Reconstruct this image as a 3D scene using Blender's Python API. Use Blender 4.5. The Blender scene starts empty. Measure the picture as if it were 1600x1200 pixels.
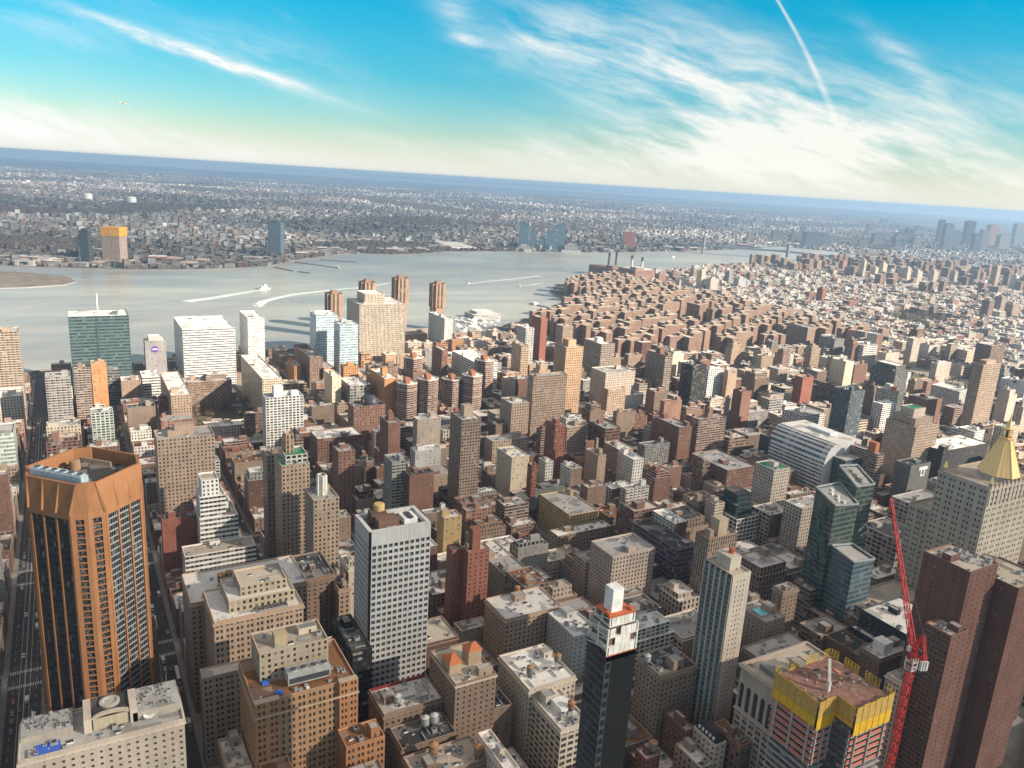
import bpy, math, random, colorsys
from mathutils import Vector, Matrix
R = math.radians
rnd = random.Random(7)
scene = bpy.context.scene
col = scene.collection

# ------------------------------------------------------------------ camera
# x runs along the cross streets towards the river, y runs up the avenues, z is up; metres
F_PX, ROLL, EYE, VPX, CAM_Z = 1230.0, R(3.54), 318.6, 733.8, 317.0
TH = math.atan(EYE / F_PX)
AZ = math.atan(VPX / (F_PX / math.cos(TH)))
FWD = Vector((math.cos(AZ) * math.cos(TH), -math.sin(AZ) * math.cos(TH), -math.sin(TH)))
RGT0 = Vector((-math.sin(AZ), -math.cos(AZ), 0.0)) * 1.0
RGT0 = Vector((math.sin(-AZ), -math.cos(AZ), 0.0))
UP0 = RGT0.cross(FWD)
CR, SR = math.cos(ROLL), math.sin(ROLL)
cam_d = bpy.data.cameras.new('camera')
cam = bpy.data.objects.new('camera', cam_d); col.objects.link(cam)
rv, uv_ = CR * RGT0 + SR * UP0, -SR * RGT0 + CR * UP0
cam.matrix_world = Matrix(((rv.x, uv_.x, -FWD.x, 0), (rv.y, uv_.y, -FWD.y, 0), (rv.z, uv_.z, -FWD.z, CAM_Z), (0, 0, 0, 1)))
cam_d.sensor_width = 36.0
cam_d.lens = F_PX / 1600 * 36
cam_d.clip_start, cam_d.clip_end = 0.2, 120000
scene.camera = cam
cam_d.dof.use_dof = True
cam_d.dof.focus_distance = 700
cam_d.dof.aperture_fstop = 1.15


def ray(px, py):
    x, y = px - 800, py - 600
    xp, yp = x * CR + y * SR, -x * SR + y * CR
    return F_PX * FWD + xp * RGT0 - yp * UP0


def at(px, py, z=0.0):
    d = ray(px, py)
    t = (z - CAM_Z) / d.z
    return d.x * t, d.y * t


def proj(x, y, z):
    v = Vector((x, y, z - CAM_Z)); w = v.dot(FWD)
    xp, yp = F_PX * v.dot(RGT0) / w, -F_PX * v.dot(UP0) / w
    return 800 + xp * CR - yp * SR, 600 + xp * SR + yp * CR, w


def solve_h(x, y, py):
    lo, hi = 0.0, 400.0
    for _ in range(40):
        m = (lo + hi) / 2
        if proj(x, y, m)[1] > py: lo = m
        else: hi = m
    return lo


# ------------------------------------------------------------------ light
SUN_EL, SUN_AZ = R(26), R(228)          # azimuth clockwise from +y
sun_dir = Vector((math.sin(SUN_AZ) * math.cos(SUN_EL), math.cos(SUN_AZ) * math.cos(SUN_EL), math.sin(SUN_EL)))
sd = bpy.data.lights.new('sun', 'SUN'); sd.energy = 5.0; sd.angle = R(0.5); sd.color = (1.0, 0.86, 0.69)
so = bpy.data.objects.new('sun', sd); col.objects.link(so)
so.rotation_euler = sun_dir.to_track_quat('Z', 'Y').to_euler()
scene.view_settings.view_transform = 'Standard'
scene.view_settings.look = 'None'
scene.view_settings.gamma = 1.0
scene.view_settings.exposure = 1.3
scene.cycles.max_bounces = 5
scene.cycles.diffuse_bounces = 3
scene.cycles.glossy_bounces = 2
scene.cycles.transmission_bounces = 2
scene.cycles.volume_bounces = 1
scene.cycles.use_denoising = True
scene.cycles.sample_clamp_indirect = 4.0


class NT:
    """small node builder"""
    def __init__(s, tree): s.t = tree; s.n = tree.nodes; s.l = tree.links
    def node(s, ty, **kw):
        n = s.n.new(ty)
        for k, v in kw.items(): setattr(n, k, v)
        return n
    def put(s, sock, v):
        if v is None: return
        if hasattr(v, 'is_output'): s.l.new(v, sock)
        else: sock.default_value = v
    def m(s, op, a, b=None, c=None, clamp=False):
        n = s.node('ShaderNodeMath', operation=op, use_clamp=clamp)
        s.put(n.inputs[0], a); s.put(n.inputs[1], b); s.put(n.inputs[2], c)
        return n.outputs[0]
    def vm(s, op, a, b=None, out=0):
        n = s.node('ShaderNodeVectorMath', operation=op)
        s.put(n.inputs[0], a); s.put(n.inputs[1], b)
        return n.outputs[out]
    def mix(s, f, a, b, blend='MIX'):
        n = s.node('ShaderNodeMix', data_type='RGBA', blend_type=blend)
        s.put(n.inputs[0], f); s.put(n.inputs[6], a); s.put(n.inputs[7], b)
        return n.outputs[2]
    def noise(s, vec, scale, detail=4, rough=0.55, dist=0.0):
        n = s.node('ShaderNodeTexNoise'); s.put(n.inputs['Vector'], vec)
        n.inputs['Scale'].default_value = scale; n.inputs['Detail'].default_value = detail
        n.inputs['Roughness'].default_value = rough; n.inputs['Distortion'].default_value = dist
        return n.outputs[0]
    def ramp(s, f, stops):
        n = s.node('ShaderNodeValToRGB'); s.put(n.inputs[0], f)
        e = n.color_ramp.elements
        while len(e) < len(stops): e.new(0.5)
        for el, (p, c) in zip(e, stops): el.position = p; el.color = (*c, 1) if len(c) == 3 else c
        return n.outputs[0]
    def xyz(s, a, b, c=0.0):
        n = s.node('ShaderNodeCombineXYZ'); s.put(n.inputs[0], a); s.put(n.inputs[1], b); s.put(n.inputs[2], c)
        return n.outputs[0]
    def mr(s, v, a, b, c=0.0, d=1.0, smooth=True):
        n = s.node('ShaderNodeMapRange', interpolation_type='SMOOTHSTEP' if smooth else 'LINEAR')
        for i, q in enumerate((v, a, b, c, d)): s.put(n.inputs[i], q)
        return n.outputs[0]


# ------------------------------------------------------------------ sky
world = bpy.data.worlds.new('World'); scene.world = world; world.use_nodes = True
w = NT(world.node_tree); w.n.clear()
sky = w.node('ShaderNodeTexSky', sky_type='NISHITA', sun_disc=False, sun_elevation=SUN_EL, sun_rotation=SUN_AZ)
sky.air_density, sky.dust_density, sky.ozone_density = 1.0, 0.6, 1.5
d = w.node('ShaderNodeTexCoord').outputs['Generated']
fh = Vector((FWD.x, FWD.y, 0)).normalized()
dz = w.node('ShaderNodeSeparateXYZ'); w.l.new(d, dz.inputs[0]); dz = dz.outputs[2]
df = w.m('MAXIMUM', w.m('ABSOLUTE', w.vm('DOT_PRODUCT', d, tuple(fh), 1)), 0.05)
a_ = w.m('DIVIDE', w.vm('DOT_PRODUCT', d, tuple(RGT0), 1), df)      # sideways, tan of the bearing
e_ = w.m('DIVIDE', dz, df)                                            # upwards, tan of the height


def sky_ae(px, py):
    v = ray(px, py); f = v.dot(fh)
    return v.dot(RGT0) / f, v.z / f


# winter air: deep cyan high up, pale towards the horizon
tint = w.ramp(w.m('MULTIPLY', dz, 2.2, clamp=True), [(0.0, (0.95, 1.0, 1.0)), (0.10, (0.74, 0.98, 1.02)), (0.24, (0.24, 0.90, 1.04)), (0.46, (0.0, 0.98, 1.16)), (0.8, (0.5, 0.7, 0.8))])
base = w.mix(1.0, sky.outputs[0], tint, 'MULTIPLY')
# clouds: streaky cirrus, stretched along slanting bands
p = w.xyz(a_, e_)
warp = w.noise(p, 5.0, 3, 0.6)
ang = R(14)
pu = w.m('ADD', w.m('MULTIPLY', a_, math.cos(ang)), w.m('MULTIPLY', e_, -math.sin(ang)))
pv = w.m('ADD', w.m('MULTIPLY', a_, math.sin(ang)), w.m('MULTIPLY', e_, math.cos(ang)))
pc = w.xyz(w.m('ADD', w.m('MULTIPLY', pu, 3.0), w.m('MULTIPLY', warp, 0.22)), w.m('ADD', w.m('MULTIPLY', pv, 15.0), w.m('MULTIPLY', warp, 0.55)))
c1 = w.noise(pc, 1.5, 10, 0.63, 0.08)
c2 = w.noise(w.xyz(w.m('MULTIPLY', pu, 9.0), w.m('MULTIPLY', pv, 40.0), warp), 1.7, 6, 0.6)


def blob(px, py, rx, ry, rot):
    """soft oval area of cloud around a bearing and height"""
    a0, e0 = sky_ae(px, py)
    k = 1.0 / 1262.0
    da, de = w.m('SUBTRACT', a_, a0), w.m('SUBTRACT', e_, e0)
    c, s = math.cos(R(rot)), math.sin(R(rot))
    u = w.m('DIVIDE', w.m('ADD', w.m('MULTIPLY', da, c), w.m('MULTIPLY', de, s)), rx * k)
    v = w.m('DIVIDE', w.m('SUBTRACT', w.m('MULTIPLY', de, c), w.m('MULTIPLY', da, s)), ry * k)
    q = w.m('ADD', w.m('MULTIPLY', u, u), w.m('MULTIPLY', v, v))
    return w.m('POWER', 2.718, w.m('MULTIPLY', q, -1.0))


def addup(items):
    t = None
    for g, k in items:
        g = w.m('MULTIPLY', g, k)
        t = g if t is None else w.m('ADD', t, g)
    return t


big = addup([(blob(985, 95, 185, 60, -12), 1.0), (blob(1180, 150, 230, 75, -8), 1.0), (blob(1380, 205, 260, 70, 6), 0.85),
             (blob(1060, 228, 200, 38, 2), 1.05), (blob(1250, 262, 330, 28, -2), 0.7), (blob(830, 70, 70, 22, 25), 0.5),
             (blob(430, 92, 130, 30, -14), 0.62), (blob(90, 205, 260, 45, -8), 1.15), (blob(380, 245, 420, 22, -4), 0.8), (blob(60, 30, 160, 40, -6), 0.35),
             (blob(705, 12, 40, 22, -50), 0.55), (blob(1420, 100, 90, 16, -35), 0.7), (blob(900, 255, 320, 18, -3), 0.6), (blob(1440, 262, 260, 40, -2), .5), (blob(1560, 300, 260, 34, -3), 0.6)])
fine = addup([(blob(300, 80, 190, 9, -15), 1.3), (blob(330, 92, 110, 7, -12), 0.7), (blob(735, 63, 34, 7, -6), 1.0)])
cl = w.m('MULTIPLY', big, w.mr(c1, 0.33, 0.73, 0.04, 1.0))
cl = w.m('ADD', cl, w.m('MULTIPLY', fine, w.mr(c2, 0.3, 0.72, 0.12, 1.0)))
cl = w.m('ADD', cl, w.m('MULTIPLY', w.mr(c1, 0.55, 0.85, 0.0, 0.25), w.mr(e_, 0.0, 0.3, 1.0, 0.6)))
# the vapour trail: a thin straight line breaking up towards the horizon
(a0, e0), (a1, e1) = sky_ae(1214, -10), sky_ae(1312, 190)
ln = math.hypot(a1 - a0, e1 - e0); ux, uy = (a1 - a0) / ln, (e1 - e0) / ln
ta = w.m('ADD', w.m('MULTIPLY', w.m('SUBTRACT', a_, a0), ux), w.m('MULTIPLY', w.m('SUBTRACT', e_, e0), uy))
tb = w.m('SUBTRACT', w.m('MULTIPLY', w.m('SUBTRACT', e_, e0), ux), w.m('MULTIPLY', w.m('SUBTRACT', a_, a0), uy))
tb = w.m('ADD', tb, w.m('MULTIPLY', w.m('MULTIPLY', w.m('SUBTRACT', ta, 0.08), w.m('SUBTRACT', ta, 0.08)), 0.55))
tb = w.m('ADD', tb, w.m('MULTIPLY', w.m('SUBTRACT', warp, 0.5), 0.004))
wd = w.mr(ta, 0.0, ln, 0.0015, 0.0040)
trail = w.m('POWER', 2.718, w.m('MULTIPLY', w.m('POWER', w.m('ABSOLUTE', w.m('DIVIDE', tb, wd)), 2.0), -1.0))
trail = w.m('MULTIPLY', trail, w.m('MULTIPLY', w.mr(c2, .25, .6, .55, 1.0), w.mr(ta, ln * 0.1, ln * 1.5, 0.75, 0.0)))
cl = w.m('ADD', cl, trail)
cl = w.m('MINIMUM', cl, 1.0)
hz = w.mr(dz, 0.0, 0.055, 0.75, 0.0)
cl = w.m('MULTIPLY', cl, w.mr(dz, -0.01, 0.02, 0.6, 0.93))
ccol = w.mix(w.mr(a_, -0.7, 0.75), (7.7, 7.75, 7.6, 1), (7.6, 7.5, 6.9, 1))
base = w.mix(hz, base, w.mix(w.mr(a_, -0.7, 0.8), (7.6, 7.6, 7.1, 1), (7.4, 7.5, 6.8, 1)))
base = w.mix(cl, base, ccol)
# warm veil added overhead, unseen above the picture, to warm the shaded blocks
base = w.mix(w.mr(dz, 0.27, 0.5, 0.0, 0.58), base, (7.4, 6.3, 5.2, 1))
bg = w.node('ShaderNodeBackground'); w.l.new(base, bg.inputs[0]); bg.inputs[1].default_value = 0.0535
wo = w.node('ShaderNodeOutputWorld'); w.l.new(bg.outputs[0], wo.inputs[0])

HAZE = 0.000075

# ------------------------------------------------------------------ materials
MATS = {}


def new_mat(name):
    m = bpy.data.materials.new(name); m.use_nodes = True
    t = NT(m.node_tree); t.n.clear()
    o = t.node('ShaderNodeOutputMaterial'); b = t.node('ShaderNodeBsdfPrincipled')
    t.l.new(b.outputs[0], o.inputs[0])
    return m, t, b


def plain(name, c, rough=0.75, metal=0.0, spec=0.4, var=0.25, scale=0.35):
    """one colour with worn, uneven patches"""
    if name in MATS: return MATS[name]
    m, t, b = new_mat(name)
    pos = t.node('ShaderNodeNewGeometry').outputs['Position']
    n = t.noise(pos, scale, 5, 0.65)
    f = t.mr(n, 0.3, 0.7, 1 - var, 1 + var * 0.6, False)
    t.l.new(t.mix(1.0, (*c, 1), t.xyz(f, f, f), 'MULTIPLY'), b.inputs['Base Color'])
    b.inputs['Roughness'].default_value = rough; b.inputs['Metallic'].default_value = metal
    b.inputs['Specular IOR Level'].default_value = spec
    MATS[name] = m
    return m


# facade kinds: bay width, storey height, window rectangles in the unit bay (u0,u1,v0,v1), options
FAC = {
    'p': (3.1, 3.3, [(.28, .72, .22, .74)], {}),
    'pairs': (5.0, 3.6, [(.17, .42, .22, .76), (.58, .83, .22, .76)], {}),
    'dense': (2.6, 2.9, [(.2, .8, .25, .75)], {}),
    'small': (3.6, 3.1, [(.33, .67, .3, .72)], {}),
    'ribdark': (1.5, 3.35, [(.05, .95, .2, .95)], {'dark': 1}),
    'tiny': (5.4, 3.1, [(.41, .59, .36, .62)], {}),
    'few': (5.0, 3.4, [(.38, .62, .3, .72)], {'skip': .6}),
    'rib': (3.0, 3.7, [(.04, .96, .32, .8)], {}),
    'ribp': (3.0, 4.2, [(.06, .94, .38, .85)], {'band': (.16, .12, .19)}),
    'balc': (4.6, 2.9, [(.06, .52, .36, .95), (.62, .9, .3, .75)], {'slab': 1}),
    'grid': (4.0, 3.0, [(.14, .86, .25, .85)], {}),
    'v': (2.4, 3.5, [(.25, .75, .02, .72)], {'spandrel': 1}),
    'glass': (2.4, 3.9, [(.04, .96, .36, .97)], {'tint': 1}),
    'glassband': (3.2, 4.3, [(.02, .98, .42, .97)], {'tint': 1}),
    'big': (4.6, 3.8, [(.12, .88, .2, .82)], {}),
    'bigwhite': (4.6, 3.9, [(.1, .9, .14, .84)], {}),
    'fire': (3.4, 3.3, [(.3, .7, .2, .72)], {}),
    'tall': (3.6, 4.2, [(.26, .74, .15, .82)], {}),
    'blank': (9.0, 9.0, [], {}),
}
FACLIST = list(FAC)


def facade_mat(kind):
    key = 'facade ' + kind
    if key in MATS: return MATS[key]
    _, _, rects, opt = FAC[kind]
    m, t, b = new_mat(key)
    geo = t.node('ShaderNodeNewGeometry'); pos = geo.outputs['Position']
    cat = t.node('ShaderNodeAttribute', attribute_name='col')
    uvn = t.node('ShaderNodeUVMap', uv_map='UVMap')
    sx = t.node('ShaderNodeSeparateXYZ'); t.l.new(uvn.outputs[0], sx.inputs[0])
    u, v = sx.outputs[0], sx.outputs[1]
    fu, fv = t.m('FRACT', u), t.m('FRACT', v)
    cell = t.xyz(t.m('FLOOR', u), t.m('FLOOR', v), t.m('MULTIPLY', t.node('ShaderNodeObjectInfo').outputs['Random'], 91.0))
    cell = t.vm('ADD', cell, t.vm('MULTIPLY', cat.outputs['Color'], (317.0, 173.0, 41.0)))
    wn = t.node('ShaderNodeTexWhiteNoise', noise_dimensions='3D'); t.l.new(cell, wn.inputs['Vector'])
    r1 = wn.outputs['Value']
    sc = t.node('ShaderNodeSeparateColor'); t.l.new(wn.outputs['Color'], sc.inputs[0]); r2 = sc.outputs[0]
    mask = None
    for (u0, u1, v0, v1) in rects:
        q = t.m('MULTIPLY', t.m('COMPARE', fu, (u0 + u1) / 2, (u1 - u0) / 2), t.m('COMPARE', fv, (v0 + v1) / 2, (v1 - v0) / 2))
        mask = q if mask is None else t.m('MAXIMUM', mask, q)
    # wall: weathered, with rain streaks running down
    n1 = t.noise(pos, 0.06, 4, 0.6)
    n2 = t.noise(t.vm('MULTIPLY', pos, (0.9, 0.9, 0.05)), 1.0, 3, 0.6)
    n3 = t.noise(pos, 2.6, 2, 0.5)
    f = t.m('ADD', t.m('ADD', t.mr(n1, .25, .75, .80, 1.12, False), t.mr(n2, .3, .7, -.12, .1, False)), t.mr(n3, .3, .7, -.06, .06, False))
    wall = t.mix(1.0, cat.outputs['Color'], t.xyz(f, f, f), 'MULTIPLY')
    if 'slab' in opt: wall = t.mix(t.m('LESS_THAN', fv, .16), wall, (.42, .39, .35, 1))
    if 'band' in opt: wall = t.mix(t.m('COMPARE', t.m('FRACT', t.m('DIVIDE', v, 4.0)), .12, .13), wall, (*opt['band'], 1))
    if 'spandrel' in opt: wall = t.mix(t.m('MULTIPLY', t.m('COMPARE', fu, .5, .25), .7), wall, t.mix(1.0, wall, (.45, .45, .5, 1), 'MULTIPLY'))
    if mask is None:
        t.l.new(wall, b.inputs['Base Color']); b.inputs['Roughness'].default_value = .85
        b.inputs['Specular IOR Level'].default_value = .2
        MATS[key] = m; return m
    if 'skip' in opt: mask = t.m('MULTIPLY', mask, t.m('GREATER_THAN', r2, opt['skip']))
    # panes: dark rooms, some with pale blinds pulled part of the way
    glass = t.ramp(r1, [(0.0, (.012, .013, .015)), (.5, (.03, .032, .036)), (.78, (.075, .075, .075)), (1.0, (.30, .28, .25))])
    if 'dark' in opt: glass = t.ramp(r1, [(0.0, (.008, .009, .010)), (.7, (.02, .022, .025)), (.92, (.05, .05, .05)), (1.0, (.16, .15, .14))])
    if 'tint' in opt:
        glass = t.mix(1.0, cat.outputs['Color'], t.ramp(r1, [(0.0, (.42,) * 3), (.6, (.62,) * 3), (.9, (.85,) * 3), (1.0, (1.5,) * 3)]), 'MULTIPLY')
        wall = t.mix(1.0, wall, (1.3, 1.3, 1.3, 1), 'MULTIPLY')
    t.l.new(t.mix(mask, wall, glass), b.inputs['Base Color'])
    t.l.new(t.mr(mask, 0, 1, .85, .12 if 'tint' in opt else .22, False), b.inputs['Roughness'])
    t.l.new(t.mr(mask, 0, 1, .2, .6, False), b.inputs['Specular IOR Level'])
    bp = t.node('ShaderNodeBump'); bp.inputs['Strength'].default_value = .6; bp.inputs['Distance'].default_value = .25
    t.l.new(t.m('SUBTRACT', 1.0, mask), bp.inputs['Height']); t.l.new(bp.outputs[0], b.inputs['Normal'])
    MATS[key] = m
    return m


def roof_mat(kind):
    key = 'roofing ' + kind
    if key in MATS: return MATS[key]
    c, c2, k = {'w': ((.68, .66, .63), (.17, .16, .15), .5), 'g': ((.34, .33, .32), (.12, .12, .12), .45), 'dk': ((.045, .045, .048), (.12, .115, .11), .4),
                'tan': ((.46, .40, .32), (.22, .19, .16), .4), 'br': ((.22, .105, .05), (.10, .06, .04), .4), 'grn': ((.03, .20, .11), (.10, .16, .12), .3),
                'col': (None, (.12, .12, .12), .35)}[kind]
    m, t, b = new_mat(key)
    pos = t.node('ShaderNodeNewGeometry').outputs['Position']
    oi = t.node('ShaderNodeObjectInfo').outputs['Random']
    n = t.noise(pos, .16, 6, .7); n2 = t.noise(pos, 1.3, 3, .6)
    cc = t.node('ShaderNodeAttribute', attribute_name='col').outputs['Color'] if c is None else (*c, 1)
    vo = t.node('ShaderNodeTexVoronoi', distance='CHEBYCHEV'); vo.inputs['Scale'].default_value = .13; vo.inputs['Randomness'].default_value = .9
    t.l.new(t.vm('MULTIPLY', pos, (1.0, .7, 1.0)), vo.inputs['Vector'])
    vs = t.node('ShaderNodeSeparateColor'); t.l.new(vo.outputs['Color'], vs.inputs[0])
    base = t.mix(t.mr(n, .5, .75, 0, k * .9, True), cc, (*c2, 1))
    base = t.mix(t.m('MULTIPLY', t.m('GREATER_THAN', vs.outputs[0], .78), .55), base, (*c2, 1))
    base = t.mix(t.m('MULTIPLY', t.m('LESS_THAN', vs.outputs[1], .3), .25), base, (.5, .47, .43, 1))
    f = t.m('ADD', t.mr(n2, .3, .7, .85, 1.08, False), t.mr(oi, 0, 1, -.14, .10, False))
    # membrane seams
    sp = t.node('ShaderNodeSeparateXYZ'); t.l.new(pos, sp.inputs[0])
    seam = t.m('LESS_THAN', t.m('FRACT', t.m('MULTIPLY', sp.outputs[1], .31)), .07)
    f = t.m('SUBTRACT', f, t.m('MULTIPLY', seam, .12))
    t.l.new(t.mix(1.0, base, t.xyz(f, f, f), 'MULTIPLY'), b.inputs['Base Color'])
    b.inputs['Roughness'].default_value = .9; b.inputs['Specular IOR Level'].default_value = .2
    MATS[key] = m
    return m


def glass_mat():
    if 'window glass' in MATS: return MATS['window glass']
    m, t, b = new_mat('window glass')
    r = t.node('ShaderNodeObjectInfo').outputs['Random']
    pos = t.node('ShaderNodeNewGeometry').outputs['Position']
    n = t.noise(pos, .7, 1)
    r = t.m('FRACT', t.m('ADD', t.m('MULTIPLY', r, 1.0), t.m('MULTIPLY', n, 3.0)))
    g = t.ramp(r, [(0.0, (.010, .011, .013)), (.55, (.026, .028, .032)), (.8, (.07, .07, .07)), (1.0, (.28, .26, .23))])
    t.l.new(g, b.inputs['Base Color']); b.inputs['Roughness'].default_value = .12
    b.inputs['Specular IOR Level'].default_value = .6
    MATS['window glass'] = m
    return m


PAL = {'rb2': (.165, .082, .064), 'brick0': (.34, .20, .115),  # base colours of walls
    'cream': (.50, .43, .36), 'cream2': (.52, .44, .34), 'tan': (.36, .265, .20), 'tan2': (.27, .203, .158), 'ltan': (.42, .35, .295), 'gold': (.42, .28, .175),
    'orange': (.335, .158, .075), 'orange2': (.42, .215, .10), 'brown': (.215, .150, .115), 'rbrown': (.205, .112, .084), 'red': (.245, .098, .068), 'pinkb': (.29, .165, .125),
    'white': (.70, .69, .67), 'white2': (.56, .55, .52), 'lgrey': (.40, .40, .40), 'grey': (.27, .26, .25), 'grey2': (.16, .155, .15), 'slate': (.10, .12, .14),
    'black': (.016, .017, .019), 'black2': (.045, .043, .042), 'navy': (.03, .035, .05), 'teal': (.075, .113, .117), 'bluegl': (.36, .43, .47), 'pgreen': (.38, .43, .39),
    'yellow': (.42, .30, .15), 'mauve': (.17, .12, .125), 'dteal': (.03, .055, .055),
}


# ------------------------------------------------------------------ mesh building
class M:
    def __init__(s): s.v = []; s.f = []; s.mi = []; s.uv = []; s.c = []
    def poly(s, pts, mi=0, uv=None, c=(.5, .5, .5)):
        b = len(s.v); s.v += [tuple(p) for p in pts]; s.f.append(tuple(range(b, b + len(pts)))); s.mi.append(mi)
        s.uv += list(uv) if uv else [(0.02, 0.02)] * len(pts); s.c.append(c)
    def wallq(s, p, q, z0, z1, mi, c, pitch, floor):
        """upright face from p to q (left to right seen from outside), UV counted in bays and storeys"""
        L = math.dist(p, q); nb = max(1, round(L / pitch)); nf = max(1, round((z1 - z0) / floor))
        s.poly([(*p, z0), (*q, z0), (*q, z1), (*p, z1)], mi, [(0, 0), (nb, 0), (nb, nf), (0, nf)], c)
    def prism(s, pts, z0, z1, fac='blank', mi=0, mt=None, c=(.5, .5, .5), ct=None, skip=(), bottom=False):
        """upright walls round pts (counter-clockwise from above) and a flat top"""
        pi, fl = FAC[fac][:2]; n = len(pts)
        for i in range(n):
            if i in skip: continue
            s.wallq(pts[i], pts[(i + 1) % n], z0, z1, mi, c, pi, fl)
        if mt is not None: s.poly([(*p, z1) for p in pts], mt, None, ct or c)
        if bottom: s.poly([(*p, z0) for p in reversed(pts)], mi, None, c)
    def box(s, x0, x1, y0, y1, z0, z1, fac='blank', mi=0, mt=0, c=(.5, .5, .5), ct=None, bottom=False):
        s.prism([(x0, y0), (x1, y0), (x1, y1), (x0, y1)], z0, z1, fac, mi, mt, c, ct, bottom=bottom)
    def ring(s, pts, ins, z, zin, mi=0, c=(.5, .5, .5)):
        """parapet: flat rim round pts and its inner side down to zin; ins = the inset outline"""
        n = len(pts)
        for i in range(n):
            j = (i + 1) % n
            s.poly([(*pts[i], z), (*pts[j], z), (*ins[j], z), (*ins[i], z)], mi, None, c)
            s.poly([(*ins[i], z), (*ins[j], z), (*ins[j], zin), (*ins[i], zin)], mi, None, c)
    def beam(s, a, b, w, mi=0, c=(.5, .5, .5), h=None):
        a, b = Vector(a), Vector(b); d = (b - a).normalized()
        sd_ = d.cross(Vector((0, 0, 1)))
        if sd_.length < 1e-3: sd_ = Vector((1, 0, 0))
        sd_.normalize(); up = sd_.cross(d); h = h or w
        q = [sd_ * (w / 2 * i) + up * (h / 2 * j) for i, j in ((-1, -1), (1, -1), (1, 1), (-1, 1))]
        A = [a + k for k in q]; B = [b + k for k in q]
        for i in range(4):
            j = (i + 1) % 4; s.poly([A[i], A[j], B[j], B[i]], mi, None, c)
        s.poly(A[::-1], mi, None, c); s.poly(B, mi, None, c)
    def lathe(s, cx, cy, prof, n=12, mi=0, c=(.5, .5, .5), fac=None):
        """prof = [(r, z), ...] bottom to top"""
        for (r0, z0), (r1, z1) in zip(prof, prof[1:]):
            for i in range(n):
                a, b = 2 * math.pi * i / n, 2 * math.pi * (i + 1) / n
                P = [(cx + r0 * math.cos(a), cy + r0 * math.sin(a), z0), (cx + r0 * math.cos(b), cy + r0 * math.sin(b), z0),
                     (cx + r1 * math.cos(b), cy + r1 * math.sin(b), z1), (cx + r1 * math.cos(a), cy + r1 * math.sin(a), z1)]
                if r1 < 1e-4: P = P[:3]
                elif r0 < 1e-4: P = [P[0], P[2], P[3]]
                s.poly(P, mi, None, c)
    def wall(s, p, D, L, z0, z1, nb, nf, rects, depth=.4, mi=0, c=(.5, .5, .5)):
        """wall with real window openings; returns (centre, D, width, height) of each opening"""
        D = Vector((D[0], D[1], 0)).normalized(); n = D.cross(Vector((0, 0, 1)))
        P0 = Vector((p[0], p[1], 0)); bw = L / nb; fh_ = (z1 - z0) / nf; out = []
        def q(u0, u1, v0, v1):
            s.poly([P0 + D * u0 + Vector((0, 0, v0)), P0 + D * u1 + Vector((0, 0, v0)), P0 + D * u1 + Vector((0, 0, v1)), P0 + D * u0 + Vector((0, 0, v1))], mi,
                   [(u0 / 3, v0 / 3), (u1 / 3, v0 / 3), (u1 / 3, v1 / 3), (u0 / 3, v1 / 3)], c)
        v0, v1 = rects[0][2], rects[0][3]
        for k in range(nf):
            za, zb = z0 + (k + v0) * fh_, z0 + (k + v1) * fh_
            q(0, L, z0 + k * fh_, za); q(0, L, zb, z0 + (k + 1) * fh_)
            cur = 0.0
            for i in range(nb):
                for (u0, u1, _, _) in rects:
                    a, b = (i + u0) * bw, (i + u1) * bw
                    if a - cur > 1e-3: q(cur, a, za, zb)
                    cur = b
                    A, B = P0 + D * a, P0 + D * b; I = -n * depth
                    for (e, f, g, h) in ((A + Vector((0, 0, za)), A + Vector((0, 0, zb)), None, None), (B + Vector((0, 0, zb)), B + Vector((0, 0, za)), None, None),
                                         (B + Vector((0, 0, za)), A + Vector((0, 0, za)), None, None), (A + Vector((0, 0, zb)), B + Vector((0, 0, zb)), None, None)):
                        s.poly([e, f, f + I, e + I], mi, None, c)
                    out.append(((A + B) / 2 + I + Vector((0, 0, (za + zb) / 2)), D.copy(), b - a, zb - za))
            if L - cur > 1e-3: q(cur, L, za, zb)
        return out
    def build(s, name, mats, parent=None, origin=None, smooth=False):
        me = bpy.data.meshes.new(name)
        ox, oy, oz = origin or (0, 0, 0)
        me.from_pydata([(x - ox, y - oy, z - oz) for x, y, z in s.v], [], s.f)
        for m_ in mats: me.materials.append(m_)
        me.polygons.foreach_set('material_index', s.mi)
        if smooth: me.polygons.foreach_set('use_smooth', [True] * len(s.f))
        ul = me.uv_layers.new(name='UVMap'); ul.data.foreach_set('uv', [k for p_ in s.uv for k in p_])
        at_ = me.attributes.new('col', 'FLOAT_COLOR', 'FACE'); at_.data.foreach_set('color', [k for c_ in s.c for k in (c_[0], c_[1], c_[2], 1.0)])
        me.update()
        o = bpy.data.objects.new(name, me); col.objects.link(o)
        if parent is not None: o.parent = parent
        elif origin: o.location = origin
        return o


def tag(o, label, cat, group=None, kind=None):
    if label: o['label'] = label
    if cat: o['category'] = cat
    if group: o['group'] = group
    if kind: o['kind'] = kind
    return o


def struct(o, kind='structure', label=None):
    o['kind'] = kind
    if label: o['label'] = label
    return o


def empty(name, x, y, z=0.0):
    e = bpy.data.objects.new(name, None); col.objects.link(e); e.location = (x, y, z); e.empty_display_size = 1
    return e


def copy_tree(o, loc=None, parent=None, rz=None, scale=None):
    c = o.copy(); col.objects.link(c)
    if parent is not None: c.parent = parent
    if loc is not None: c.location = loc
    if rz is not None: c.rotation_euler = (0, 0, rz)
    if scale is not None: c.scale = scale
    for ch in o.children: copy_tree(ch, parent=c)
    return c


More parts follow.
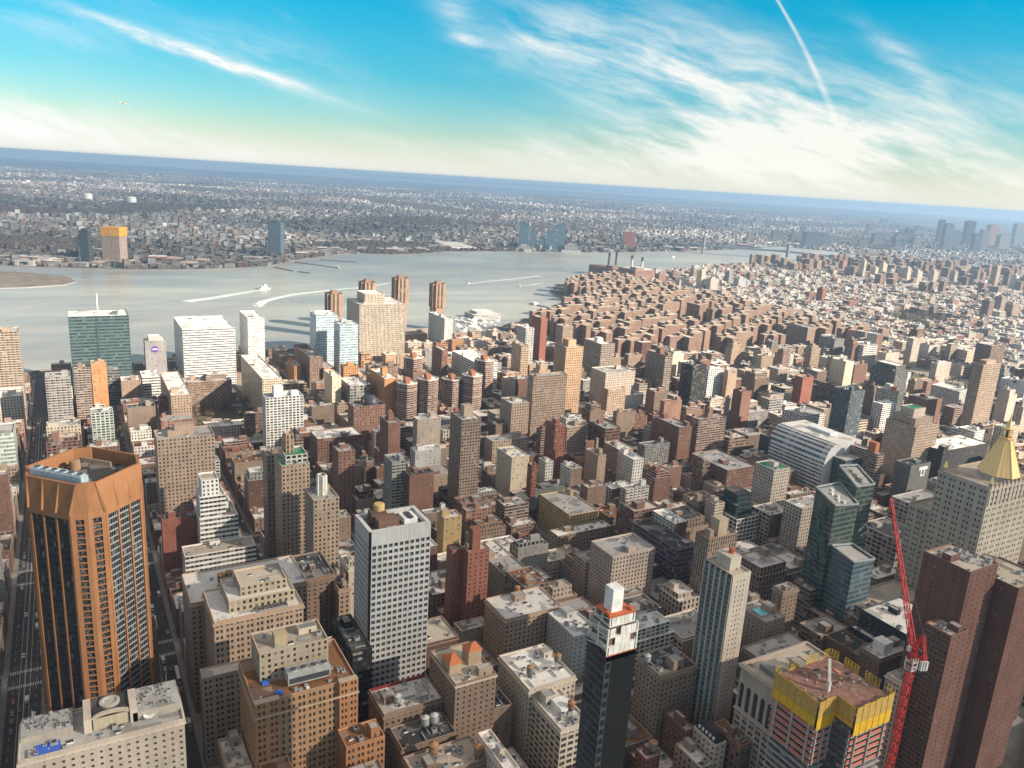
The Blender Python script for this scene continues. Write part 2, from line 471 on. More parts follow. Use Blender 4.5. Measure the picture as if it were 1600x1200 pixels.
def inst(name, mesh, parent, loc, scale=(1, 1, 1), rz=0.0):
    o = bpy.data.objects.new(name, mesh); col.objects.link(o)
    o.location = loc; o.scale = scale; o.rotation_euler = (0, 0, rz)
    if parent is not None: o.parent = parent
    return o


def mesh_only(m_, name, mats):
    o = m_.build(name, mats); me = o.data; bpy.data.objects.remove(o); return me


G_METAL = plain('grey metal', (.36, .37, .38), .5, .3)
G_DARK = plain('dark metal', (.05, .05, .055), .6)
G_WHITE = plain('white paint', (.72, .72, .70), .6)
G_RED = plain('red paint', (.55, .035, .03), .5, var=.12)
G_WOOD = plain('cedar staves', (.33, .17, .075), .85)
G_CONC = plain('concrete', (.38, .36, .33), .9)
G_BLUE = plain('blue tarpaulin', (.04, .12, .50), .6)
G_FRAME = plain('window frame', (.06, .058, .055), .6)
MASON = facade_mat('blank')
GLASS = glass_mat()


# ---- small shared shapes: one pane with its bars, rooftop plant
def window_mesh(frame, bars=1, name='window'):
    m = M()
    m.poly([(-.5, 0, -.5), (.5, 0, -.5), (.5, 0, .5), (-.5, 0, .5)], 1)
    t, y = .05, -.06
    for (a, b, c_, d_) in [(-.5, .5, -.5, -.5 + t), (-.5, .5, .5 - t, .5), (-.5, -.5 + t, -.5 + t, .5 - t), (.5 - t, .5, -.5 + t, .5 - t)]:
        m.poly([(a, y, c_), (b, y, c_), (b, y, d_), (a, y, d_)], 0)
    if bars: m.poly([(-.5 + t, y, -.03), (.5 - t, y, -.03), (.5 - t, y, .03), (-.5 + t, y, .03)], 0)
    if bars > 1: m.poly([(-.03, y - .001, -.5 + t), (.03, y - .001, -.5 + t), (.03, y - .001, .5 - t), (-.03, y - .001, .5 - t)], 0)
    return mesh_only(m, name, [frame, GLASS])


WIN_DARK = window_mesh(G_FRAME, 1)
WIN_PALE = window_mesh(plain('pale window frame', (.30, .29, .27), .6), 1)
WIN_PLAIN = window_mesh(plain('black window frame', (.02, .02, .022), .5), 0)


def put_windows(root, wins, me=None, limit=100, name='window'):
    """the openings that show largest get windows of their own, the rest share one mesh"""
    me = me or WIN_DARK
    ox = Vector(root.location) if root.type == 'EMPTY' or True else Vector()
    cp = Vector((0, 0, CAM_Z))
    order = sorted(wins, key=lambda q: (q[0] - cp).length)
    for (c, D, w_, h_) in order[:limit]:
        inst(name, me, root, c - ox, (w_, 1, h_), math.atan2(D.y, D.x))
    rest = order[limit:]
    if rest:
        m = M()
        for (c, D, w_, h_) in rest:
            U = Vector((0, 0, h_ / 2)); H = D * (w_ / 2)
            m.poly([c - H - U, c + H - U, c + H + U, c - H + U], 1)
            n = D.cross(Vector((0, 0, 1))) * .06
            b = Vector((0, 0, h_ * .03))
            m.poly([c - H - b + n, c + H - b + n, c + H + b + n, c - H + b + n], 0)
            for sgn in (-1, 1):
                z_ = U * sgn * .95
                m.poly([c - H + z_ - b + n, c + H + z_ - b + n, c + H + z_ + b + n, c - H + z_ + b + n], 0)
        g = m.build('glazing', [me.materials[0], GLASS], root, tuple(ox)); g['kind'] = 'stuff'


def proto_ac():
    m = M(); m.box(-.5, .5, -.5, .5, 0, .8, bottom=False, c=(.4, .4, .4)); m.lathe(0, 0, [(.38, .802), (.34, .86), (.1, .84), (0, .84)], 10, 1)
    return mesh_only(m, 'air_conditioner', [G_METAL, G_DARK])
def proto_vent():
    m = M(); m.lathe(0, 0, [(.25, 0), (.25, .7), (.42, .75), (.42, .95), (.2, 1.0), (0, 1.0)], 8); return mesh_only(m, 'vent', [G_METAL])
def proto_skylight():
    m = M(); m.box(-.5, .5, -.5, .5, 0, .35); m.poly([(-.5, -.5, .352), (.5, -.5, .352), (0, 0, .7)], 1); m.poly([(.5, -.5, .352), (.5, .5, .352), (0, 0, .7)], 1)
    m.poly([(.5, .5, .352), (-.5, .5, .352), (0, 0, .7)], 1); m.poly([(-.5, .5, .352), (-.5, -.5, .352), (0, 0, .7)], 1)
    return mesh_only(m, 'skylight', [G_WHITE, GLASS])
def proto_duct():
    m = M(); m.box(-.5, .5, -.12, .12, .25, .6, bottom=True)
    for x in (-.4, 0, .4): m.box(x - .03, x + .03, -.1, .1, 0, .249)
    return mesh_only(m, 'duct', [G_METAL])
AC, VENT, SKYL, DUCT = proto_ac(), proto_vent(), proto_skylight(), proto_duct()
BULK = {}
def bulk_mesh(cname):
    """stair or lift housing: walls, rim, small slit"""
    if cname in BULK: return BULK[cname]
    c = PAL[cname]; m = M()
    P = [(-.5, -.5), (.5, -.5), (.5, .5), (-.5, .5)]; I = [(x * .92, y * .92) for x, y in P]
    m.prism(P, 0, 1, 'blank', 0, None, c); m.ring(P, I, 1, .93, 0, c); m.poly([(*q, .93) for q in I], 1)
    me = mesh_only(m, 'bulkhead', [MASON, roof_mat('g')]); BULK[cname] = me
    return me
DOOR = None
def door_mesh():
    global DOOR
    if DOOR is None:
        m = M(); m.box(-.5, .5, -.06, .06, 0, 2.1, c=(.1, .1, .1)); DOOR = mesh_only(m, 'door', [G_DARK])
    return DOOR


def clutter(root, x0, x1, y0, y1, z, n, colour, r, near=False, bulk=True):
    """rooftop plant standing on a roof at height z; parts of the building"""
    ox, oy, oz = root.location
    used = []
    w_, d_ = x1 - x0, y1 - y0
    def spot(sx, sy):
        for _ in range(12):
            if w_ - sx < .6 or d_ - sy < .6: return None
            x, y = r.uniform(x0 + sx / 2 + .2, x1 - sx / 2 - .2), r.uniform(y0 + sy / 2 + .2, y1 - sy / 2 - .2)
            if all(abs(x - a) > (sx + c_) / 2 or abs(y - b) > (sy + d2) / 2 for a, b, c_, d2 in used):
                used.append((x, y, sx + .5, sy + .5)); return x, y
        return None
    if bulk:
        sx, sy = min(w_ * .45, r.uniform(3.5, 8)), min(d_ * .45, r.uniform(3.5, 9)); h = r.uniform(3, 6)
        q = spot(sx, sy)
        if q:
            b = inst('bulkhead', bulk_mesh(colour), root, (q[0] - ox, q[1] - oy, z - oz), (sx, sy, h))
            if near: inst('door', door_mesh(), b, (-.5, r.uniform(-.25, .25), 0), (1 / sx, 1 / sy, 1 / h), R(90)).scale = (1.0 / sy, 1.0 / sx, 1.0 / h)
    for _ in range(n):
        k = r.random()
        if k < .45: s_, me, nm, sc_ = r.uniform(1.4, 3.2), AC, 'air_conditioner', None
        elif k < .65: s_, me, nm, sc_ = r.uniform(.8, 1.4), VENT, 'vent', None
        elif k < .82: s_, me, nm, sc_ = r.uniform(1.5, 3), SKYL, 'skylight', None
        else: s_, me, nm, sc_ = r.uniform(4, 8), DUCT, 'duct', None
        long = nm == 'duct'; rz = 0.0 if r.random() < .5 else R(90)
        ex, ey = (s_, 1.6) if long else (s_, s_)
        if rz and long: ex, ey = ey, ex
        q = spot(ex, ey)
        if not q: continue
        sc3 = (s_, 2.2, 1.6) if long else (s_, s_ * r.uniform(.7, 1.0), s_ * r.uniform(.6, 1.0))
        inst(nm, me, root, (q[0] - ox, q[1] - oy, z - oz), sc3, rz)


# ---- water tanks stand on roofs as things of their own
def tank_proto(kind):
    body = {'wood': G_WOOD, 'grey': plain('weathered staves', (.26, .22, .18), .85), 'silver': plain('galvanised sheet', (.45, .46, .46), .5, .2)}[kind]
    root = M(); root.lathe(0, 0, [(1.9, 2.6), (1.95, 4.4), (1.85, 6.2)], 14)
    for z in (2.9, 3.7, 4.6, 5.6): root.lathe(0, 0, [(1.93, z), (1.98, z), (1.98, z + .12), (1.93, z + .12)], 14, 1)
    o = root.build('water_tank', [body, G_DARK], origin=(0, 0, 0))
    m = M(); m.lathe(0, 0, [(1.85, 6.2), (2.1, 6.2), (0, 7.5)], 14); m.build('tank_roof', [G_WOOD if kind != 'silver' else body], o)
    m = M()
    for a in range(4):
        x, y = 1.35 * math.cos(a * math.pi / 2 + .78), 1.35 * math.sin(a * math.pi / 2 + .78)
        m.beam((x, y, 0), (x, y, 2.4), .25)
        x2, y2 = 1.35 * math.cos((a + 1) * math.pi / 2 + .78), 1.35 * math.sin((a + 1) * math.pi / 2 + .78)
        m.beam((x, y, .2), (x2, y2, 2.3), .12)
    m.lathe(0, 0, [(0, 2.4), (2.0, 2.4), (2.0, 2.6), (0, 2.6)], 14); m.build('stand', [G_DARK], o)
    return o
TANKS = {k: [tank_proto(k), False] for k in ('wood', 'grey', 'silver')}
def tank(kind, x, y, z, label, s=1.0):
    p_, used = TANKS[kind]
    o = p_ if not used else copy_tree(p_)
    TANKS[kind][1] = True
    o.location = (x, y, z); o.scale = (s, s, s); o.rotation_euler = (0, 0, (x * 7.1) % 1.5)
    tag(o, label, 'water tank', 'rooftop water tanks')
    return o

# ------------------------------------------------------------------ ground, river, roads
def st_y(n): return 40 - 80.5 * (34 - n)
AVES = [(-60, 26), (205, 18), (365, 30), (511, 16), (650, 21), (850, 21), (1080, 24)]
AVES_S = [(1285, 16), (1480, 16), (1680, 16), (1880, 16)]
WIDE = {34, 23, 14}


def land_mat():
    m, t, b = new_mat('ground')
    pos = t.node('ShaderNodeNewGeometry').outputs['Position']
    dist = t.vm('LENGTH', pos, None, 1)
    sp = t.node('ShaderNodeSeparateXYZ'); t.l.new(pos, sp.inputs[0])
    rot = t.xyz(t.m('ADD', t.m('MULTIPLY', sp.outputs[0], .94), t.m('MULTIPLY', sp.outputs[1], .34)), t.m('SUBTRACT', t.m('MULTIPLY', sp.outputs[1], .94), t.m('MULTIPLY', sp.outputs[0], .34)))
    vo = t.node('ShaderNodeTexVoronoi', distance='CHEBYCHEV'); t.l.new(rot, vo.inputs['Vector']); vo.inputs['Scale'].default_value = 1 / 42.0
    sc = t.node('ShaderNodeSeparateColor'); t.l.new(vo.outputs['Color'], sc.inputs[0])
    roofs = t.ramp(sc.outputs[0], [(0.0, (.05, .047, .05)), (.35, (.13, .12, .12)), (.65, (.22, .20, .19)), (.88, (.36, .35, .35)), (1.0, (.6, .6, .6))])
    big = t.noise(pos, .00075, 6, .65)
    woods = t.mr(big, .47, .60, 0, 1)
    far = t.mix(woods, roofs, (.055, .05, .042, 1))
    st = t.noise(t.vm('MULTIPLY', rot, (.0011, .00028, 0)), 1.0, 5, .65)
    far = t.mix(t.mr(st, .55, .72, 0, .55), far, (.30, .30, .30, 1))
    farther = t.mix(t.mr(t.noise(t.vm('MULTIPLY', pos, (.0003, .0003, 0)), 1.0, 5, .65), .4, .62, 0, 1), (.045, .05, .05, 1), (.17, .17, .165, 1))
    far = t.mix(t.mr(dist, 6500, 13000), far, farther)
    n = t.noise(pos, .05, 5, .6)
    near = t.mix(t.mr(n, .35, .65), (.055, .05, .046, 1), (.12, .105, .09, 1))
    t.l.new(t.mix(t.mr(dist, 2300, 2700), near, far), b.inputs['Base Color'])
    b.inputs['Roughness'].default_value = .95; b.inputs['Specular IOR Level'].default_value = .1
    return m


m = M()
NSEG = 128
rings = [0, 800, 2500, 6000, 14000, 33000]
for r0, r1 in zip(rings, rings[1:]):
    for i in range(NSEG):
        a, b = 2 * math.pi * i / NSEG, 2 * math.pi * (i + 1) / NSEG
        P = [(r0 * math.cos(a), r0 * math.sin(a), 0), (r1 * math.cos(a), r1 * math.sin(a), 0), (r1 * math.cos(b), r1 * math.sin(b), 0), (r0 * math.cos(b), r0 * math.sin(b), 0)]
        m.poly(P if r0 else P[1:] if False else [P[0], P[1], P[2]], 0)
struct(m.build('ground', [land_mat()]))

SHORE = [(1272, 701), (1301, 93), (1327, 46), (1350, -113), (1379, -289), (1391, -392), (1411, -537), (1432, -661), (1447, -728), (1543, -882), (1654, -1027), (1824, -1201), (1982, -1254), (2123, -1366), (2212, -1531),
         (2303, -1752), (2425, -2042), (2539, -2367), (2722, -2951), (2825, -3537), (2746, -3948), (2577, -4165), (2316, -4419), (1863, -4721), (1080, -5093)]
BKSHORE = [(2620, 723), (2618, 159), (2574, 66), (2520, -193), (2524, -351), (2577, -553), (2753, -684), (2995, -951), (3016, -1225), (3134, -1450), (3169, -1744), (3149, -1966), (3158, -2357), (3318, -3088), (3478, -3709), (3669, -3867),
           (3838, -4049), (3571, -4144), (3297, -4272), (3024, -4375), (2768, -4562), (2505, -4829), (2108, -5281), (1430, -5845)]


def lerp_line(L, t):
    n = len(L) - 1; k = min(int(t * n), n - 1); f = t * n - k
    return L[k][0] + (L[k + 1][0] - L[k][0]) * f, L[k][1] + (L[k + 1][1] - L[k][1]) * f


def inside(poly, x, y):
    c = False; j = len(poly) - 1
    for i in range(len(poly)):
        (xi, yi), (xj, yj) = poly[i], poly[j]
        if (yi > y) != (yj > y) and x < (xj - xi) * (y - yi) / (yj - yi) + xi: c = not c
        j = i
    return c


RIVER = SHORE + BKSHORE[::-1]


def water_mat(name, c, c2, rough, bump):
    m, t, b = new_mat(name)
    pos = t.node('ShaderNodeNewGeometry').outputs['Position']
    big = t.noise(t.vm('MULTIPLY', pos, (.0022, .0009, 0)), 1.0, 4, .6, .6)
    t.l.new(t.mix(t.mr(big, .4, .65), (*c, 1), (*c2, 1)), b.inputs['Base Color'])
    streak = t.noise(t.vm('MULTIPLY', pos, (.012, .003, 0)), 1.0, 6, .7, .8)
    cur = t.node('ShaderNodeMix', data_type='RGBA', blend_type='MULTIPLY'); cur.inputs[0].default_value = 1.0
    fst = t.mr(streak, .3, .7, .84, 1.14, False)
    t.l.new(t.mix(t.mr(big, .4, .65), (*c, 1), (*c2, 1)), cur.inputs[6]); t.l.new(t.xyz(fst, fst, fst), cur.inputs[7]); t.l.new(cur.outputs[2], b.inputs['Base Color'])
    t.l.new(t.mr(streak, .35, .7, rough, rough + .16, False), b.inputs['Roughness'])
    h = t.m('ADD', t.noise(pos, .11, 3, .6), t.m('MULTIPLY', t.noise(pos, .02, 3, .6), 1.6))
    bp = t.node('ShaderNodeBump'); bp.inputs['Strength'].default_value = bump; bp.inputs['Distance'].default_value = 1.0
    t.l.new(h, bp.inputs['Height']); t.l.new(bp.outputs[0], b.inputs['Normal'])
    b.inputs['IOR'].default_value = 1.33; b.inputs['Specular IOR Level'].default_value = .32
    return m


m = M()
# the outline is split into strips between the two shores
K = 60
A_ = [lerp_line(SHORE, i / K) for i in range(K + 1)]
import bisect
mr_ = bpy.data.meshes.new('river')
from mathutils.geometry import tessellate_polygon
tri = tessellate_polygon([[Vector((x, y, 0)) for x, y in RIVER]])
for tr in tri:
    P = [(*RIVER[i], .06) for i in tr]
    nz = (P[1][0] - P[0][0]) * (P[2][1] - P[0][1]) - (P[1][1] - P[0][1]) * (P[2][0] - P[0][0])
    m.poly(P if nz > 0 else P[::-1], 0)
bpy.data.meshes.remove(mr_)
struct(m.build('river', [water_mat('river water', (.37, .375, .325), (.27, .27, .26), .26, .10)]))
m = M()
for strip in ([(380, 264), (700, 283.5), (1000, 302), (1300, 319), (1640, 341), (1640, 335.5), (1300, 313.5), (1000, 296.5), (700, 277.5), (380, 259.5)],
              [(560, 277), (800, 291.5), (1040, 306), (1040, 303.5), (800, 287), (560, 274)]):
    P = [(*at(x, y, 0), .07) for x, y in strip]
    n = len(P) // 2
    for i in range(n - 1): m.poly([P[i], P[i + 1], P[-2 - i], P[-1 - i]], 0)
struct(m.build('bay', [water_mat('bay water', (.32, .36, .38), (.26, .31, .34), .3, .1)]))
# creek and inlet on the far shore
m = M()
for strip in ([(590, 383), (628, 395), (655, 398), (630, 389), (600, 381)], [(0, 336), (40, 322), (56, 326), (30, 340), (0, 344)]):
    m.poly([(*at(x, y, 0), .09) for x, y in strip], 0)
struct(m.build('creek', [MATS.get('river water') or bpy.data.materials['river water']]))
# pale, sandy spit on the left of the river
m = M()
P = [at(x, y, 0) for x, y in [(-60, 452), (0, 451), (40, 450), (100, 446), (118, 441), (112, 436), (100, 431), (60, 428), (0, 424), (-60, 422)]]
m.prism(P, .05, 1.6, 'blank', 0, 1, (.2, .19, .17))
spit = struct(m.build('spit', [G_CONC, plain('spit soil', (.20, .17, .13), .95, var=.5, scale=.03)]))
# river wall
m = M()
for L, w_ in ((SHORE[1:-3], -1), (BKSHORE[1:-3], 1)):
    for p, q in zip(L, L[1:]): m.beam((*p, .8), (*q, .8), 3.0, 0, h=1.5)
struct(m.build('river_wall', [plain('river wall stone', (.22, .20, .18), .9)]))

ASPH = plain('asphalt', (.075, .072, .072), .9, var=.3, scale=.12)
PAVE = plain('paving', (.26, .24, .22), .9, var=.3, scale=.15)


def xmax_at(y):
    best = 2600
    for (x0, y0), (x1, y1) in zip(SHORE, SHORE[1:]):
        if min(y0, y1) <= y <= max(y0, y1) and y0 != y1: best = min(best, x0 + (x1 - x0) * (y - y0) / (y1 - y0))
    return best - 30


def road(x0, x1, y0, y1, z):
    m = M(); m.poly([(x0, y0, z), (x1, y0, z), (x1, y1, z), (x0, y1, z)], 0); struct(m.build('road', [ASPH]))


for k in range(36, -6, -1):
    y = st_y(k); wd_ = 9 if k in WIDE else 5
    if 14 < k < 20: road(100, 1080, y - wd_, y + wd_, .030)
    else: road(100, xmax_at(y), y - wd_, y + wd_, .030)
for x, wd_ in AVES: road(x - wd_ / 2 + 3, x + wd_ / 2 - 3, -2700, 300, .036)
for x, wd_ in AVES_S: road(x - wd_ / 2 + 3, x + wd_ / 2 - 3, -2700, st_y(14), .036)
# shore expressway
m = M()
for (p, q) in zip(SHORE[1:18], SHORE[2:19]):
    d_ = Vector((q[0] - p[0], q[1] - p[1], 0)).normalized(); n_ = Vector((d_.y, -d_.x, 0)) * -1
    n_ = Vector((-1, 0, 0)) if abs(n_.x) > .5 else n_
    m.beam((p[0] - 26, p[1], .3), (q[0] - 26, q[1], .3), 18, 0, h=.5)
struct(m.build('expressway', [ASPH]))
# road markings on the wide street and the crossings that show
LINE = plain('road paint', (.62, .61, .57), .8, var=.4, scale=.8)
m = M()
def mark(x0, x1, y0, y1): m.poly([(x0, y0, .044), (x1, y0, .044), (x1, y1, .044), (x0, y1, .044)], 0)
for y in (37.2, 42.8): mark(200, 1080, y - .12, y + .12)
mark(200, 1080, 39.75, 39.95); mark(200, 1080, 40.1, 40.3)
for y in (33.8, 46.2):
    x = 200
    while x < 1080: mark(x, x + 3, y - .1, y + .1); x += 9
for ax, aw in AVES[1:6]:
    for sy, sw in ((st_y(34), 8.5), (st_y(33), 4.6)):
        for xx in (ax - aw / 2 - 1.5, ax + aw / 2 - 1.5):
            y = sy - sw
            while y < sy + sw: mark(xx, xx + 3.2, y, y + .6); y += 1.25
        for yy in (sy - sw - 4, sy + sw + .8):
            x = ax - aw / 2 + 3.2
            while x < ax + aw / 2 - 3.2: mark(x, x + .6, yy, yy + 3.2); x += 1.25
struct(m.build('road_marking', [LINE]))

# blocks between the roads
BLOCKS = []
for k in range(36, -6, -1):
    ya, yb = st_y(k) - (9 if k in WIDE else 5), st_y(k - 1) + (9 if (k - 1) in WIDE else 5)
    av = AVES + ([(xmax_at((ya + yb) / 2) + 6, 20)] if k > 14 else AVES_S + [(xmax_at((ya + yb) / 2) + 6, 20)])
    if k > 14: pass
    for (x0, w0), (x1, w1) in zip(av, av[1:]):
        a, b = x0 + w0 / 2 - 3, x1 - w1 / 2 + 3
        if b - a < 25: continue
        BLOCKS.append((a, b, yb, ya, k))
for (a, b, y0, y1, k) in BLOCKS:
    if 14 < k <= 20 and a > 1050: continue
    q_ = [proj(x, y, 0) for x in (a, b) for y in (y0, y1)]
    if min(k_[2] for k_ in q_) > 30 and (min(k_[0] for k_ in q_) > 1620 or max(k_[0] for k_ in q_) < -20): continue
    if a < 0: continue
    m = M(); m.box(a, b, y0, y1, 0, .15, 'blank', 0, 0, (.2, .19, .17)); struct(m.build('pavement', [PAVE]))

# ------------------------------------------------------------------ measured buildings
# name, pixel of the near roof corner, far end of its left roof edge, right end of its right edge, height, colour, facade, roof, category, label
T = []
def B(*a): T.append(a)
B('park4',(28,1190),(None,1128),288,76,'ltan','few','g','hotel building','cream hotel block with cluttered grey roof and satellite dish below the orange tower')
B('twopark_low',(297.5,943),(None,897),480,73,'tan','p','w','office building','tan loft building with broad pale roof carrying an orange water tank')
B('twopark_mid',(334,972),(None,923),474,82,'tan','pairs','w','office building','stepped tan office building with pale terraces and a skylight block')
B('brickhotel',(397,1100),(None,1032),557,82,'brick0','pairs','br','office building','orange brick office block with four fan cooling tower on its brown roof')
B('gridtower',(577.5,832),(None,804),673.7,128,'lgrey','hero','dk','office tower','tall pale grey office tower with square window grid')
B('gridpod',(571,1012),(None,975),640,62,'black','rib','dk','office building','low black glass block with rounded roof hugging the pale grid tower')
B('tiletan',(712,1070),(None,1017),776,68,'brown','few','tan','apartment building','tan brick apartment tower with two orange tiled penthouse roofs')
B('maroon',(604,1124),(None,1077),752,52,'brown','p','w','loft building','brown loft building with maroon parapet and pale roof with three silver tanks')
B('longw1',(827,1078),(None,1024),900,55,'cream','p','w','loft building','cream loft building with gridded side and cluttered pale roof')
B('longw2',(877,1140),(None,1088),921,50,'cream','big','w','loft building','cream loft building with large windows and an orange tank on a white box')
B('blackneedle',(953,966),(None,947),1001,168,'black','hero','dk','apartment tower','slender black tower with white unfinished top and red floor decks')
B('brownmid',(1034,1057),(None,1024),1090,55,'tan2','p','dk','loft building','tan loft building with sooty black roof beside the black tower')
B('whitegrey',(897,995),(None,957),936,52,'lgrey','few','w','apartment building','pale grey plain block with railed roof beside the black tower')
B('creamglass',(1144.5,900),(None,873),1174,118,'cream','strips','tan','apartment tower','cream and green glass slab tower with red drum on its penthouse')
B('ornate',(1226,1086),(None,1036),1330,76,'ltan','arch','tan','office building','ornate limestone office building with tall arched top windows')
B('browntower',(1517,894),(1487,880),1561,132,'rb2','tiny','tan','apartment tower','tall red brown brick tower at the right edge with small windows')
B('browntower2',(1580,924),(1552,907),1640,122,'rb2','tiny','tan','apartment tower','ribbed red brown wing joined behind the tall brick tower')
B('brownwing',(1487,994),(1447,971),1535,100,'rb2','balc','tan','apartment building','lower red brown wing with stacked balconies beside the red crane')
B('bluegrid',(1417,992),(1345,920),1480,60,'navy','bigwhite','w','office building','dark blue glass office block with white mullions beside the red crane')
B('bluegridlow',(1365,1000),(1327,962),1400,48,'navy','bigwhite','w','office building','lower dark glass annex with white mullions under the green glass tower')
B('cornbrown',(1376,1030),(1344,1010),1428,55,'brown','few','w','loft building','brown blank walled loft with white bulkhead behind the yellow netting')
B('tanleft29',(1224,925),(1210,880),1248,62,'tan2','few','g','loft building','tan blank walled building left of the green glass tower base')
B('poolb',(1196,972),(None,945),1228,58,'tan','few','g','apartment building','tan brick block with turquoise rooftop pool')
B('roofs29',(1215,1050),(None,1010),1290,52,'brown','p','g','loft building','brown loft with dark cluttered roof left of the yellow netting')
B('cleanw',(991,1090),(None,1062),1010,26,'brown','p','g','loft building','low brown building at foot of the black tower')
B('mans',(1118,1165),(1072,1117),1135,36,'cream','p','dk','apartment building','cream building with black mansard roof and small dormers')
B('redlow',(1010,1187),(None,1172),1032,30,'red','p','w','apartment building','small red brick building with pale roof near the bottom edge')
B('brlow',(1072,1142),(1040,1108),1085,34,'rbrown','p','tan','apartment building','small dark red brick building beside the black mansard roof')
B('grayrow',(1095,1200),(1055,1150),1115,28,'tan','p','w','apartment building','low tan building with white roof and grey tank at bottom')
B('whitestep',(312,812),(None,790),372,62,'white','rib','tan','office building','white stepped office building with narrow tower top')
B('whitestep2',(289,870),(None,850),400,44,'white','rib','tan','office building','white lower steps of the terraced office building')
B('brownwavy',(478,905),(None,868),524,62,'brown','few','dk','loft building','brown corner building with curved parapet and black roof')
B('stepbrown',(512,925),(None,905),552,56,'tan','p','dk','loft building','tan stepped loft building left of the pale grid tower')
B('cemtower',(545,888),(None,868),560,66,'cream','few','w','office building','narrow cream tower with green topped tank beside the grid tower')
B('redbrick',(732,862),(None,852),765,78,'red','small','tan','apartment tower','red brick apartment slab with square chimney and dark side slot')
B('redbrick2',(707,860),(None,853),724,76,'red','few','tan','apartment tower','narrow red brick slab joined to the red slab with chimney')
B('lofttan',(790,968),(None,935),878,52,'tan','p','w','loft building','tan loft building with white roof framed by a clean parapet')
B('yellow1',(694,810),(None,800),722,50,'yellow','few','w','apartment building','yellow painted narrow apartment walls behind the grid tower')
B('brick717',(676,930),(None,915),716,34,'brown','p','w','apartment building','brown brick building with white roof right of the grid tower')
B('tan28',(958,870),(None,845),1024,58,'ltan','p','g','apartment building','pale tan apartment building with white top box left of the purple block')
B('purple',(1058,860),(None,815),1088,45,'mauve','ribp','dk','office building','mauve brown office block with purple bands and black roof')
B('tancap',(1108,842),(None,830),1152,75,'tan','v','br','office building','tan office tower with square cap and sunken brown roof')
B('yel29',(890,805),(None,772),936,33,'yellow','fire','g','apartment building','yellow brick apartment building with fire escapes beside the green church roof')
B('row29',(872,838),(None,828),957,24,'tan2','p','w','row building','long row building with ragged white roof and shopfronts')
B('tealcap',(1152,812),(1113,780),1186,38,'white','bigwhite','dk','office building','white framed building with dark teal glass upper floors')
B('greenw',(1210,735),(1180,715),1235,60,'cream','p','grn','office building','cream building with pale green copper top left of the white curved hall')
B('loft27',(1254,795),(1226,788),1300,58,'ltan','p','w','loft building','pale limestone loft with white roof left of the green glass tower')
B('arcade',(1404,845),(1343,812),1446,44,'ltan','bigwhite','dk','office building','broad limestone block with deep square windows and a dark cluttered roof')
B('arcade2',(1430,790),(1393,768),1480,50,'ltan','bigwhite','g','office building','limestone block with pale roof between the crane tip and the gold pyramid')
B('lowbeige',(1370,905),(1345,875),1410,30,'tan','p','w','loft building','tan low building with cornice between green tower and the limestone tower')
B('beige15',(245,687),(None,672),335,88,'tan','p','g','apartment tower','beige apartment slab with dark balcony strips behind the orange tower')
B('whitebalc',(415,622),(None,615),474,72,'white','grid','g','apartment tower','white gridded balcony tower with white cube on top')
B('tangreen1',(440,728),(None,712),484,104,'tan','p','grn','apartment tower','tan apartment tower with green rooftop terraces')
B('tangreen0',(417,712),(None,702),442,100,'tan2','p','g','apartment tower','tan apartment slab joined left of the green terrace tower')
B('tangreen2',(490,782),(None,763),530,92,'tan','p','g','apartment tower','tan apartment tower with white chimney before the green terrace tower')
B('bricklong',(496,686),(None,673),566,45,'rbrown','p','w','office building','long dark red brick building with grey gable on roof')
B('pinkdome',(553,636),(None,628),602,58,'pinkb','p','dk','apartment building','pinkish brick building with dark domed roof')
B('darkslim',(607,661),(None,650),626,72,'rbrown','few','g','apartment tower','slim dark brown brick tower with lone water tank')
B('brick485',(529,706),(None,696),555,68,'rbrown','small','g','apartment tower','dark red brick apartment slab behind the tan towers')
B('balcslim',(613,722),(None,710),634,70,'grey','balc','g','apartment tower','grey balcony tower with white vertical strip')
B('creamblank',(519,588),(None,578),545,60,'cream2','few','w','apartment tower','cream blank walled tower with shaded foot')
B('blackface',(547,603),(None,590),578,50,'grey','big','w','apartment building','grey apartment building with bright white roof')
B('orangebr',(601,592),(None,576),622,62,'orange2','few','w','apartment tower','orange brown brick slab with white roof and brick penthouse')
B('bigtan',(722,656),(None,644),752,108,'tan2','dense','w','apartment tower','very tall brown grey apartment tower with white rimmed roof')
B('kip3',(691,547),(None,539),700,66,'rbrown','dense','w','apartment tower','brown brick tower right of the far round cornered tower')
B('whiteoff',(742,566),(None,548),778,58,'white','rib','w','office building','white ribbed office slab with vents on the roof')
B('o1',(800,631),(782,625),837,72,'tan','p','w','apartment tower','tan apartment slab with white edged roof')
B('o2',(834,588),(826,577),887,100,'tan','dense','g','apartment tower','tall tan gridded apartment slab with dark roof hut')
B('o3',(885,543),(867,541),912,112,'gold','p','g','apartment tower','tall golden tan apartment tower with stepped top')
B('o4',(940,538),(913,532),957,86,'tan2','balc','w','apartment tower','tan eight sided balcony tower with white roof ring')
B('o5a',(822,513),(808,506),835,80,'white2','balc','w','apartment tower','white topped tower nearest the river with balcony side')
B('o5b',(846,497),(832,492),856,82,'red','few','w','apartment tower','salmon red brick tower beside the white topped one')
B('o5c',(880,510),(869,504),896,78,'tan','dense','w','apartment tower','tan gridded tower with a bright white end wall')
B('o5d',(815,540),(800,532),827,74,'gold','balc','g','apartment tower','golden tan tower with lit face near the marina')
B('o6',(947,583),(924,577),993,68,'ltan','p','g','apartment tower','pale tan stepped apartment block with terraces')
B('o6b',(944,606),(936,600),972,50,'tan','p','g','apartment building','tan lower block in front of the terraced block')
B('o6c',(990,617),(978,610),1006,34,'white2','p','w','apartment building','small white stepped building below the terraced block')
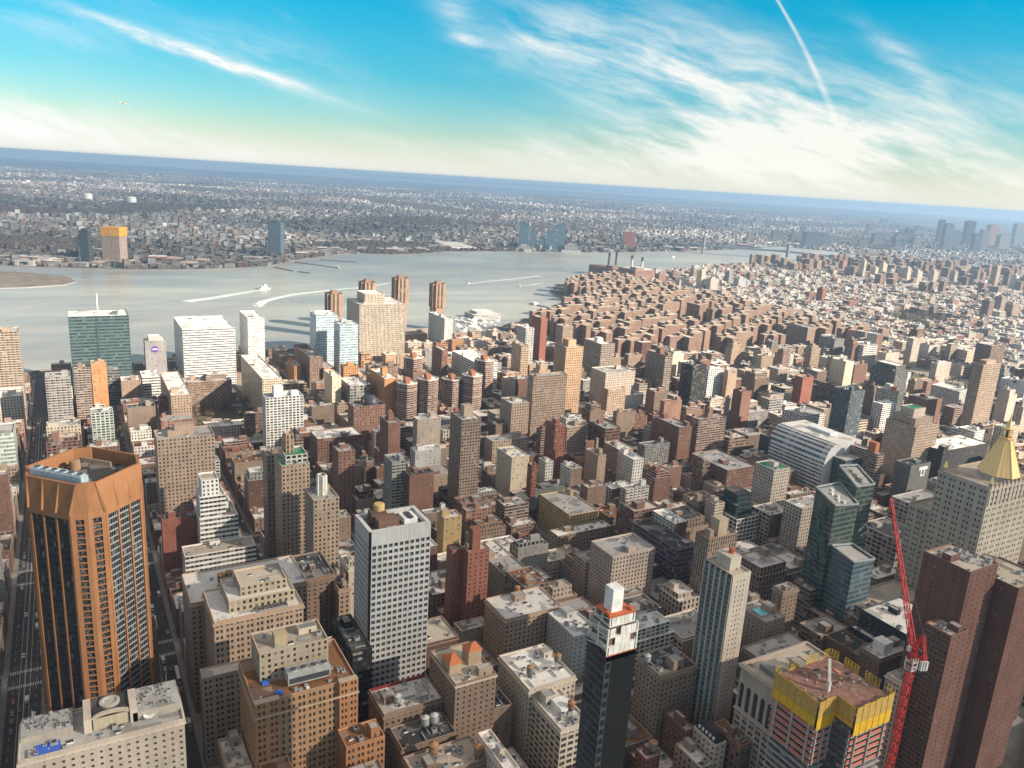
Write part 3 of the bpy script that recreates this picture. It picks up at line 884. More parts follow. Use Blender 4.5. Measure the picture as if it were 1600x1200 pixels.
B('o7',(1040,556),(1012,552),1051,80,'brown','balc','g','apartment tower','rounded brown balcony tower with brick cap')
B('o8',(1084,572),(1065,567),1105,86,'black2','dense','dk','apartment tower','black brick apartment tower with round tank on top')
B('o9',(1108,577),(1103,575),1132,62,'white','grid','w','apartment tower','white gridded apartment block right of the black tower')
B('o9b',(1138,583),(1131,578),1152,58,'tan','few','g','apartment building','tan flat walled building right of the white gridded block')
B('o10',(1160,612),(1146,602),1175,66,'rbrown','few','dk','apartment tower','slim red brown stepped tower with black tank')
B('o11',(868,664),(853,656),885,68,'red','p','g','apartment tower','red brick apartment tower with dark windows, in mid picture')
B('o12',(946,670),(920,652),970,52,'rbrown','rib','g','apartment building','stepped red brown apartment building with rooftop chimney')
B('o12b',(916,690),(891,664),922,44,'rbrown','few','g','apartment building','long dark brick side of a loft left of stepped brick building')
B('o13',(1092,656),(1080,650),1135,60,'pinkb','balc','g','apartment tower','pink brick apartment tower with tall balcony columns')
B('o14',(1062,668),(1032,655),1082,54,'rbrown','small','g','apartment tower','dark red brick apartment block left of the pink balcony tower')
B('o15',(1008,697),(997,685),1047,36,'grey','v','dk','office building','grey pier fronted building with black roof')
B('o16',(935,712),(915,690),937,46,'tan','few','g','apartment building','tan blank slab with a chimney slab standing up')
B('o16b',(968,703),(937,694),990,40,'tan','p','w','apartment building','tan block with pale roof behind the blank slab')
B('o16c',(990,718),(966,700),1006,44,'white2','p','w','apartment building','whitish block with punched windows and pale roof')
B('o17',(1137,735),(1080,706),1180,36,'rbrown','p','g','office building','huge red brown warehouse block with grey rooftop plant')
B('o18',(1164,650),(1160,640),1210,34,'grey','v','g','office building','grey ribbed low office block before the lofts')
B('cream790',(800,715),(777,707),827,52,'cream2','few','w','apartment building','cream apartment block with red brick side tower')
B('redside',(832,728),(826,715),840,54,'red','p','w','apartment building','narrow bright red brick building beside the cream block')
B('wht865',(853,722),(842,712),865,34,'white2','p','w','apartment building','small white building with black windows beside red narrow one')
B('tan757',(770,690),(757,680),826,44,'tan','p','g','apartment building','tan apartment building at the foot of the very tall tower')
B('d1303',(1330,612),(1304,600),1352,92,'slate','v','dk','apartment tower','slate grey glass apartment tower among lofts')
B('g1360',(1400,580),(1362,565),1420,82,'grey2','v','g','apartment tower','grey brown ribbed tower with crown and white dish')
B('terr',(1395,612),(1370,603),1405,62,'cream','grid','g','apartment building','cream framed tower of open balconies with orange bulkhead')
B('wht1365',(1380,632),(1364,622),1400,50,'white','grid','w','apartment building','white gridded block in front of cream balconies')
B('br1420',(1450,625),(1420,612),1473,56,'rbrown','few','g','apartment building','plain brown brick slab right of the white gridded block')
B('wht1480',(1500,612),(1456,600),1520,52,'white2','balc','w','apartment building','white terraced apartment building')
B('br1490',(1492,638),(1475,628),1517,42,'rbrown','balc','g','apartment building','brown brick block with balcony bands')
B('tall1540',(1537,570),(1521,560),1565,118,'tan','dense','g','apartment tower','tall pale tan gridded tower near the right edge')
B('br1560',(1550,540),(1526,528),1572,66,'brown','v','w','office building','brown building with white top far right')
B('lime',(1432,668),(1385,652),1468,78,'tan','p','g','office building','big tan limestone setback building with dark windows')
B('orng',(1372,710),(1320,700),1382,62,'pinkb','balc','g','apartment building','tan pink brick block with orange penthouse before the limestone building')
B('drk1430',(1424,728),(1412,715),1455,56,'grey2','few','dk','office building','dark grey block with pale square emblem on the wall')
B('blk1480',(1475,705),(1468,700),1545,52,'black2','few','w','office building','black glass low office block with white roof rim')
B('bk1275',(1255,590),(1242,583),1272,62,'red','few','g','apartment building','small red brick block among the lofts')
B('cr1300',(1322,565),(1300,560),1335,70,'cream2','few','w','apartment tower','cream flat faced tower catching the sun')
B('br1260',(1310,604),(1262,598),1316,42,'brown','rib','g','office building','brown office block with ribbon windows')
B('gr1225',(1254,650),(1223,640),1290,50,'white2','grid','g','apartment building','pale apartment block with green glass bays behind the curved white hall')
B('v1285',(1305,530),(1283,522),1320,52,'grey','v','dk','hospital building','dark finned hospital block with white roof')
B('w1328',(1350,540),(1328,535),1372,52,'white2','rib','g','hospital building','white ribbed hospital block at the square')
B('w1375',(1385,552),(1372,548),1406,44,'cream','p','g','hospital building','cream hospital block with arched top windows')
B('w1470',(1512,548),(1470,540),1524,42,'cream2','p','w','hospital building','broad cream hospital building with penthouse')
B('w1455',(1465,568),(1455,560),1487,40,'cream','p','w','hospital building','cream block with white attic beside bare trees')
B('t1245',(1263,512),(1230,508),1275,58,'tan2','few','g','apartment tower','plain brown grey slab at the south end of the brick estate')
B('kimmel',(106,495),(87,487),201,112,'teal','glassband','w','hospital tower','large green glass hospital block with white mast')
B('logo',(226,533),(224,520),259,72,'grey','few','w','hospital tower','grey hospital tower with round purple sign')
B('whslab',(285,515),(271,512),367.5,84,'white','rib','w','hospital tower','broad white ribbed hospital slab by the river')
B('whitetower385',(387,497),(374,488),413,90,'white2','glass','w','hospital tower','white and pale glass tower beside the broad white slab')
B('br293',(293,598),(None,594),362,42,'brown','dense','g','hospital building','brown long block in front of the broad white slab')
B('tan251',(267,618),(None,582),299,48,'tan','p','w','hospital building','beige long block with rooftop plant left of the brown block')
B('whst',(222,590),(None,580),251,34,'white2','rib','w','hospital building','white terraced hospital wing under the round purple sign')
B('drkstr',(166,578),(None,572),215,48,'grey2','rib','g','hospital building','dark grey banded wing at the foot of the green glass block')
B('tanbox',(190,595),(None,588),220,37,'tan2','few','w','hospital building','blank tan box beside dark banded wing')
B('br115',(115,575),(None,570),141,72,'brown','balc','g','apartment tower','brown brick half of a two tone tower on the wide street')
B('or140',(142,568),(None,563),166,76,'orange2','few','g','apartment tower','bright orange brick half of a two tone tower')
B('gray72',(70,590),(None,582),110,80,'grey','balc','g','apartment tower','grey and white balcony tower on the wide street')
B('grnw',(142,646),(None,638),177,50,'pgreen','grid','g','apartment building','pale green and white apartment block with brick base')
B('red252',(252,658),(None,650),306,36,'pinkb','p','g','apartment building','pink brick apartment building behind the beige slab')
B('beige384',(410,592),(None,555),440,62,'cream2','dense','w','hospital building','long beige slab block with yellow lit roof')
B('longlow',(322,668),(None,660),415,18,'cream','p','w','garage building','long low cream garage with a row of rooftop units')
B('alex1',(531,507),(509,496),560,92,'bluegl','glass','w','office tower','pale blue glass office tower nearer the city')
B('alex2',(494,492),(484,482),528,96,'bluegl','glass','w','office tower','taller blue glass office tower behind its pale twin')
B('bellev',(562,476),(542,468),634,104,'cream2','v','w','hospital tower','big cream hospital tower with square penthouse by the river')
B('whs',(695,498),(670,493),708,62,'lgrey','few','w','hospital tower','pale windowless slab with white end wall by the river')
B('bro1',(466,555),(None,545),483,34,'brown','p','g','hospital building','brown brick hospital wing near the shore road')
B('bro2',(480,555),(None,538),500,48,'brown','p','dk','hospital building','brown brick hospital centre block with pyramid roof')
B('bro3',(460,572),(None,562),484,32,'orange2','p','g','hospital building','orange brown hospital wing facing the avenue')
B('bro4',(506,575),(None,560),522,32,'orange2','p','g','hospital building','orange brown hospital wing right of its centre block')
B('cop1',(537,572),(None,560),560,39,'orange2','p','grn','hospital building','brick hospital pavilion with green copper roof')
B('lowor1',(624,553),(None,545),648,26,'gold','p','w','school building','ochre school building with gabled front')
B('lowor2',(632,523),(None,518),668,20,'gold','p','g','school building','long ochre terrace at the foot of the river towers')
B('blackroof',(628,1170),(None,1137),728,44,'brown','p','dk','loft building','brown loft with black roof carrying paired silver tanks')
B('beigeroof',(652,1222),(None,1182),760,43,'brown','p','tan','loft building','brown loft with sandy roof and dark sheds at the bottom')
B('tanbot',(764,1216),(None,1153),812,50,'cream','p','w','loft building','cream loft with white roof and wooden tank at the bottom')
B('tanstrip',(1408,1066),(1397,1052),1430,64,'ltan','pairs','w','office building','tan office slab squeezed between red crane and brown balconies')
FIX = {  # x0, x1, y0, y1 where a neighbour's wall is the better guide
    'gridpod': (367, 405, -133.2, -122), 'maroon': (323.4, None, -156.6, None), 'brownwing': (None, None, -405.6, None), 'bluegridlow': (255, None, -436.8, None),
    'mans': (None, 264.6, None, None), 'whitestep2': (None, 569.6, None, None), 'stepbrown': (None, None, -145.6, -138.4), 'creamblank': (None, None, -299.6, None),
    'o6b': (None, 829.0, None, None), 'o6c': (None, None, None, -674.4), 'o16b': (None, 671.6, None, None), 'kimmel': (None, 1200, None, None),
    'drkstr': (None, 1126.6, -51.5, None), 'alex1': (None, 1166, None, None), 'lowor1': (None, 1198, None, None), 'bro1': (1186, 1216, None, None),
    'bro2': (1120, None, None, None), 'bro3': (None, None, -294.6, None), 'cop1': (None, 1107, None, None), 'o12b': (None, 671, -496, None), 'o16': (None, None, -478, None),
    'o18': (None, 740, None, None), 'tall1540': (None, 590, None, None), 'drk1430': (None, 478, None, None),
    'browntower': (None, 232, None, None), 'browntower2': (None, 222, None, -432.4),
    'blackroof': (None, None, -156.6, None), 'tanbox': (None, None, None, -52.0), 'cornbrown': (None, None, -436.2, None), 'redbrick': (None, 430.4, None, None), 'o1': (None, None, -452.6, None), 'o18': (721.6, 740, None, None),
    'blk1480': (None, 520, None, -842.6), 'tanbot': (None, None, None, -162.4),
}


def measure(C, NE, SW, H):
    x0, y0 = at(C[0], C[1], H)
    byy = isinstance(NE, tuple) and NE[0] is None
    lo, hi = x0, x0 + 300
    for _ in range(50):
        m_ = (lo + hi) / 2; q = proj(m_, y0, H)
        inside_ = q[1] > NE[1] if byy else q[0] > (NE[0] if isinstance(NE, tuple) else NE)
        if inside_: lo = m_
        else: hi = m_
    x1 = lo; lo, hi = 0, 300
    for _ in range(50):
        m_ = (lo + hi) / 2
        if proj(x0, y0 - m_, H)[0] < SW: lo = m_
        else: hi = m_
    return x0, x1, y0 - lo, y0


SPECIAL = {'gridtower', 'kimmel_', 'blackneedle', 'creamglass', 'ornate'}
GEO = {'twopark_low', 'twopark_mid', 'brickhotel', 'park4', 'tiletan', 'maroon', 'longw1', 'longw2', 'brownmid', 'whitegrey', 'lofttan', 'browntower', 'brownwing', 'bluegrid', 'bluegridlow',
       'tan28', 'redbrick', 'roofs29', 'poolb', 'brownwavy', 'stepbrown', 'cornbrown', 'tanleft29', 'mans', 'redlow', 'brlow', 'blackroof', 'beigeroof', 'tanbot', 'tanstrip'}
DIM, ROOT, LABEL = {}, {}, {}
OCC = []           # footprints already built on
VIS = []           # (x range in the picture, roof line, distance, extent) of measured buildings


def free_name(cat): return cat.replace(' ', '_')


def make_walls(m, x0, x1, y0, y1, z0, z1, fac, c, geo=False, base=5.0, side=None):
    """four walls; the two towards the city's west and north get real openings when geo is set"""
    pi, fl, rects, opt = FAC[fac]
    wins = []
    if geo and rects:
        for (p, D, L) in (((x1, y1), (-1, 0), x1 - x0), ((x0, y1), (0, -1), y1 - y0)):
            rc_ = rects; pi_ = pi
            if fac == 'balc' and D[1]: pi_, _, rc_, _ = FAC['tiny']
            nb = max(1, round(L / pi_)); nf = max(1, round((z1 - z0 - base - 1.2) / fl))
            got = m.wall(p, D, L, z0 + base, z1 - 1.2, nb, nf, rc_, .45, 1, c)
            if 'skip' in opt:  # keep all openings: on a plain wall they come in few columns
                pass
            wins += got
            Dv = Vector((D[0], D[1], 0)) * L
            q = (p[0] + Dv.x, p[1] + Dv.y)
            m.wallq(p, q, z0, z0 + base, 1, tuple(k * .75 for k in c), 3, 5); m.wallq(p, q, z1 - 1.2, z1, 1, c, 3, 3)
        m.wallq((x0, y0), (x1, y0), z0, z1, 0, c, pi, fl); m.wallq((x1, y0), (x1, y1), z0, z1, 0, c, pi, fl)
    elif side:      # a lot between neighbours: plain brick on the party walls
        fp_, fl2 = FAC['few'][:2]
        m.wallq((x0, y0), (x1, y0), z0, z1, 0, c, pi, fl); m.wallq((x1, y1), (x0, y1), z0, z1, 0, c, pi, fl)
        m.wallq((x1, y0), (x1, y1), z0, z1, 2, side, fp_, fl2); m.wallq((x0, y1), (x0, y0), z0, z1, 2, side, fp_, fl2)
    else:
        m.box(x0, x1, y0, y1, z0, z1, fac, 0, None, c)
    return wins


def block(root, x0, x1, y0, y1, z0, z1, fac, c, roof, geo=False, ins=.45, low=1.0, name='wall', rim=None, winmesh=None, limit=100, side=None):
    """one volume of a building: wall with parapet, and its roof"""
    o = tuple(root.location)
    m = M(); wins = make_walls(m, x0, x1, y0, y1, z0, z1, fac, c, geo, 5.0, side)
    P = [(x0, y0), (x1, y0), (x1, y1), (x0, y1)]; I = [(x0 + ins, y0 + ins), (x1 - ins, y0 + ins), (x1 - ins, y1 - ins), (x0 + ins, y1 - ins)]
    m.ring(P, I, z1, z1 - low, 1, rim or tuple(min(.75, k * 1.25 + .05) for k in c))
    m.build(name, [facade_mat(fac), MASON] + ([facade_mat('few')] if side else []), root, o)
    m = M(); m.poly([(*q, z1 - low) for q in I], 0); m.build('roof', [roof_mat(roof)], root, o)
    if wins:
        put_windows(root, wins, winmesh, limit)
        rw = random.Random(int(x0 * 3 + y0 * 5))
        for (c_, D_, w_, h_) in rw.sample(wins, min(14, len(wins) // 9)):     # window units sticking out of the openings
            n_ = D_.cross(Vector((0, 0, 1))); q_ = c_ + n_ * .25 - Vector((0, 0, h_ * .5)) - Vector(o)
            inst('air_conditioner', AC, root, q_, (.8, 1.1, .6), math.atan2(D_.y, D_.x))
    return I


def cornice(root, x0, x1, y0, y1, z, c, out=.7, h=1.0):
    m = M(); P = [(x0 - out, y0 - out), (x1 + out, y0 - out), (x1 + out, y1 + out), (x0 - out, y1 + out)]; I = [(x0 + .02, y0 + .02), (x1 - .02, y0 + .02), (x1 - .02, y1 - .02), (x0 + .02, y1 - .02)]
    m.prism(P, z - h, z, 'blank', 0, None, c)
    n = 4
    for i in range(n):
        j = (i + 1) % n
        m.poly([(*P[i], z), (*P[j], z), (*I[j], z), (*I[i], z)], 0, None, c); m.poly([(*P[j], z - h), (*P[i], z - h), (*I[i], z - h), (*I[j], z - h)], 0, None, c)
    return m.build('cornice', [MASON], root, tuple(root.location))


for (key, C, NE, SW, H, cn, fac, roof, cat, label) in T:
    x0, x1, y0, y1 = measure(C, NE, SW, H)
    if key in FIX:
        f = FIX[key]; x0, x1, y0, y1 = (a if b is None else b for a, b in zip((x0, x1, y0, y1), f))
    if x1 - x0 < 9 and key not in FIX: x1 = x0 + 9
    DIM[key] = (x0, x1, y0, y1, H); LABEL[key] = label
    OCC.append((x0, x1, y0, y1))
    px = [proj(x, y, H) for x, y in ((x0, y1), (x1, y1), (x0, y0))]
    VIS.append((min(q[0] for q in px), max(q[0] for q in px), px[0][1], px[0][2], proj(x0, y1, 0)[1] - px[0][1]))
    root = empty(free_name(cat), (x0 + x1) / 2, (y0 + y1) / 2); ROOT[key] = root
    tag(root, label, cat)
    if key in SPECIAL: continue
    near = px[0][2] < 560
    r = random.Random(key)
    kf = r.uniform(.92, 1.07); c = tuple(k * kf * r.uniform(.985, 1.015) for k in PAL[cn])
    if fac == 'few' and key in GEO: use = 'small'
    else: use = fac
    block(root, x0, x1, y0, y1, 0, H, use if not (fac == 'few' and key not in GEO) else 'few', c, roof, key in GEO, winmesh=WIN_DARK)
    if near and cat in ('loft building', 'office building') and cn in ('tan', 'cream', 'ltan', 'tan2', 'brown'): cornice(root, x0, x1, y0, y1, H - 1.6, tuple(min(.6, k * 1.15) for k in c))
    if key not in ('park4', 'brickhotel', 'twopark_mid', 'tiletan'):
        a = (x1 - x0) * (y1 - y0)
        n = int(min(18, a / 40)) if px[0][2] < 420 else int(min(12, a / 60)) if near else int(min(7, a / 90))
        clutter(root, x0 + .6, x1 - .6, y0 + .6, y1 - .6, H - 1.0, n, cn if cn in PAL else 'tan', r, near)

# ------------------------------------------------------------------ buildings with a shape of their own
def occ(x0, x1, y0, y1): OCC.append((x0, x1, y0, y1))
def vis(pts, H):
    q = [proj(x, y, H) for x, y in pts]
    k = min(q, key=lambda a: a[2]); b = proj(*min(pts, key=lambda p_: proj(p_[0], p_[1], H)[2]), 0)
    VIS.append((min(a[0] for a in q), max(a[0] for a in q), min(a[1] for a in q) + 12, k[2], b[1] - k[1]))


# --- orange tower: a square set diagonally to the streets, with cut corners and a blank crown
def orange_tower():
    cx, cy = 424.5, -1.0; c = PAL['orange']
    root = empty('office_tower', cx, cy)
    tag(root, 'orange brick tower with dark window bays, set diagonally, cooling units inside its crown', 'office tower')
    occ(394, 458, -32, 34); LABEL['orange'] = 'orange tower'
    a, b = 24.6, 7.5
    base = [(-a, b), (-a, -b), (-b, -a), (b, -a), (a, -b), (a, b), (b, a), (-b, a)]   # counter-clockwise from above
    P = [(cx + x, cy + y) for x, y in base]
    vis(P, 169)
    z0, z1, z2 = 30.0, 151.0, 166.5
    o = tuple(root.location)
    rib = facade_mat('ribdark')
    core = M(); pier = []
    for i in range(8):
        p, q = Vector((*P[i], 0)), Vector((*P[(i + 1) % 8], 0))
        if i % 2 == 1:      # wide faces: three bays of glass between tall piers
            D = (q - p).normalized(); n = D.cross(Vector((0, 0, 1))); L = (q - p).length
            ins = p - n * .55, q - n * .55
            m = M(); m.wallq((ins[0].x, ins[0].y), (ins[1].x, ins[1].y), z0, z1 - 3, 0, (.05, .053, .058) if i == 7 else (.27, .28, .29), 1.5, 3.35)  # north west face's shade is put into its darker spandrel colour
            m.build('curtain_wall', [rib], root, o)
            for k in range(4):
                s = .6 + k * (L - 1.2) / 3; w_ = 1.3 if k in (0, 3) else .9
                A = p + D * max(0, s - w_ / 2 - (.0 if k else .1)); A = p + D * (s - w_ / 2)
                m = M(); Q = [A - n * 1.2, A + D * w_ - n * 1.2, A + D * w_ + n * .22, A + n * .22]
                m.prism([(t.x, t.y) for t in (Q[3], Q[2], Q[1], Q[0])], z0 - 4, z1 + .5, 'blank', 0, 0, c); m.build('pier', [MASON], root, o)
            m = M(); Q = [p - n * 1.2, q - n * 1.2, q + n * .1, p + n * .1]
            m.prism([(t.x, t.y) for t in (Q[3], Q[2], Q[1], Q[0])], z1 - 3.2, z1, 'blank', 0, 0, c); m.build('spandrel', [MASON], root, o)
        else:               # cut corners: two columns of hooded windows
            mid = (p + q) / 2; D = (q - p).normalized(); n = D.cross(Vector((0, 0, 1))); rg = mid + n * 1.6
            m = M(); wins = []
            for A, Bq in ((p, rg), (rg, q)):
                L = (Bq - A).length
                wins += m.wall((A.x, A.y), (Bq - A).to_2d(), L, z0, z1 - 3, 1, 36, [(.25, .75, .06, .92)], .9, 0, c)
                m.wallq((A.x, A.y), (Bq.x, Bq.y), z1 - 3, z1, 0, c, 3, 3)
            m.build('corner_wall', [MASON], root, o)
            if i in (0, 6, 2): put_windows(root, wins, WIN_PLAIN, 36 if i else 72)
    # crown: corners lean outwards, folded panels between fins
    top = [(-27.0, 4.6), (-27.0, -4.6), (-6.8, -24.9), (6.8, -24.9), (27.0, -4.6), (27.0, 4.6), (6.8, 24.9), (-6.8, 24.9)]
    Tp = [(cx + x, cy + y) for x, y in top]
    m = M()
    for i in range(8):
        j = (i + 1) % 8; p, q, s, t = P[i], P[j], Tp[j], Tp[i]
        if i % 2 == 1:
            n = Vector((q[1] - p[1], p[0] - q[0], 0)).normalized()
            for k in range(3):
                f = lambda A, B_, u: (A[0] + (B_[0] - A[0]) * u, A[1] + (B_[1] - A[1]) * u)
                u0, u1 = k / 3, (k + 1) / 3
                m.poly([(*f(p, q, u0), z1), (*f(p, q, u1), z1), (*f(t, s, u1), z2), (*f(t, s, u0), z2)], 0, None, c)
            for k in range(4):
                u = k / 3; A = Vector((*f(p, q, u), z1 - .5)); Bt = Vector((*f(t, s, u), z2))
                D = Vector((q[0] - p[0], q[1] - p[1], 0)).normalized() * .75
                for sg in (-1, 1):
                    tri_ = [A + D * sg, A + n * .9, Bt + n * .12, Bt + D * sg]
                    m.poly(tri_ if sg < 0 else tri_[::-1], 0, None, tuple(v * 1.04 for v in c))
        else:
            mid = ((p[0] + q[0]) / 2 + (-1.6 if i == 0 else 1.6 if i == 4 else 0), (p[1] + q[1]) / 2 + (-1.6 if i == 2 else 1.6 if i == 6 else 0))
            mt = ((s[0] + t[0]) / 2, (s[1] + t[1]) / 2)
            m.poly([(*p, z1), (*mid, z1), (*mt, z2), (*t, z2)], 0, None, c); m.poly([(*mid, z1), (*q, z1), (*s, z2), (*mt, z2)], 0, None, c)
    In = [(cx + x * .945, cy + y * .945) for x, y in top]
    m.ring(Tp, In, z2, z2 - 7, 0, tuple(v * .9 for v in c)); m.build('crown', [MASON], root, o)
    m = M(); m.poly([(*q, z2 - 7) for q in In], 0); m.build('roof', [roof_mat('dk')], root, o)
    pale = plain('pale blue sheet', (.40, .49, .55), .5, .2)
    d1, d2 = Vector((1, 1, 0)).normalized(), Vector((1, -1, 0)).normalized()
    for k in range(6):   # row of cooling units along the north west rim
        m = M(); m.box(-2.6, 2.6, -2.2, 2.2, 0, 5.6); m.box(-1.9, 1.9, -1.6, 1.6, 5.61, 6.4); m.lathe(0, 0, [(1.3, 6.41), (1.3, 6.7), (0, 6.6)], 12, 1)
        u = m.build('cooling_unit', [pale, G_DARK], root)
        s = Vector((-21.5, 2.0, 0)) + d1 * (k * 5.0); u.location = (s.x, s.y, z2 - 3.4); u.rotation_euler = (0, 0, R(45))
    m = M(); m.lathe(0, 0, [(2.6, 0), (2.6, 4.5), (2.2, 5.0), (0, 5.0)], 16, 0, (.30, .20, .12)); u = m.build('tank_housing', [MASON], root); u.location = (14, 4, z2 - 7)
    m = M(); m.box(-3, 3, -4, 4, 0, 6, c=(.35, .36, .30)); u = m.build('bulkhead', [MASON], root); u.location = (-3, 12, z2 - 7); u.rotation_euler = (0, 0, R(45))
    m = M(); m.box(-2, 2, -2.5, 2.5, 0, 3, c=(.5, .48, .45)); u = m.build('bulkhead', [MASON], root); u.location = (8, 14, z2 - 7); u.rotation_euler = (0, 0, R(45))
    m = M(); m.box(-9, 9, -.3, .3, 0, 2.6, c=(.4, .32, .26)); u = m.build('screen_wall', [MASON], root); u.location = (18, -6, z2 - 7); u.rotation_euler = (0, 0, R(45))
    # base: dark recessed floor, then blank orange blocks split by slots
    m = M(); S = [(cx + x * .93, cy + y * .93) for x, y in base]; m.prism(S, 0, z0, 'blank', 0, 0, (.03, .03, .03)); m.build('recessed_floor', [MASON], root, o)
    for i in range(8):
        p, q = Vector((*P[i], 0)), Vector((*P[(i + 1) % 8], 0)); n = (q - p).normalized().cross(Vector((0, 0, 1)))
        ks = 3 if i % 2 else 1
        for k in range(ks):
            A, Bq = p + (q - p) * ((k + .03) / ks), p + (q - p) * ((k + .97) / ks)
            Q = [A + n * 1.4, Bq + n * 1.4, Bq - n * 1.0, A - n * 1.0]
            m = M(); m.prism([(t.x, t.y) for t in Q], 0, z0 - 6, 'blank', 0, 0, c); m.build('podium_block', [MASON], root, o)
orange_tower()


# --- tall pale grid tower
x0, x1, y0, y1, H = DIM['gridtower']; root = ROOT['gridtower']; c = PAL['lgrey']; o = tuple(root.location)
m = M(); wins = []
wins += m.wall((x0, y1 - 1.2), (0, -1), y1 - y0 - 1.2, 6, H - 8, 11, 30, [(.15, .85, .2, .78)], .6, 0, c)
wins += m.wall((x1, y1), (-1, 0), x1 - x0 - 1.2, 6, H - 8, 12, 30, [(.2, .8, .24, .76)], .6, 0, c)
m.wallq((x0, y1 - 1.2), (x0, y0), H - 8, H, 0, c, 2, 4); m.wallq((x1, y1), (x0 + 1.2, y1), H - 8, H, 0, c, 2, 4)
m.wallq((x0, y1 - 1.2), (x0, y0), 0, 6, 0, c, 2, 4); m.wallq((x1, y1), (x0 + 1.2, y1), 0, 6, 0, c, 2, 4)
m.wallq((x0, y0), (x1, y0), 0, H, 0, c, 2, 4); m.wallq((x1, y0), (x1, y1), 0, H, 0, c, 2, 4)
P = [(x0, y0), (x1, y0), (x1, y1), (x0, y1)]; I = [(x0 + 2.2, y0 + 2.2), (x1 - 2.2, y0 + 2.2), (x1 - 2.2, y1 - 2.2), (x0 + 2.2, y1 - 2.2)]
m.ring(P, I, H, H - 2.5, 0, (.5, .5, .5)); m.build('wall', [MASON], root, o)
m = M(); m.wallq((x0 + 1.2, y1), (x0 + 1.2, y1 - 1.2), 0, H - .1, 0, (.04, .04, .045), 2, 4); m.wallq((x0 + 1.2, y1 - 1.2), (x0, y1 - 1.2), 0, H - .1, 0, (.04, .04, .045), 2, 4); m.build('corner_slot', [MASON], root, o)
m = M(); m.poly([(*q, H - 2.5) for q in I], 0); m.build('roof', [roof_mat('dk')], root, o)
put_windows(root, wins, WIN_DARK)
def onroof(root, nm, mats, x, y, z, sx, sy, h, c=(.3, .3, .3)):
    m = M(); m.box(-sx / 2, sx / 2, -sy / 2, sy / 2, 0, h, c=c); u = m.build(nm, mats, root)
    u.location = (x - root.location.x, y - root.location.y, z - root.location.z); return u
w_, d_ = x1 - x0, y1 - y0
onroof(root, 'bulkhead', [MASON], x0 + w_ * .45, y0 + d_ * .62, H - 2.5, 9, 12, 4.5, (.17, .10, .07))
onroof(root, 'bulkhead', [MASON], x0 + w_ * .72, y0 + d_ * .7, H - 2.5, 7, 9, 6, (.12, .08, .06))
onroof(root, 'cooling_frame', [G_WHITE], x0 + w_ * .5, y0 + d_ * .25, H - 2.5, 10, 8, 3.2)
for k in range(3):
    m = M(); m.lathe(0, 0, [(1.9, 0), (1.9, .5), (1.5, .4), (0, .4)], 12); u = m.build('fan', [G_DARK], root); u.location = (x0 + w_ * .35 + k * 2.9 - o[0], y0 + d_ * .25 - o[1], H + .71)
m = M(); m.lathe(0, 0, [(3.2, 0), (3.2, 3.2), (2.6, 3.7), (0, 3.8)], 18, 0, (.52, .36, .17)); u = m.build('tank_housing', [MASON], root); u.location = (x0 + w_ * .78 - o[0], y0 + d_ * .66 - o[1], H + 3.5)
clutter(root, x0 + 3, x1 - 3, y0 + 3, y1 - 3, H - 2.5, 5, 'grey', random.Random(3), False, False)

# --- black needle: dark glass shaft, unfinished white crown with red decks
x0, x1, y0, y1, H = DIM['blackneedle']; root = ROOT['blackneedle']; o = tuple(root.location)
x1 = max(x1, x0 + 12)
hz_ = 154.0
m = M(); m.wallq((x0, y1), (x0, y0), 0, hz_ - 4, 1, (.009, .0095, .011), 3, 3); m.wallq((x1, y1), (x0, y1), 0, hz_, 0, (.05, .053, .06), 1.9, 3.4)
m.wallq((x0, y0), (x1, y0), 0, hz_, 0, (.03, .03, .035), 1.9, 3.4); m.wallq((x1, y0), (x1, y1), 0, hz_, 0, (.03, .03, .035), 1.9, 3.4)
m.build('shaft', [facade_mat('glass'), MASON], root, o)
m = M(); wins = m.wall((x0 - .05, y1 + .05), (0, -1), 2.6, 30, hz_ - 4, 1, 30, [(.15, .9, .2, .8)], .4, 0, (.05, .05, .055)); m.build('corner_bay', [MASON], root, o); put_windows(root, wins, WIN_PALE, 30)
zz = hz_ - 2
deck = plain('primed deck edge', (.50, .12, .05), .8); wht = plain('white sheathing', (.66, .63, .58), .8)
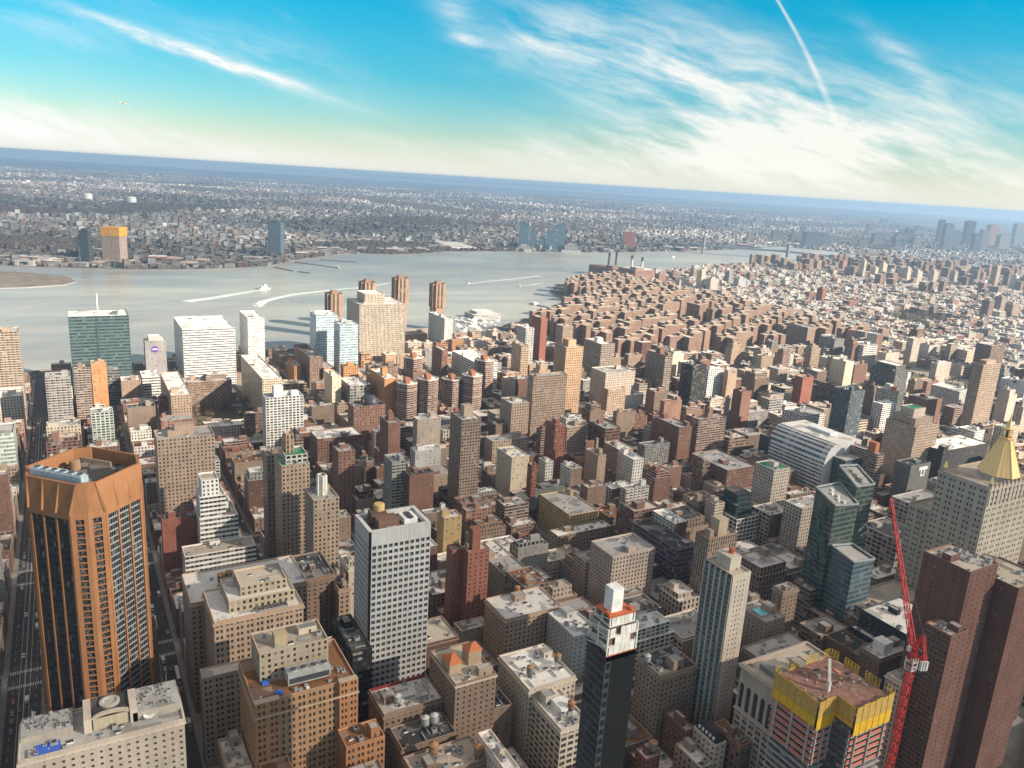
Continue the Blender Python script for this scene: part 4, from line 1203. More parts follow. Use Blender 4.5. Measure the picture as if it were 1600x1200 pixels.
for k in range(5):
    z = zz + k * 3.7
    s = 0.0 if k < 3 else 1.2
    m = M(); m.box(x0 + s, x1 - s, y0 + s, y1 - s, z, z + .35, bottom=True); m.build('floor_deck', [deck if k in (0, 4) else wht], root, o)
    if k == 4: break
    for (ax, ay) in ((x0 + s + .3, y1 - s - .3), (x0 + s + .3, y0 + s + .3), (x1 - s - .3, y1 - s - .3), (x0 + s + .3, (y0 + y1) / 2), ((x0 + x1) / 2, y1 - s - .3)):
        m = M(); m.beam((ax, ay, z + .35), (ax, ay, z + 3.7), .55); m.build('column', [wht], root, o)
    if k not in (1,):
        L_ = (y1 - y0 - 2 * s - 2) / 5
        for q in range(5):
            if (k * 3 + q * 2) % 7 == 5: continue
            m = M(); ya = y0 + s + 1 + q * L_; m.box(x0 + s + .1, x0 + s + .3, ya + .08, ya + L_ - .08, z + .42, z + 3.55); m.build('white_panel', [wht if (k + q) % 3 else G_WHITE], root, o)
        m = M(); m.box(x0 + s + 1.2, x1 - s - 1, y0 + s + 1, y1 - s - 1, z + .4, z + 3.4); m.build('inner_wall', [plain('bare block', (.16, .10, .08), .9)], root, o)
    else:
        m = M(); m.box(x0 + s + .1, x0 + s + .3, y0 + s + 3.5, y1 - s - 3.5, z + .4, z + 3.6); m.build('white_panel', [wht], root, o)
        m = M(); m.box(x0 + s + .9, x1 - s - .9, y0 + s + .9, y1 - s - .9, z + .4, z + 3.4); m.build('inner_wall', [plain('bare block', (.16, .10, .08), .9)], root, o)
    if k not in (1, 3):
        m = M(); m.box(x0 + s + 1, x1 - s - 1, y1 - s - .3, y1 - s - .1, z + .4, z + 3.6); m.build('white_panel', [plain('grey sheathing', (.33, .32, .31), .8)], root, o)
    for (pa, pb) in (((x1 - s, y1 - s - .05, z + .4), (x0 + s, y1 - s - .05, z + 3.6)),):
        m = M(); m.beam(pa, pb, .3); m.build('brace', [wht], root, o)
m = M(); m.box((x0 + x1) / 2 - 2.2, (x0 + x1) / 2 + 2.6, y0 + 5.5, y1 - 3.5, zz + 4 * 3.7 + .36, zz + 4 * 3.7 + 9.5); m.build('lift_core', [G_WHITE], root, o)
for sy in (y0 + 2.0, y1 - 1.9): onroof(root, 'material_stack', [deck], x0 + 3.2, sy, zz + 4 * 3.7 + .36, 2.4, 1.4, .9)
DIM['blackneedle'] = (x0, x1, y0, y1, 170)

# --- cream and green glass slab
x0, x1, y0, y1, H = DIM['creamglass']; root = ROOT['creamglass']; o = tuple(root.location); c = PAL['cream']
m = M(); m.wallq((x0, y1), (x0, y0), 0, H, 0, c, 3, 3); m.wallq((x0, y0), (x1, y0), 0, H, 0, c, 3, 3); m.wallq((x1, y0), (x1, y1), 0, H, 0, c, 3, 3)
P = [(x0, y0), (x1, y0), (x1, y1 - .6), (x0, y1 - .6)]; I = [(x0 + .5, y0 + .5), (x1 - .5, y0 + .5), (x1 - .5, y1 - 1.1), (x0 + .5, y1 - 1.1)]
m.ring(P, I, H, H - 1, 0, c); m.build('wall', [MASON], root, o)
m = M(); wins = []
m.poly([(*q, H - 1) for q in I]); m.build('roof', [roof_mat('tan')], root, o)
m = M(); m.wallq((x1, y1 - .6), (x0, y1 - .6), 4, H - 1.5, 0, (.12, .17, .18), 1.7, 3.0); m.build('curtain_wall', [facade_mat('glass')], root, o)
for k in range(6):
    xx = x0 + (x1 - x0) * k / 5
    m = M(); m.box(xx - .45 + (.45 if k == 0 else 0), xx + .45 - (.45 if k == 5 else 0), y1 - .7, y1 + .25, 0, H - .6, c=c); m.build('pier', [MASON], root, o)
wm = M()
slots = []
for k in range(36):
    for s in (.32, .5, .68):
        slots.append((Vector((x0 - .03, y1 - (y1 - y0) * s, 8 + k * 2.98 + 1.2)), Vector((0, -1, 0)), .55, 1.1))
put_windows(root, slots, WIN_PLAIN, 100)
u = onroof(root, 'penthouse', [MASON], (x0 + x1) / 2 + 1, (y0 + y1) / 2 - 1, H - 1, 11, 8, 7.5, (.52, .46, .38))
onroof(root, 'penthouse', [MASON], (x0 + x1) / 2 + 6.5, (y0 + y1) / 2 - 3, H - 1, 4, 5, 5.5, (.50, .44, .36))
m = M(); m.lathe(0, 0, [(1.6, 0), (1.6, 2.6), (0, 2.9)], 14, 0, (.42, .10, .05)); u = m.build('red_drum', [MASON], root); u.location = ((x0 + x1) / 2 + 1 - o[0], (y0 + y1) / 2 - 2.5 - o[1], H + 6.51)
clutter(root, x0 + 1, x1 - 1, y0 + 1, y1 - 1.5, H - 1, 4, 'cream', random.Random(5), False, False)

# --- ornate limestone block with arched top windows
x0, x1, y0, y1, H = DIM['ornate']; root = ROOT['ornate']; o = tuple(root.location); c = PAL['ltan']
m = M(); wins = []
for (p, D, L, nb) in (((x1, y1), (-1, 0), x1 - x0, 6), ((x0, y1), (0, -1), y1 - y0, 10)):
    wins += m.wall(p, D, L, 5, H - 26, nb, 12, [(.18, .48, .2, .85), (.52, .82, .2, .85)], .7, 0, c)
    # tall arched openings in the upper storeys
    Dv = Vector((*D, 0)); n = Dv.cross(Vector((0, 0, 1))); P0 = Vector((*p, 0)); bw = L / nb; za, zs = H - 25, H - 12
    for i in range(nb):
        a, b = (i + .2) * bw, (i + .8) * bw; r_ = (b - a) / 2; mid = (a + b) / 2
        pt = lambda u, v: P0 + Dv * u + Vector((0, 0, v))
        m.poly([pt(i * bw, H - 26), pt((i + 1) * bw, H - 26), pt((i + 1) * bw, za), pt(i * bw, za)], 0, None, c)
        m.poly([pt(i * bw, za), pt(a, za), pt(a, zs), pt(i * bw, zs)], 0, None, c); m.poly([pt(b, za), pt((i + 1) * bw, za), pt((i + 1) * bw, zs), pt(b, zs)], 0, None, c)
        arc = [pt(mid - r_ * math.cos(t), zs + r_ * math.sin(t)) for t in [math.pi * k / 10 for k in range(11)]]
        zt = H - 5
        for A_, B2 in zip(arc, arc[1:]):
            ua, ub = (A_ - P0).dot(Dv), (B2 - P0).dot(Dv)
            m.poly([A_, B2, pt(ub, zt), pt(ua, zt)], 0, None, c)
        m.poly([pt(i * bw, zs), pt(a, zs), pt(a, zt), pt(i * bw, zt)], 0, None, c); m.poly([pt(b, zs), pt((i + 1) * bw, zs), pt((i + 1) * bw, zt), pt(b, zt)], 0, None, c)
        out = [pt(a, za)] + arc + [pt(b, za)]
        for A_, B2 in zip(out, out[1:]): m.poly([A_, B2, B2 - n * .9, A_ - n * .9], 0, None, c)
        g = M(); g.poly([q - n * .9 for q in [pt(a, za), pt(b, za)] + arc[::-1]], 0)
        for zz in (H - 21, H - 17, H - 13): g.beam(pt(a, zz) - n * .8, pt(b, zz) - n * .8, .35, 1)
        g.beam(pt(mid, za) - n * .8, pt(mid, zs + r_) - n * .8, .3, 1); g.build('arched_window', [GLASS, G_FRAME], root, o)
    q = P0 + Dv * L
    m.wallq(p, (q.x, q.y), H - 5, H, 0, c, 3, 3); m.wallq(p, (q.x, q.y), 0, 5, 0, c, 3, 3)
m.wallq((x0, y0), (x1, y0), 0, H, 0, c, 3, 3); m.wallq((x1, y0), (x1, y1), 0, H, 0, c, 3, 3)
P = [(x0, y0), (x1, y0), (x1, y1), (x0, y1)]; I = [(x0 + .7, y0 + .7), (x1 - .7, y0 + .7), (x1 - .7, y1 - .7), (x0 + .7, y1 - .7)]
m.ring(P, I, H, H - 1.2, 0, c); m.build('wall', [MASON], root, o)
m = M(); m.poly([(*q, H - 1.2) for q in I]); m.build('roof', [roof_mat('tan')], root, o)
put_windows(root, wins, WIN_DARK); cornice(root, x0, x1, y0, y1, H - .6, c, 1.2, 1.4); cornice(root, x0, x1, y0, y1, H - 26.5, c, .7, 1.0)
clutter(root, x0 + 1, x1 - 1, y0 + 1, y1 - 1, H - 1.2, 8, 'grey', random.Random(11), True)
onroof(root, 'bulkhead', [MASON], x0 + 16, y1 - 12, H - 1.2, 14, 11, 3.2, (.2, .2, .19))

# --- limestone tower with the gilded pyramid
def pyramid_tower():
    gx, gy = at(1572, 650, 187); root = empty('pyramid_tower', gx, gy); o = tuple(root.location); c = (.45, .385, .315)
    tag(root, 'pale limestone skyscraper with a gilded eight sided pyramid roof and lantern', 'office tower')
    LABEL['nyl'] = 'gold pyramid'
    x0, x1, y0, y1 = 276.0, 312.0, -600.0, -545.5
    gx, gy = 289, -575
    def tier(x0, x1, y0, y1, z0, z1, geo, k):
        m = M(); wins = []
        for (p, D, L) in (((x1, y1), (-1, 0), x1 - x0), ((x0, y1), (0, -1), y1 - y0)):
            nb = max(2, round(L / 7.4)); nf = max(1, round((z1 - z0 - 2) / 4.3))
            if geo: wins += m.wall(p, D, L, z0, z1 - 2, nb, nf, [(.2, .38, .25, .68), (.56, .74, .25, .68)], .5, 0, c)
            q = (p[0] + D[0] * L, p[1] + D[1] * L)
            if not geo: m.wallq(p, q, z0, z1 - 2, 0, c, 3, 3)
            m.wallq(p, q, z1 - 2, z1, 0, c, 3, 3)
        m.wallq((x0, y0), (x1, y0), z0, z1, 0, c, 3, 3); m.wallq((x1, y0), (x1, y1), z0, z1, 0, c, 3, 3)
        P = [(x0, y0), (x1, y0), (x1, y1), (x0, y1)]; I = [(x0 + .6, y0 + .6), (x1 - .6, y0 + .6), (x1 - .6, y1 - .6), (x0 + .6, y1 - .6)]
        m.ring(P, I, z1, z1 - 1.2, 0, c); m.build('wall', [MASON], root, o)
        m = M(); m.poly([(*q, z1 - 1.2) for q in I]); m.build('roof', [roof_mat('tan')], root, o)
        put_windows(root, wins, WIN_DARK, k)
        cornice(root, x0, x1, y0, y1, z1 - 1.6, tuple(v * 1.08 for v in c), .6, .8)
    tier(272, 332, -610, -498, 0, 34, True, 20); tier(276.4, 314, -604, -544, 34, 132, True, 60)
    tier(314.2, 334, -602, -549, 34, solve_h(318, -549, 797), True, 20)
    # buttressed top storey
    for k in range(12):
        yy = -545 - k * 4.9
        m = M(); m.box(275.9, 276.9, yy - 1.1, yy, 118, 134.5, c=c); m.build('buttress', [MASON], root, o)
    m = M(); m.prism([(gx + 12.6 * math.cos(R(22.5 + 45 * k)), gy + 12.6 * math.sin(R(22.5 + 45 * k))) for k in range(8)], 130.8, 134.5, 'blank', 0, 0, c); m.build('drum', [MASON], root, o)
    gold, t, b = new_mat('gilded tile')
    pos = t.node('ShaderNodeNewGeometry').outputs['Position']
    n = t.noise(pos, .9, 4, .6)
    t.l.new(t.mix(t.mr(n, .3, .7), (.86, .54, .20, 1), (.95, .67, .31, 1)), b.inputs['Base Color']); b.inputs['Metallic'].default_value = .2; b.inputs['Roughness'].default_value = .42
    m = M()
    A = [(gx + 13.6 * math.cos(R(22.5 + 45 * k)), gy + 13.6 * math.sin(R(22.5 + 45 * k)), 134.5) for k in range(8)]; Bq = [(gx + 4.2 * math.cos(R(22.5 + 45 * k)), gy + 4.2 * math.sin(R(22.5 + 45 * k)), 160) for k in range(8)]
    for k in range(8): j = (k + 1) % 8; m.poly([A[k], A[j], Bq[j], Bq[k]], 0)
    for k in range(8):
        j = (k + 1) % 8
        for s in (1 / 3, 2 / 3):
            lo = Vector(A[k]).lerp(Vector(A[j]), s); hi = Vector(Bq[k]).lerp(Vector(Bq[j]), s); m.beam(lo, hi, .22, 0)
        m.beam(A[k], Bq[k], .5, 0)
    m.build('pyramid_roof', [gold], root, o)
    m = M(); m.lathe(gx, gy, [(4.6, 160), (4.8, 160.8), (3.6, 160.9), (3.6, 161.5)], 8)
    m.build('lantern_base', [gold], root, o)
    for k in range(8):
        m = M(); a = R(45 * k); m.beam((gx + 3.3 * math.cos(a), gy + 3.3 * math.sin(a), 161.5), (gx + 2.7 * math.cos(a), gy + 2.7 * math.sin(a), 167), .8); m.build('lantern_post', [gold], root, o)
    m = M(); m.lathe(gx, gy, [(1.6, 161.5), (1.4, 167)], 8, 0); m.build('lantern_core', [G_DARK], root, o)
    m = M(); m.lathe(gx, gy, [(3.4, 167), (3.5, 167.7), (2.2, 168.4), (1.2, 172), (.35, 176), (.12, 179), (0, 179)], 8); m.build('spire', [gold], root, o)
    for (px, py) in ((277.6, -546.5), (277.6, -598), (311, -546.5)):
        m = M(); m.lathe(px, py, [(1.6, 132), (1.6, 134.4)], 4, 0, c); m.lathe(px, py, [(1.9, 134.4), (0, 140)], 4, 1); m.build('corner_pinnacle', [MASON, gold], root, o)
    occ(270, 334, -612, -496); vis([(276, -545), (314, -545), (276, -600)], 170)
pyramid_tower()


# --- green glass tower: two slabs with slanting tops and a lower blue wing
def slant(root, nm, x0, x1, y0, y1, z0, zc, fac, c, rim):
    """zc = heights at (x0,y1),(x1,y1),(x1,y0),(x0,y0)"""
    o = tuple(root.location); pi, fl = FAC[fac][:2]; m = M()
    P = [(x0, y1), (x1, y1), (x1, y0), (x0, y0)]
    for (i, j) in ((1, 0), (0, 3), (3, 2), (2, 1)):
        p, q = P[i], P[j]; L = math.dist(p, q); nb = max(1, round(L / pi))
        m.poly([(*p, z0), (*q, z0), (*q, zc[j]), (*p, zc[i])], 0, [(0, 0), (nb, 0), (nb, (zc[j] - z0) / fl), (0, (zc[i] - z0) / fl)], c)
    m.build(nm, [facade_mat(fac)], root, o)
    m = M()
    Q = [(x0 + .5, y1 - .5), (x1 - .5, y1 - .5), (x1 - .5, y0 + .5), (x0 + .5, y0 + .5)]
    m.poly([(*Q[k], zc[k] - 1.4) for k in (3, 2, 1, 0)], 0); m.build('roof', [roof_mat('g')], root, o)
    m = M()
    for i in range(4): m.beam((*P[i], zc[i]), (*P[(i + 1) % 4], zc[(i + 1) % 4]), .7, h=1.2)
    m.build('roof_rim', [rim], root, o)
def green_tower():
    root = empty('glass_tower', 350, -470); o = tuple(root.location)
    tag(root, 'dark green glass tower of two slabs with slanted roofs beside the red crane', 'apartment tower'); LABEL['pas'] = 'green glass tower'
    g = (.08, .102, .094); rim = plain('pale steel', (.5, .52, .5), .4, .4)
    slant(root, 'front_slab', 333, 351, -486.5, -461, 0, (109, 116, 116, 106), 'glass', g, rim)
    slant(root, 'rear_slab', 337, 354, -507, -487, 0, (118, 128, 126, 117), 'glass', (.08, .10, .093), rim)
    slant(root, 'side_wing', 313, 332.6, -487, -464, 0, (74, 78, 75, 72), 'glass', (.10, .14, .165), rim)
    r = random.Random(2)
    for k in range(16):   # folded glass facets breaking up the face
        z = r.uniform(18, 100); xx = r.uniform(334, 344); w_, h_ = r.uniform(3, 7), r.uniform(6, 16)
        m = M(); a = (xx, -460.6, z); b = (xx + w_, -460.9, z + r.uniform(-2, 2)); cc = (xx + w_ * .8, -460.9, z + h_); d_ = (xx + .3, -459.9, z + h_ * .8)
        m.poly([b, a, d_, cc], 0, [(0, 0), (2, 0), (2, 3), (0, 3)], tuple(v * r.uniform(.8, 1.7) for v in g)); m.poly([a, b, (xx + w_, -461.2, z), (xx, -461.2, z)], 0, None, g)
        m.build('glass_facet', [facade_mat('glass')], root, o)
    m = M()
    for (a, b) in (((332.6, -492, 84), (331.5, -497, 90)), ((331.5, -497, 90), (330.5, -500, 84)), ((330.5, -500, 84), (332, -494, 80))): m.beam(a, b, .7)
    m.build('bracket', [rim], root, o)
    for k in range(5): onroof(root, 'air_conditioner', [G_WHITE], 336 + k * 2.9, -474 + (k % 2) * 3, 107 + k * 1.2, 2.2, 2.2, 2.2)
    for k in range(3): onroof(root, 'bulkhead', [G_CONC], 341 + k * 4.6, -497, 119.5 + k * 1.6, 4, 5, 2.4)
    occ(311, 368, -509, -458); vis([(333, -461), (362, -461), (333, -487)], 118)
green_tower()


# --- unfinished tower wrapped in yellow netting
def yellow_tower():
    Hh = 92.0
    P = [at(*q, Hh) for q in ((1228, 1068), (1284, 1100), (1311, 1091), (1340, 1110), (1398, 1092))]
    xA, yA = P[1][0], P[1][1] + 2.0                     # first corner
    xB, yB = P[3][0], P[3][1] + 1
    ys = -327.0; xe = 224.0
    root = empty('unfinished_tower', 206, -308); o = tuple(root.location)
    tag(root, 'unfinished concrete tower wrapped in yellow safety netting, red decks showing below', 'building site'); LABEL['yel'] = 'yellow netting'
    out = [(xA, yA), (xA, yB), (xB, yB), (xB, ys), (xe, ys), (xe, yA)]   # counter-clockwise from above
    occ(186, 226, -330, -286); vis(out, 95)
    net, t, b = new_mat('yellow safety netting')
    pos = t.node('ShaderNodeNewGeometry').outputs['Position']; sp = t.node('ShaderNodeSeparateXYZ'); t.l.new(pos, sp.inputs[0])
    fine_ = t.noise(t.vm('MULTIPLY', pos, (1, 1, .3)), 1.4, 4, .6)
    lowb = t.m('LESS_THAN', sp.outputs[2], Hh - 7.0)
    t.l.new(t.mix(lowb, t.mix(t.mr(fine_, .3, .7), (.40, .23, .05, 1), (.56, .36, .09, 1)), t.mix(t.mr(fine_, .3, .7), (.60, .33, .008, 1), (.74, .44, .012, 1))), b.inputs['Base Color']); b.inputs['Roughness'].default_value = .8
    yel = plain('yellow scaffold paint', (.62, .40, .03), .6)
    n = len(out)
    for i in range(n):
        p, q = Vector((*out[i], 0)), Vector((*out[(i + 1) % n], 0)); D = (q - p).normalized(); nn = D.cross(Vector((0, 0, 1))); L = (q - p).length; k = max(1, round(L / 4.2))
        back = i in (3, 4)
        zb = Hh - 13.5 + (1.5 if i % 2 else 0) + (3 if i == 1 else 0)
        for s in range(k):
            A, Bq = p + D * (L * s / k + .06) + nn * .6, p + D * (L * (s + 1) / k - .06) + nn * .6
            z1 = Hh + 1.6 + (.5 if (s + i) % 2 else 0)
            if back and s % 3 == 1: continue
            if not back:
                m = M(); m.poly([(*A.to_2d(), zb), (*Bq.to_2d(), zb), (*Bq.to_2d(), z1), (*A.to_2d(), z1)], 0)
                I = -nn * .08
                m.poly([(*(Bq + I).to_2d(), zb), (*(A + I).to_2d(), zb), (*(A + I).to_2d(), z1), (*(Bq + I).to_2d(), z1)], 0)
                m.beam(A + Vector((0, 0, z1)), Bq + Vector((0, 0, z1)), .2, 1); m.beam(A + nn * .1 + Vector((0, 0, zb)), A + nn * .1 + Vector((0, 0, z1)), .16, 1)
                m.beam(A + nn * .1 + Vector((0, 0, Hh - 7)), Bq + nn * .1 + Vector((0, 0, Hh - 7)), .14, 1)
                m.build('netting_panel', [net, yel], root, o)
            else:
                m = M()
                for z in (Hh + .5, Hh + 1.8, Hh + 3.2): m.beam(A + Vector((0, 0, z)), Bq + Vector((0, 0, z)), .18)
                for f in (0, .5, 1): m.beam(A.lerp(Bq, f) + Vector((0, 0, Hh - 6)), A.lerp(Bq, f) + Vector((0, 0, Hh + 3.4)), .18)
                m.poly([(*A.to_2d(), Hh - 6), (*Bq.to_2d(), Hh - 6), (*Bq.to_2d(), Hh - .2), (*A.to_2d(), Hh - .2)], 1)
                m.build('guard_frame', [yel, net], root, o)
    deckm = plain('plywood deck', (.26, .14, .11), .9, var=.5, scale=.5); org = plain('red fire barrier', (.55, .17, .115), .8); con = plain('bare concrete', (.40, .38, .36), .9)
    inner = [(x + (.5 if x < 210 else -.5), y + (-.5 if y > -300 else .5)) for x, y in out]
    m = M(); m.prism(out, Hh - 1.6, Hh - 1.2, 'blank', 0, 0, (.3, .2, .17), bottom=True); m.build('top_deck', [deckm], root, o)
    r = random.Random(4)
    tones = [plain('timber formwork', (.34, .22, .13), .9), con, plain('rusty bars', (.22, .09, .06), .8), G_DARK, plain('pink insulation', (.62, .20, .14), .8), plain('lime vest', (.50, .60, .05), .8)]
    for k in range(46):
        x, y = r.uniform(xA + 2, xe - 2), r.uniform(ys + 2, yA - 2)
        if not inside(out, x, y): continue
        q = r.random(); u = onroof(root, 'material_stack' if q < .75 else 'formwork_post', [tones[r.choices(range(6), (8, 6, 6, 5, 1, .5))[0]]], x, y, Hh - 1.2, r.uniform(.4, 3.4) if q < .75 else .3, r.uniform(.3, 1.6) if q < .75 else .3, r.uniform(.2, .7) if q < .75 else 1.5)
        u.rotation_euler = (0, 0, r.choice((0, 0, R(90), r.uniform(0, 3))))
    z = Hh - 15.0
    k = 0
    while z > 0:
        m = M(); m.prism(out, z, z + .35, 'blank', 0, 0, (.5, .48, .46), bottom=True); m.build('floor_slab', [con], root, o)
        ins = [(x + (1.2 if x < 210 else -1.2), y + (-1.2 if y > -300 else 1.2)) for x, y in out]
        m = M(); m.prism(ins, z + .36, z + 3.4, 'grid', 0, None, (.10, .09, .09)); m.build('inner_wall', [facade_mat('grid') if k > 3 else MASON], root, o)
        if k < 6:
            for i in (0, 1, 2, 5):
                p, q = Vector((*out[i], 0)), Vector((*out[(i + 1) % n], 0)); D = (q - p).normalized(); nn = D.cross(Vector((0, 0, 1))); L = (q - p).length
                A, Bq = p + D * .3 - nn * .2, q - D * .3 - nn * .2
                m = M(); m.beam(A + Vector((0, 0, z + 1.3)), Bq + Vector((0, 0, z + 1.3)), .12, 0, h=1.7); m.build('barrier', [org], root, o)
                for s in (.12, .5, .88):
                    if L > 6 or s == .5: m = M(); A = p + D * (L * s) + nn * .15; m.beam(A + Vector((0, 0, z)), A + Vector((0, 0, z + 3.6)), .9, 0, h=.5); m.build('column', [con], root, o)
        z -= 3.6; k += 1
    m = M(); p = at(1296, 1088, Hh); q = at(1311, 1040, Hh + 3)
    m = M(); A = Vector((205, -302, Hh - 1.2)); m.beam(A, A + Vector((0, 0, 5)), 1.6); m.beam(A + Vector((0, 0, 5)), A + Vector((4.5, -3.5, 14)), 1.3); m.build('concrete_boom', [plain('dusty white', (.6, .58, .53), .7)], root, o)
    for k in range(3):
        m = M(); m.box(195.5, 198.5, -306.8, -303.2, Hh - 17 - k * 3.6 + 1.5, Hh - 17 - k * 3.6 + 1.8); m.build('loading_platform', [org], root, o) if k == 0 else None
yellow_tower()


# --- red luffing crane behind it
def lattice(m, a, b, w, n, t=.28, taper=1.0, mi=0):
    a, b = Vector(a), Vector(b); d = (b - a).normalized(); s = d.cross(Vector((0, 0, 1)))
    s = s.normalized() if s.length > .05 else Vector((1, 0, 0)); u = s.cross(d).normalized()
    C = lambda f: [a.lerp(b, f) + (s * i + u * j) * (w / 2 * (1 + (taper - 1) * f)) for i, j in ((-1, -1), (1, -1), (1, 1), (-1, 1))]
    for i in range(4): m.beam(C(0)[i], C(1)[i], t, mi)
    for k in range(n):
        p, q = C(k / n), C((k + 1) / n)
        for i in range(4):
            j = (i + 1) % 4; m.beam(p[i], q[j] if k % 2 else q[i], t * .6, mi); m.beam(p[i], p[j], t * .6, mi)
            m.beam(p[j] if k % 2 == 0 else p[i], q[i] if k % 2 == 0 else q[j], t * .6, mi)
def crane():
    bx, by = at(1394, 1184, 60)
    bx, by = 188.0, -336.0
    root = empty('tower_crane', bx, by); o = tuple(root.location)
    tag(root, 'red tower crane with raised lattice jib beside the yellow netting', 'crane')
    zt = solve_h(bx, by, 1025)
    m = M(); lattice(m, (bx, by, 0), (bx, by, zt), 2.6, int(zt / 3.2), .42); m.build('mast', [G_RED], root, o)
    wh = plain('white machine paint', (.62, .60, .57), .6)
    m = M(); lattice(m, (bx, by, zt - 7), (bx, by, zt - .5), 3.6, 3, .5); m.build('climbing_frame', [wh], root, o)
    m = M(); m.lathe(bx, by, [(1.9, zt), (1.9, zt + 1.6), (1.4, zt + 3)], 12); m.build('turntable', [G_RED], root, o)
    # jib: leans away to the south east, seen from behind
    hx, hy = bx + 1.0, by - 1.0
    tip = Vector((bx + 30, by - 8.0, 0)); tx, ty = tip.x, tip.y
    z2 = None
    best = 1e9
    for k in range(0, 60):
        for f in range(-14, 50, 2):
            x, y = bx + k, by - f
            z = solve_h(x, y, 779)
            L = math.dist((x, y, z), (hx, hy, zt + 3))
            q = proj(x, y, z)[0]
            e = abs(q - 1392) + abs(L - 55) * .3
            if e < best: best = e; tx, ty, z2 = x, y, z
    m = M(); lattice(m, (hx, hy, zt + 3), (tx, ty, z2), 2.1, 22, .34, .45); m.build('jib', [G_RED], root, o)
    d = Vector((tx - hx, ty - hy, 0)).normalized()
    bk = Vector((hx, hy, 0)) - d * 9
    m = M(); lattice(m, (hx, hy, zt + 3), (bk.x, bk.y, zt + 2.6), 2.4, 5, .34); m.build('counter_jib', [G_RED], root, o)
    ap = Vector((hx, hy, 0)) - d * 5; 
    m = M(); lattice(m, (hx, hy, zt + 3), (ap.x, ap.y, zt + 13), 1.3, 6, .3); lattice(m, (bk.x, bk.y, zt + 3), (ap.x, ap.y, zt + 13), 1.0, 5, .26); m.build('a_frame', [G_RED], root, o)
    m = M(); m.beam((ap.x, ap.y, zt + 13), (tx, ty, z2), .16); m.build('stay_cable', [G_DARK], root, o)
    m = M(); m.beam((tx, ty, z2), (tx + .5, ty, z2 - 22), .12); m.build('hoist_cable', [G_DARK], root, o)
    for s in (-1, 0, 1):
        m = M(); q = bk + Vector((-d.y, d.x, 0)) * s * 1.25; m.box(q.x - .6, q.x + .6, q.y - .6, q.y + .6, zt - 2.5, zt + 2.2, bottom=True); m.build('counterweight', [wh], root, o)
    m = M(); q = Vector((hx, hy, 0)) + Vector((-d.y, d.x, 0)) * 2.0; m.box(q.x - .9, q.x + .9, q.y - .9, q.y + .9, zt + 2, zt + 4.3, bottom=True); m.build('cab', [wh], root, o)
    m = M(); q = bk + d * 3; m.box(q.x - 1.2, q.x + 1.2, q.y - 1.2, q.y + 1.2, zt + 3.9, zt + 5.6, bottom=True); m.build('winch', [G_DARK], root, o)
crane()


# --- white, bulging college hall
def curved_hall():
    root = empty('college_hall', 560, -692); o = tuple(root.location)
    tag(root, 'broad white college hall with curved banded front and ribbon windows', 'college hall'); LABEL['hall'] = 'curved white hall'
    c = (.66, .66, .66); m = M()
    xs0, xs1, yn, ys = 520.0, 598.0, -690.0, -745.0
    prof = [(0, 0), (26, 1.8), (38, 1.6), (46, .6), (52, -1.2), (57, -3.8), (61, -7.2), (63.6, -11), (65, -15.5)]       # height, bulge of the north front
    NB = 20
    fm = facade_mat('rib')
    for (z0, b0), (z1, b1) in zip(prof, prof[1:]):
        nf = max(1, round((z1 - z0) / 4.3))
        for k in range(1):
            m.poly([(xs1, yn + b0, z0), (xs0, yn + b0, z0), (xs0, yn + b1, z1), (xs1, yn + b1, z1)], 0, [(0, 0), (NB, 0), (NB, nf), (0, nf)], c)
    for xx, flip in ((xs0, False), (xs1, True)):
        P = [(xx, yn + b, z) for z, b in prof] + [(xx, ys, 65), (xx, ys, 0)]
        m.poly(P[::-1] if not flip else P, 1, None, (.08, .11, .12) if flip else (.5, .5, .5))
    m.poly([(xs0, ys, 0), (xs1, ys, 0), (xs1, ys, 65), (xs0, ys, 65)], 1, None, c)
    m.build('curved_front', [fm, MASON], root, o)
    m = M(); m.poly([(xs0, ys, 65), (xs1, ys, 65), (xs1, yn - 15.5, 65), (xs0, yn - 15.5, 65)]); m.build('roof', [roof_mat('w')], root, o)
    onroof(root, 'roof_plant', [G_WHITE], xs0 + 38, -728, 65.01, 30, 12, 3)
    m = M(); m.box(xs0 - 16, xs0 - .1, -742, -702, 0, 52, 'glass', 0, 1, (.06, .10, .11)); m.build('glass_end', [facade_mat('glass'), roof_mat('g')], root, o)
    m = M(); m.box(596, 610, yn + .3, yn + 2.6, 0, 50, 'glass', 0, 1, (.05, .06, .07)); m.build('glass_slot', [facade_mat('glass'), roof_mat('g')], root, o)
    occ(506, 612, -746, -686); vis([(524, -690), (600, -690), (524, -745)], 63)
curved_hall()


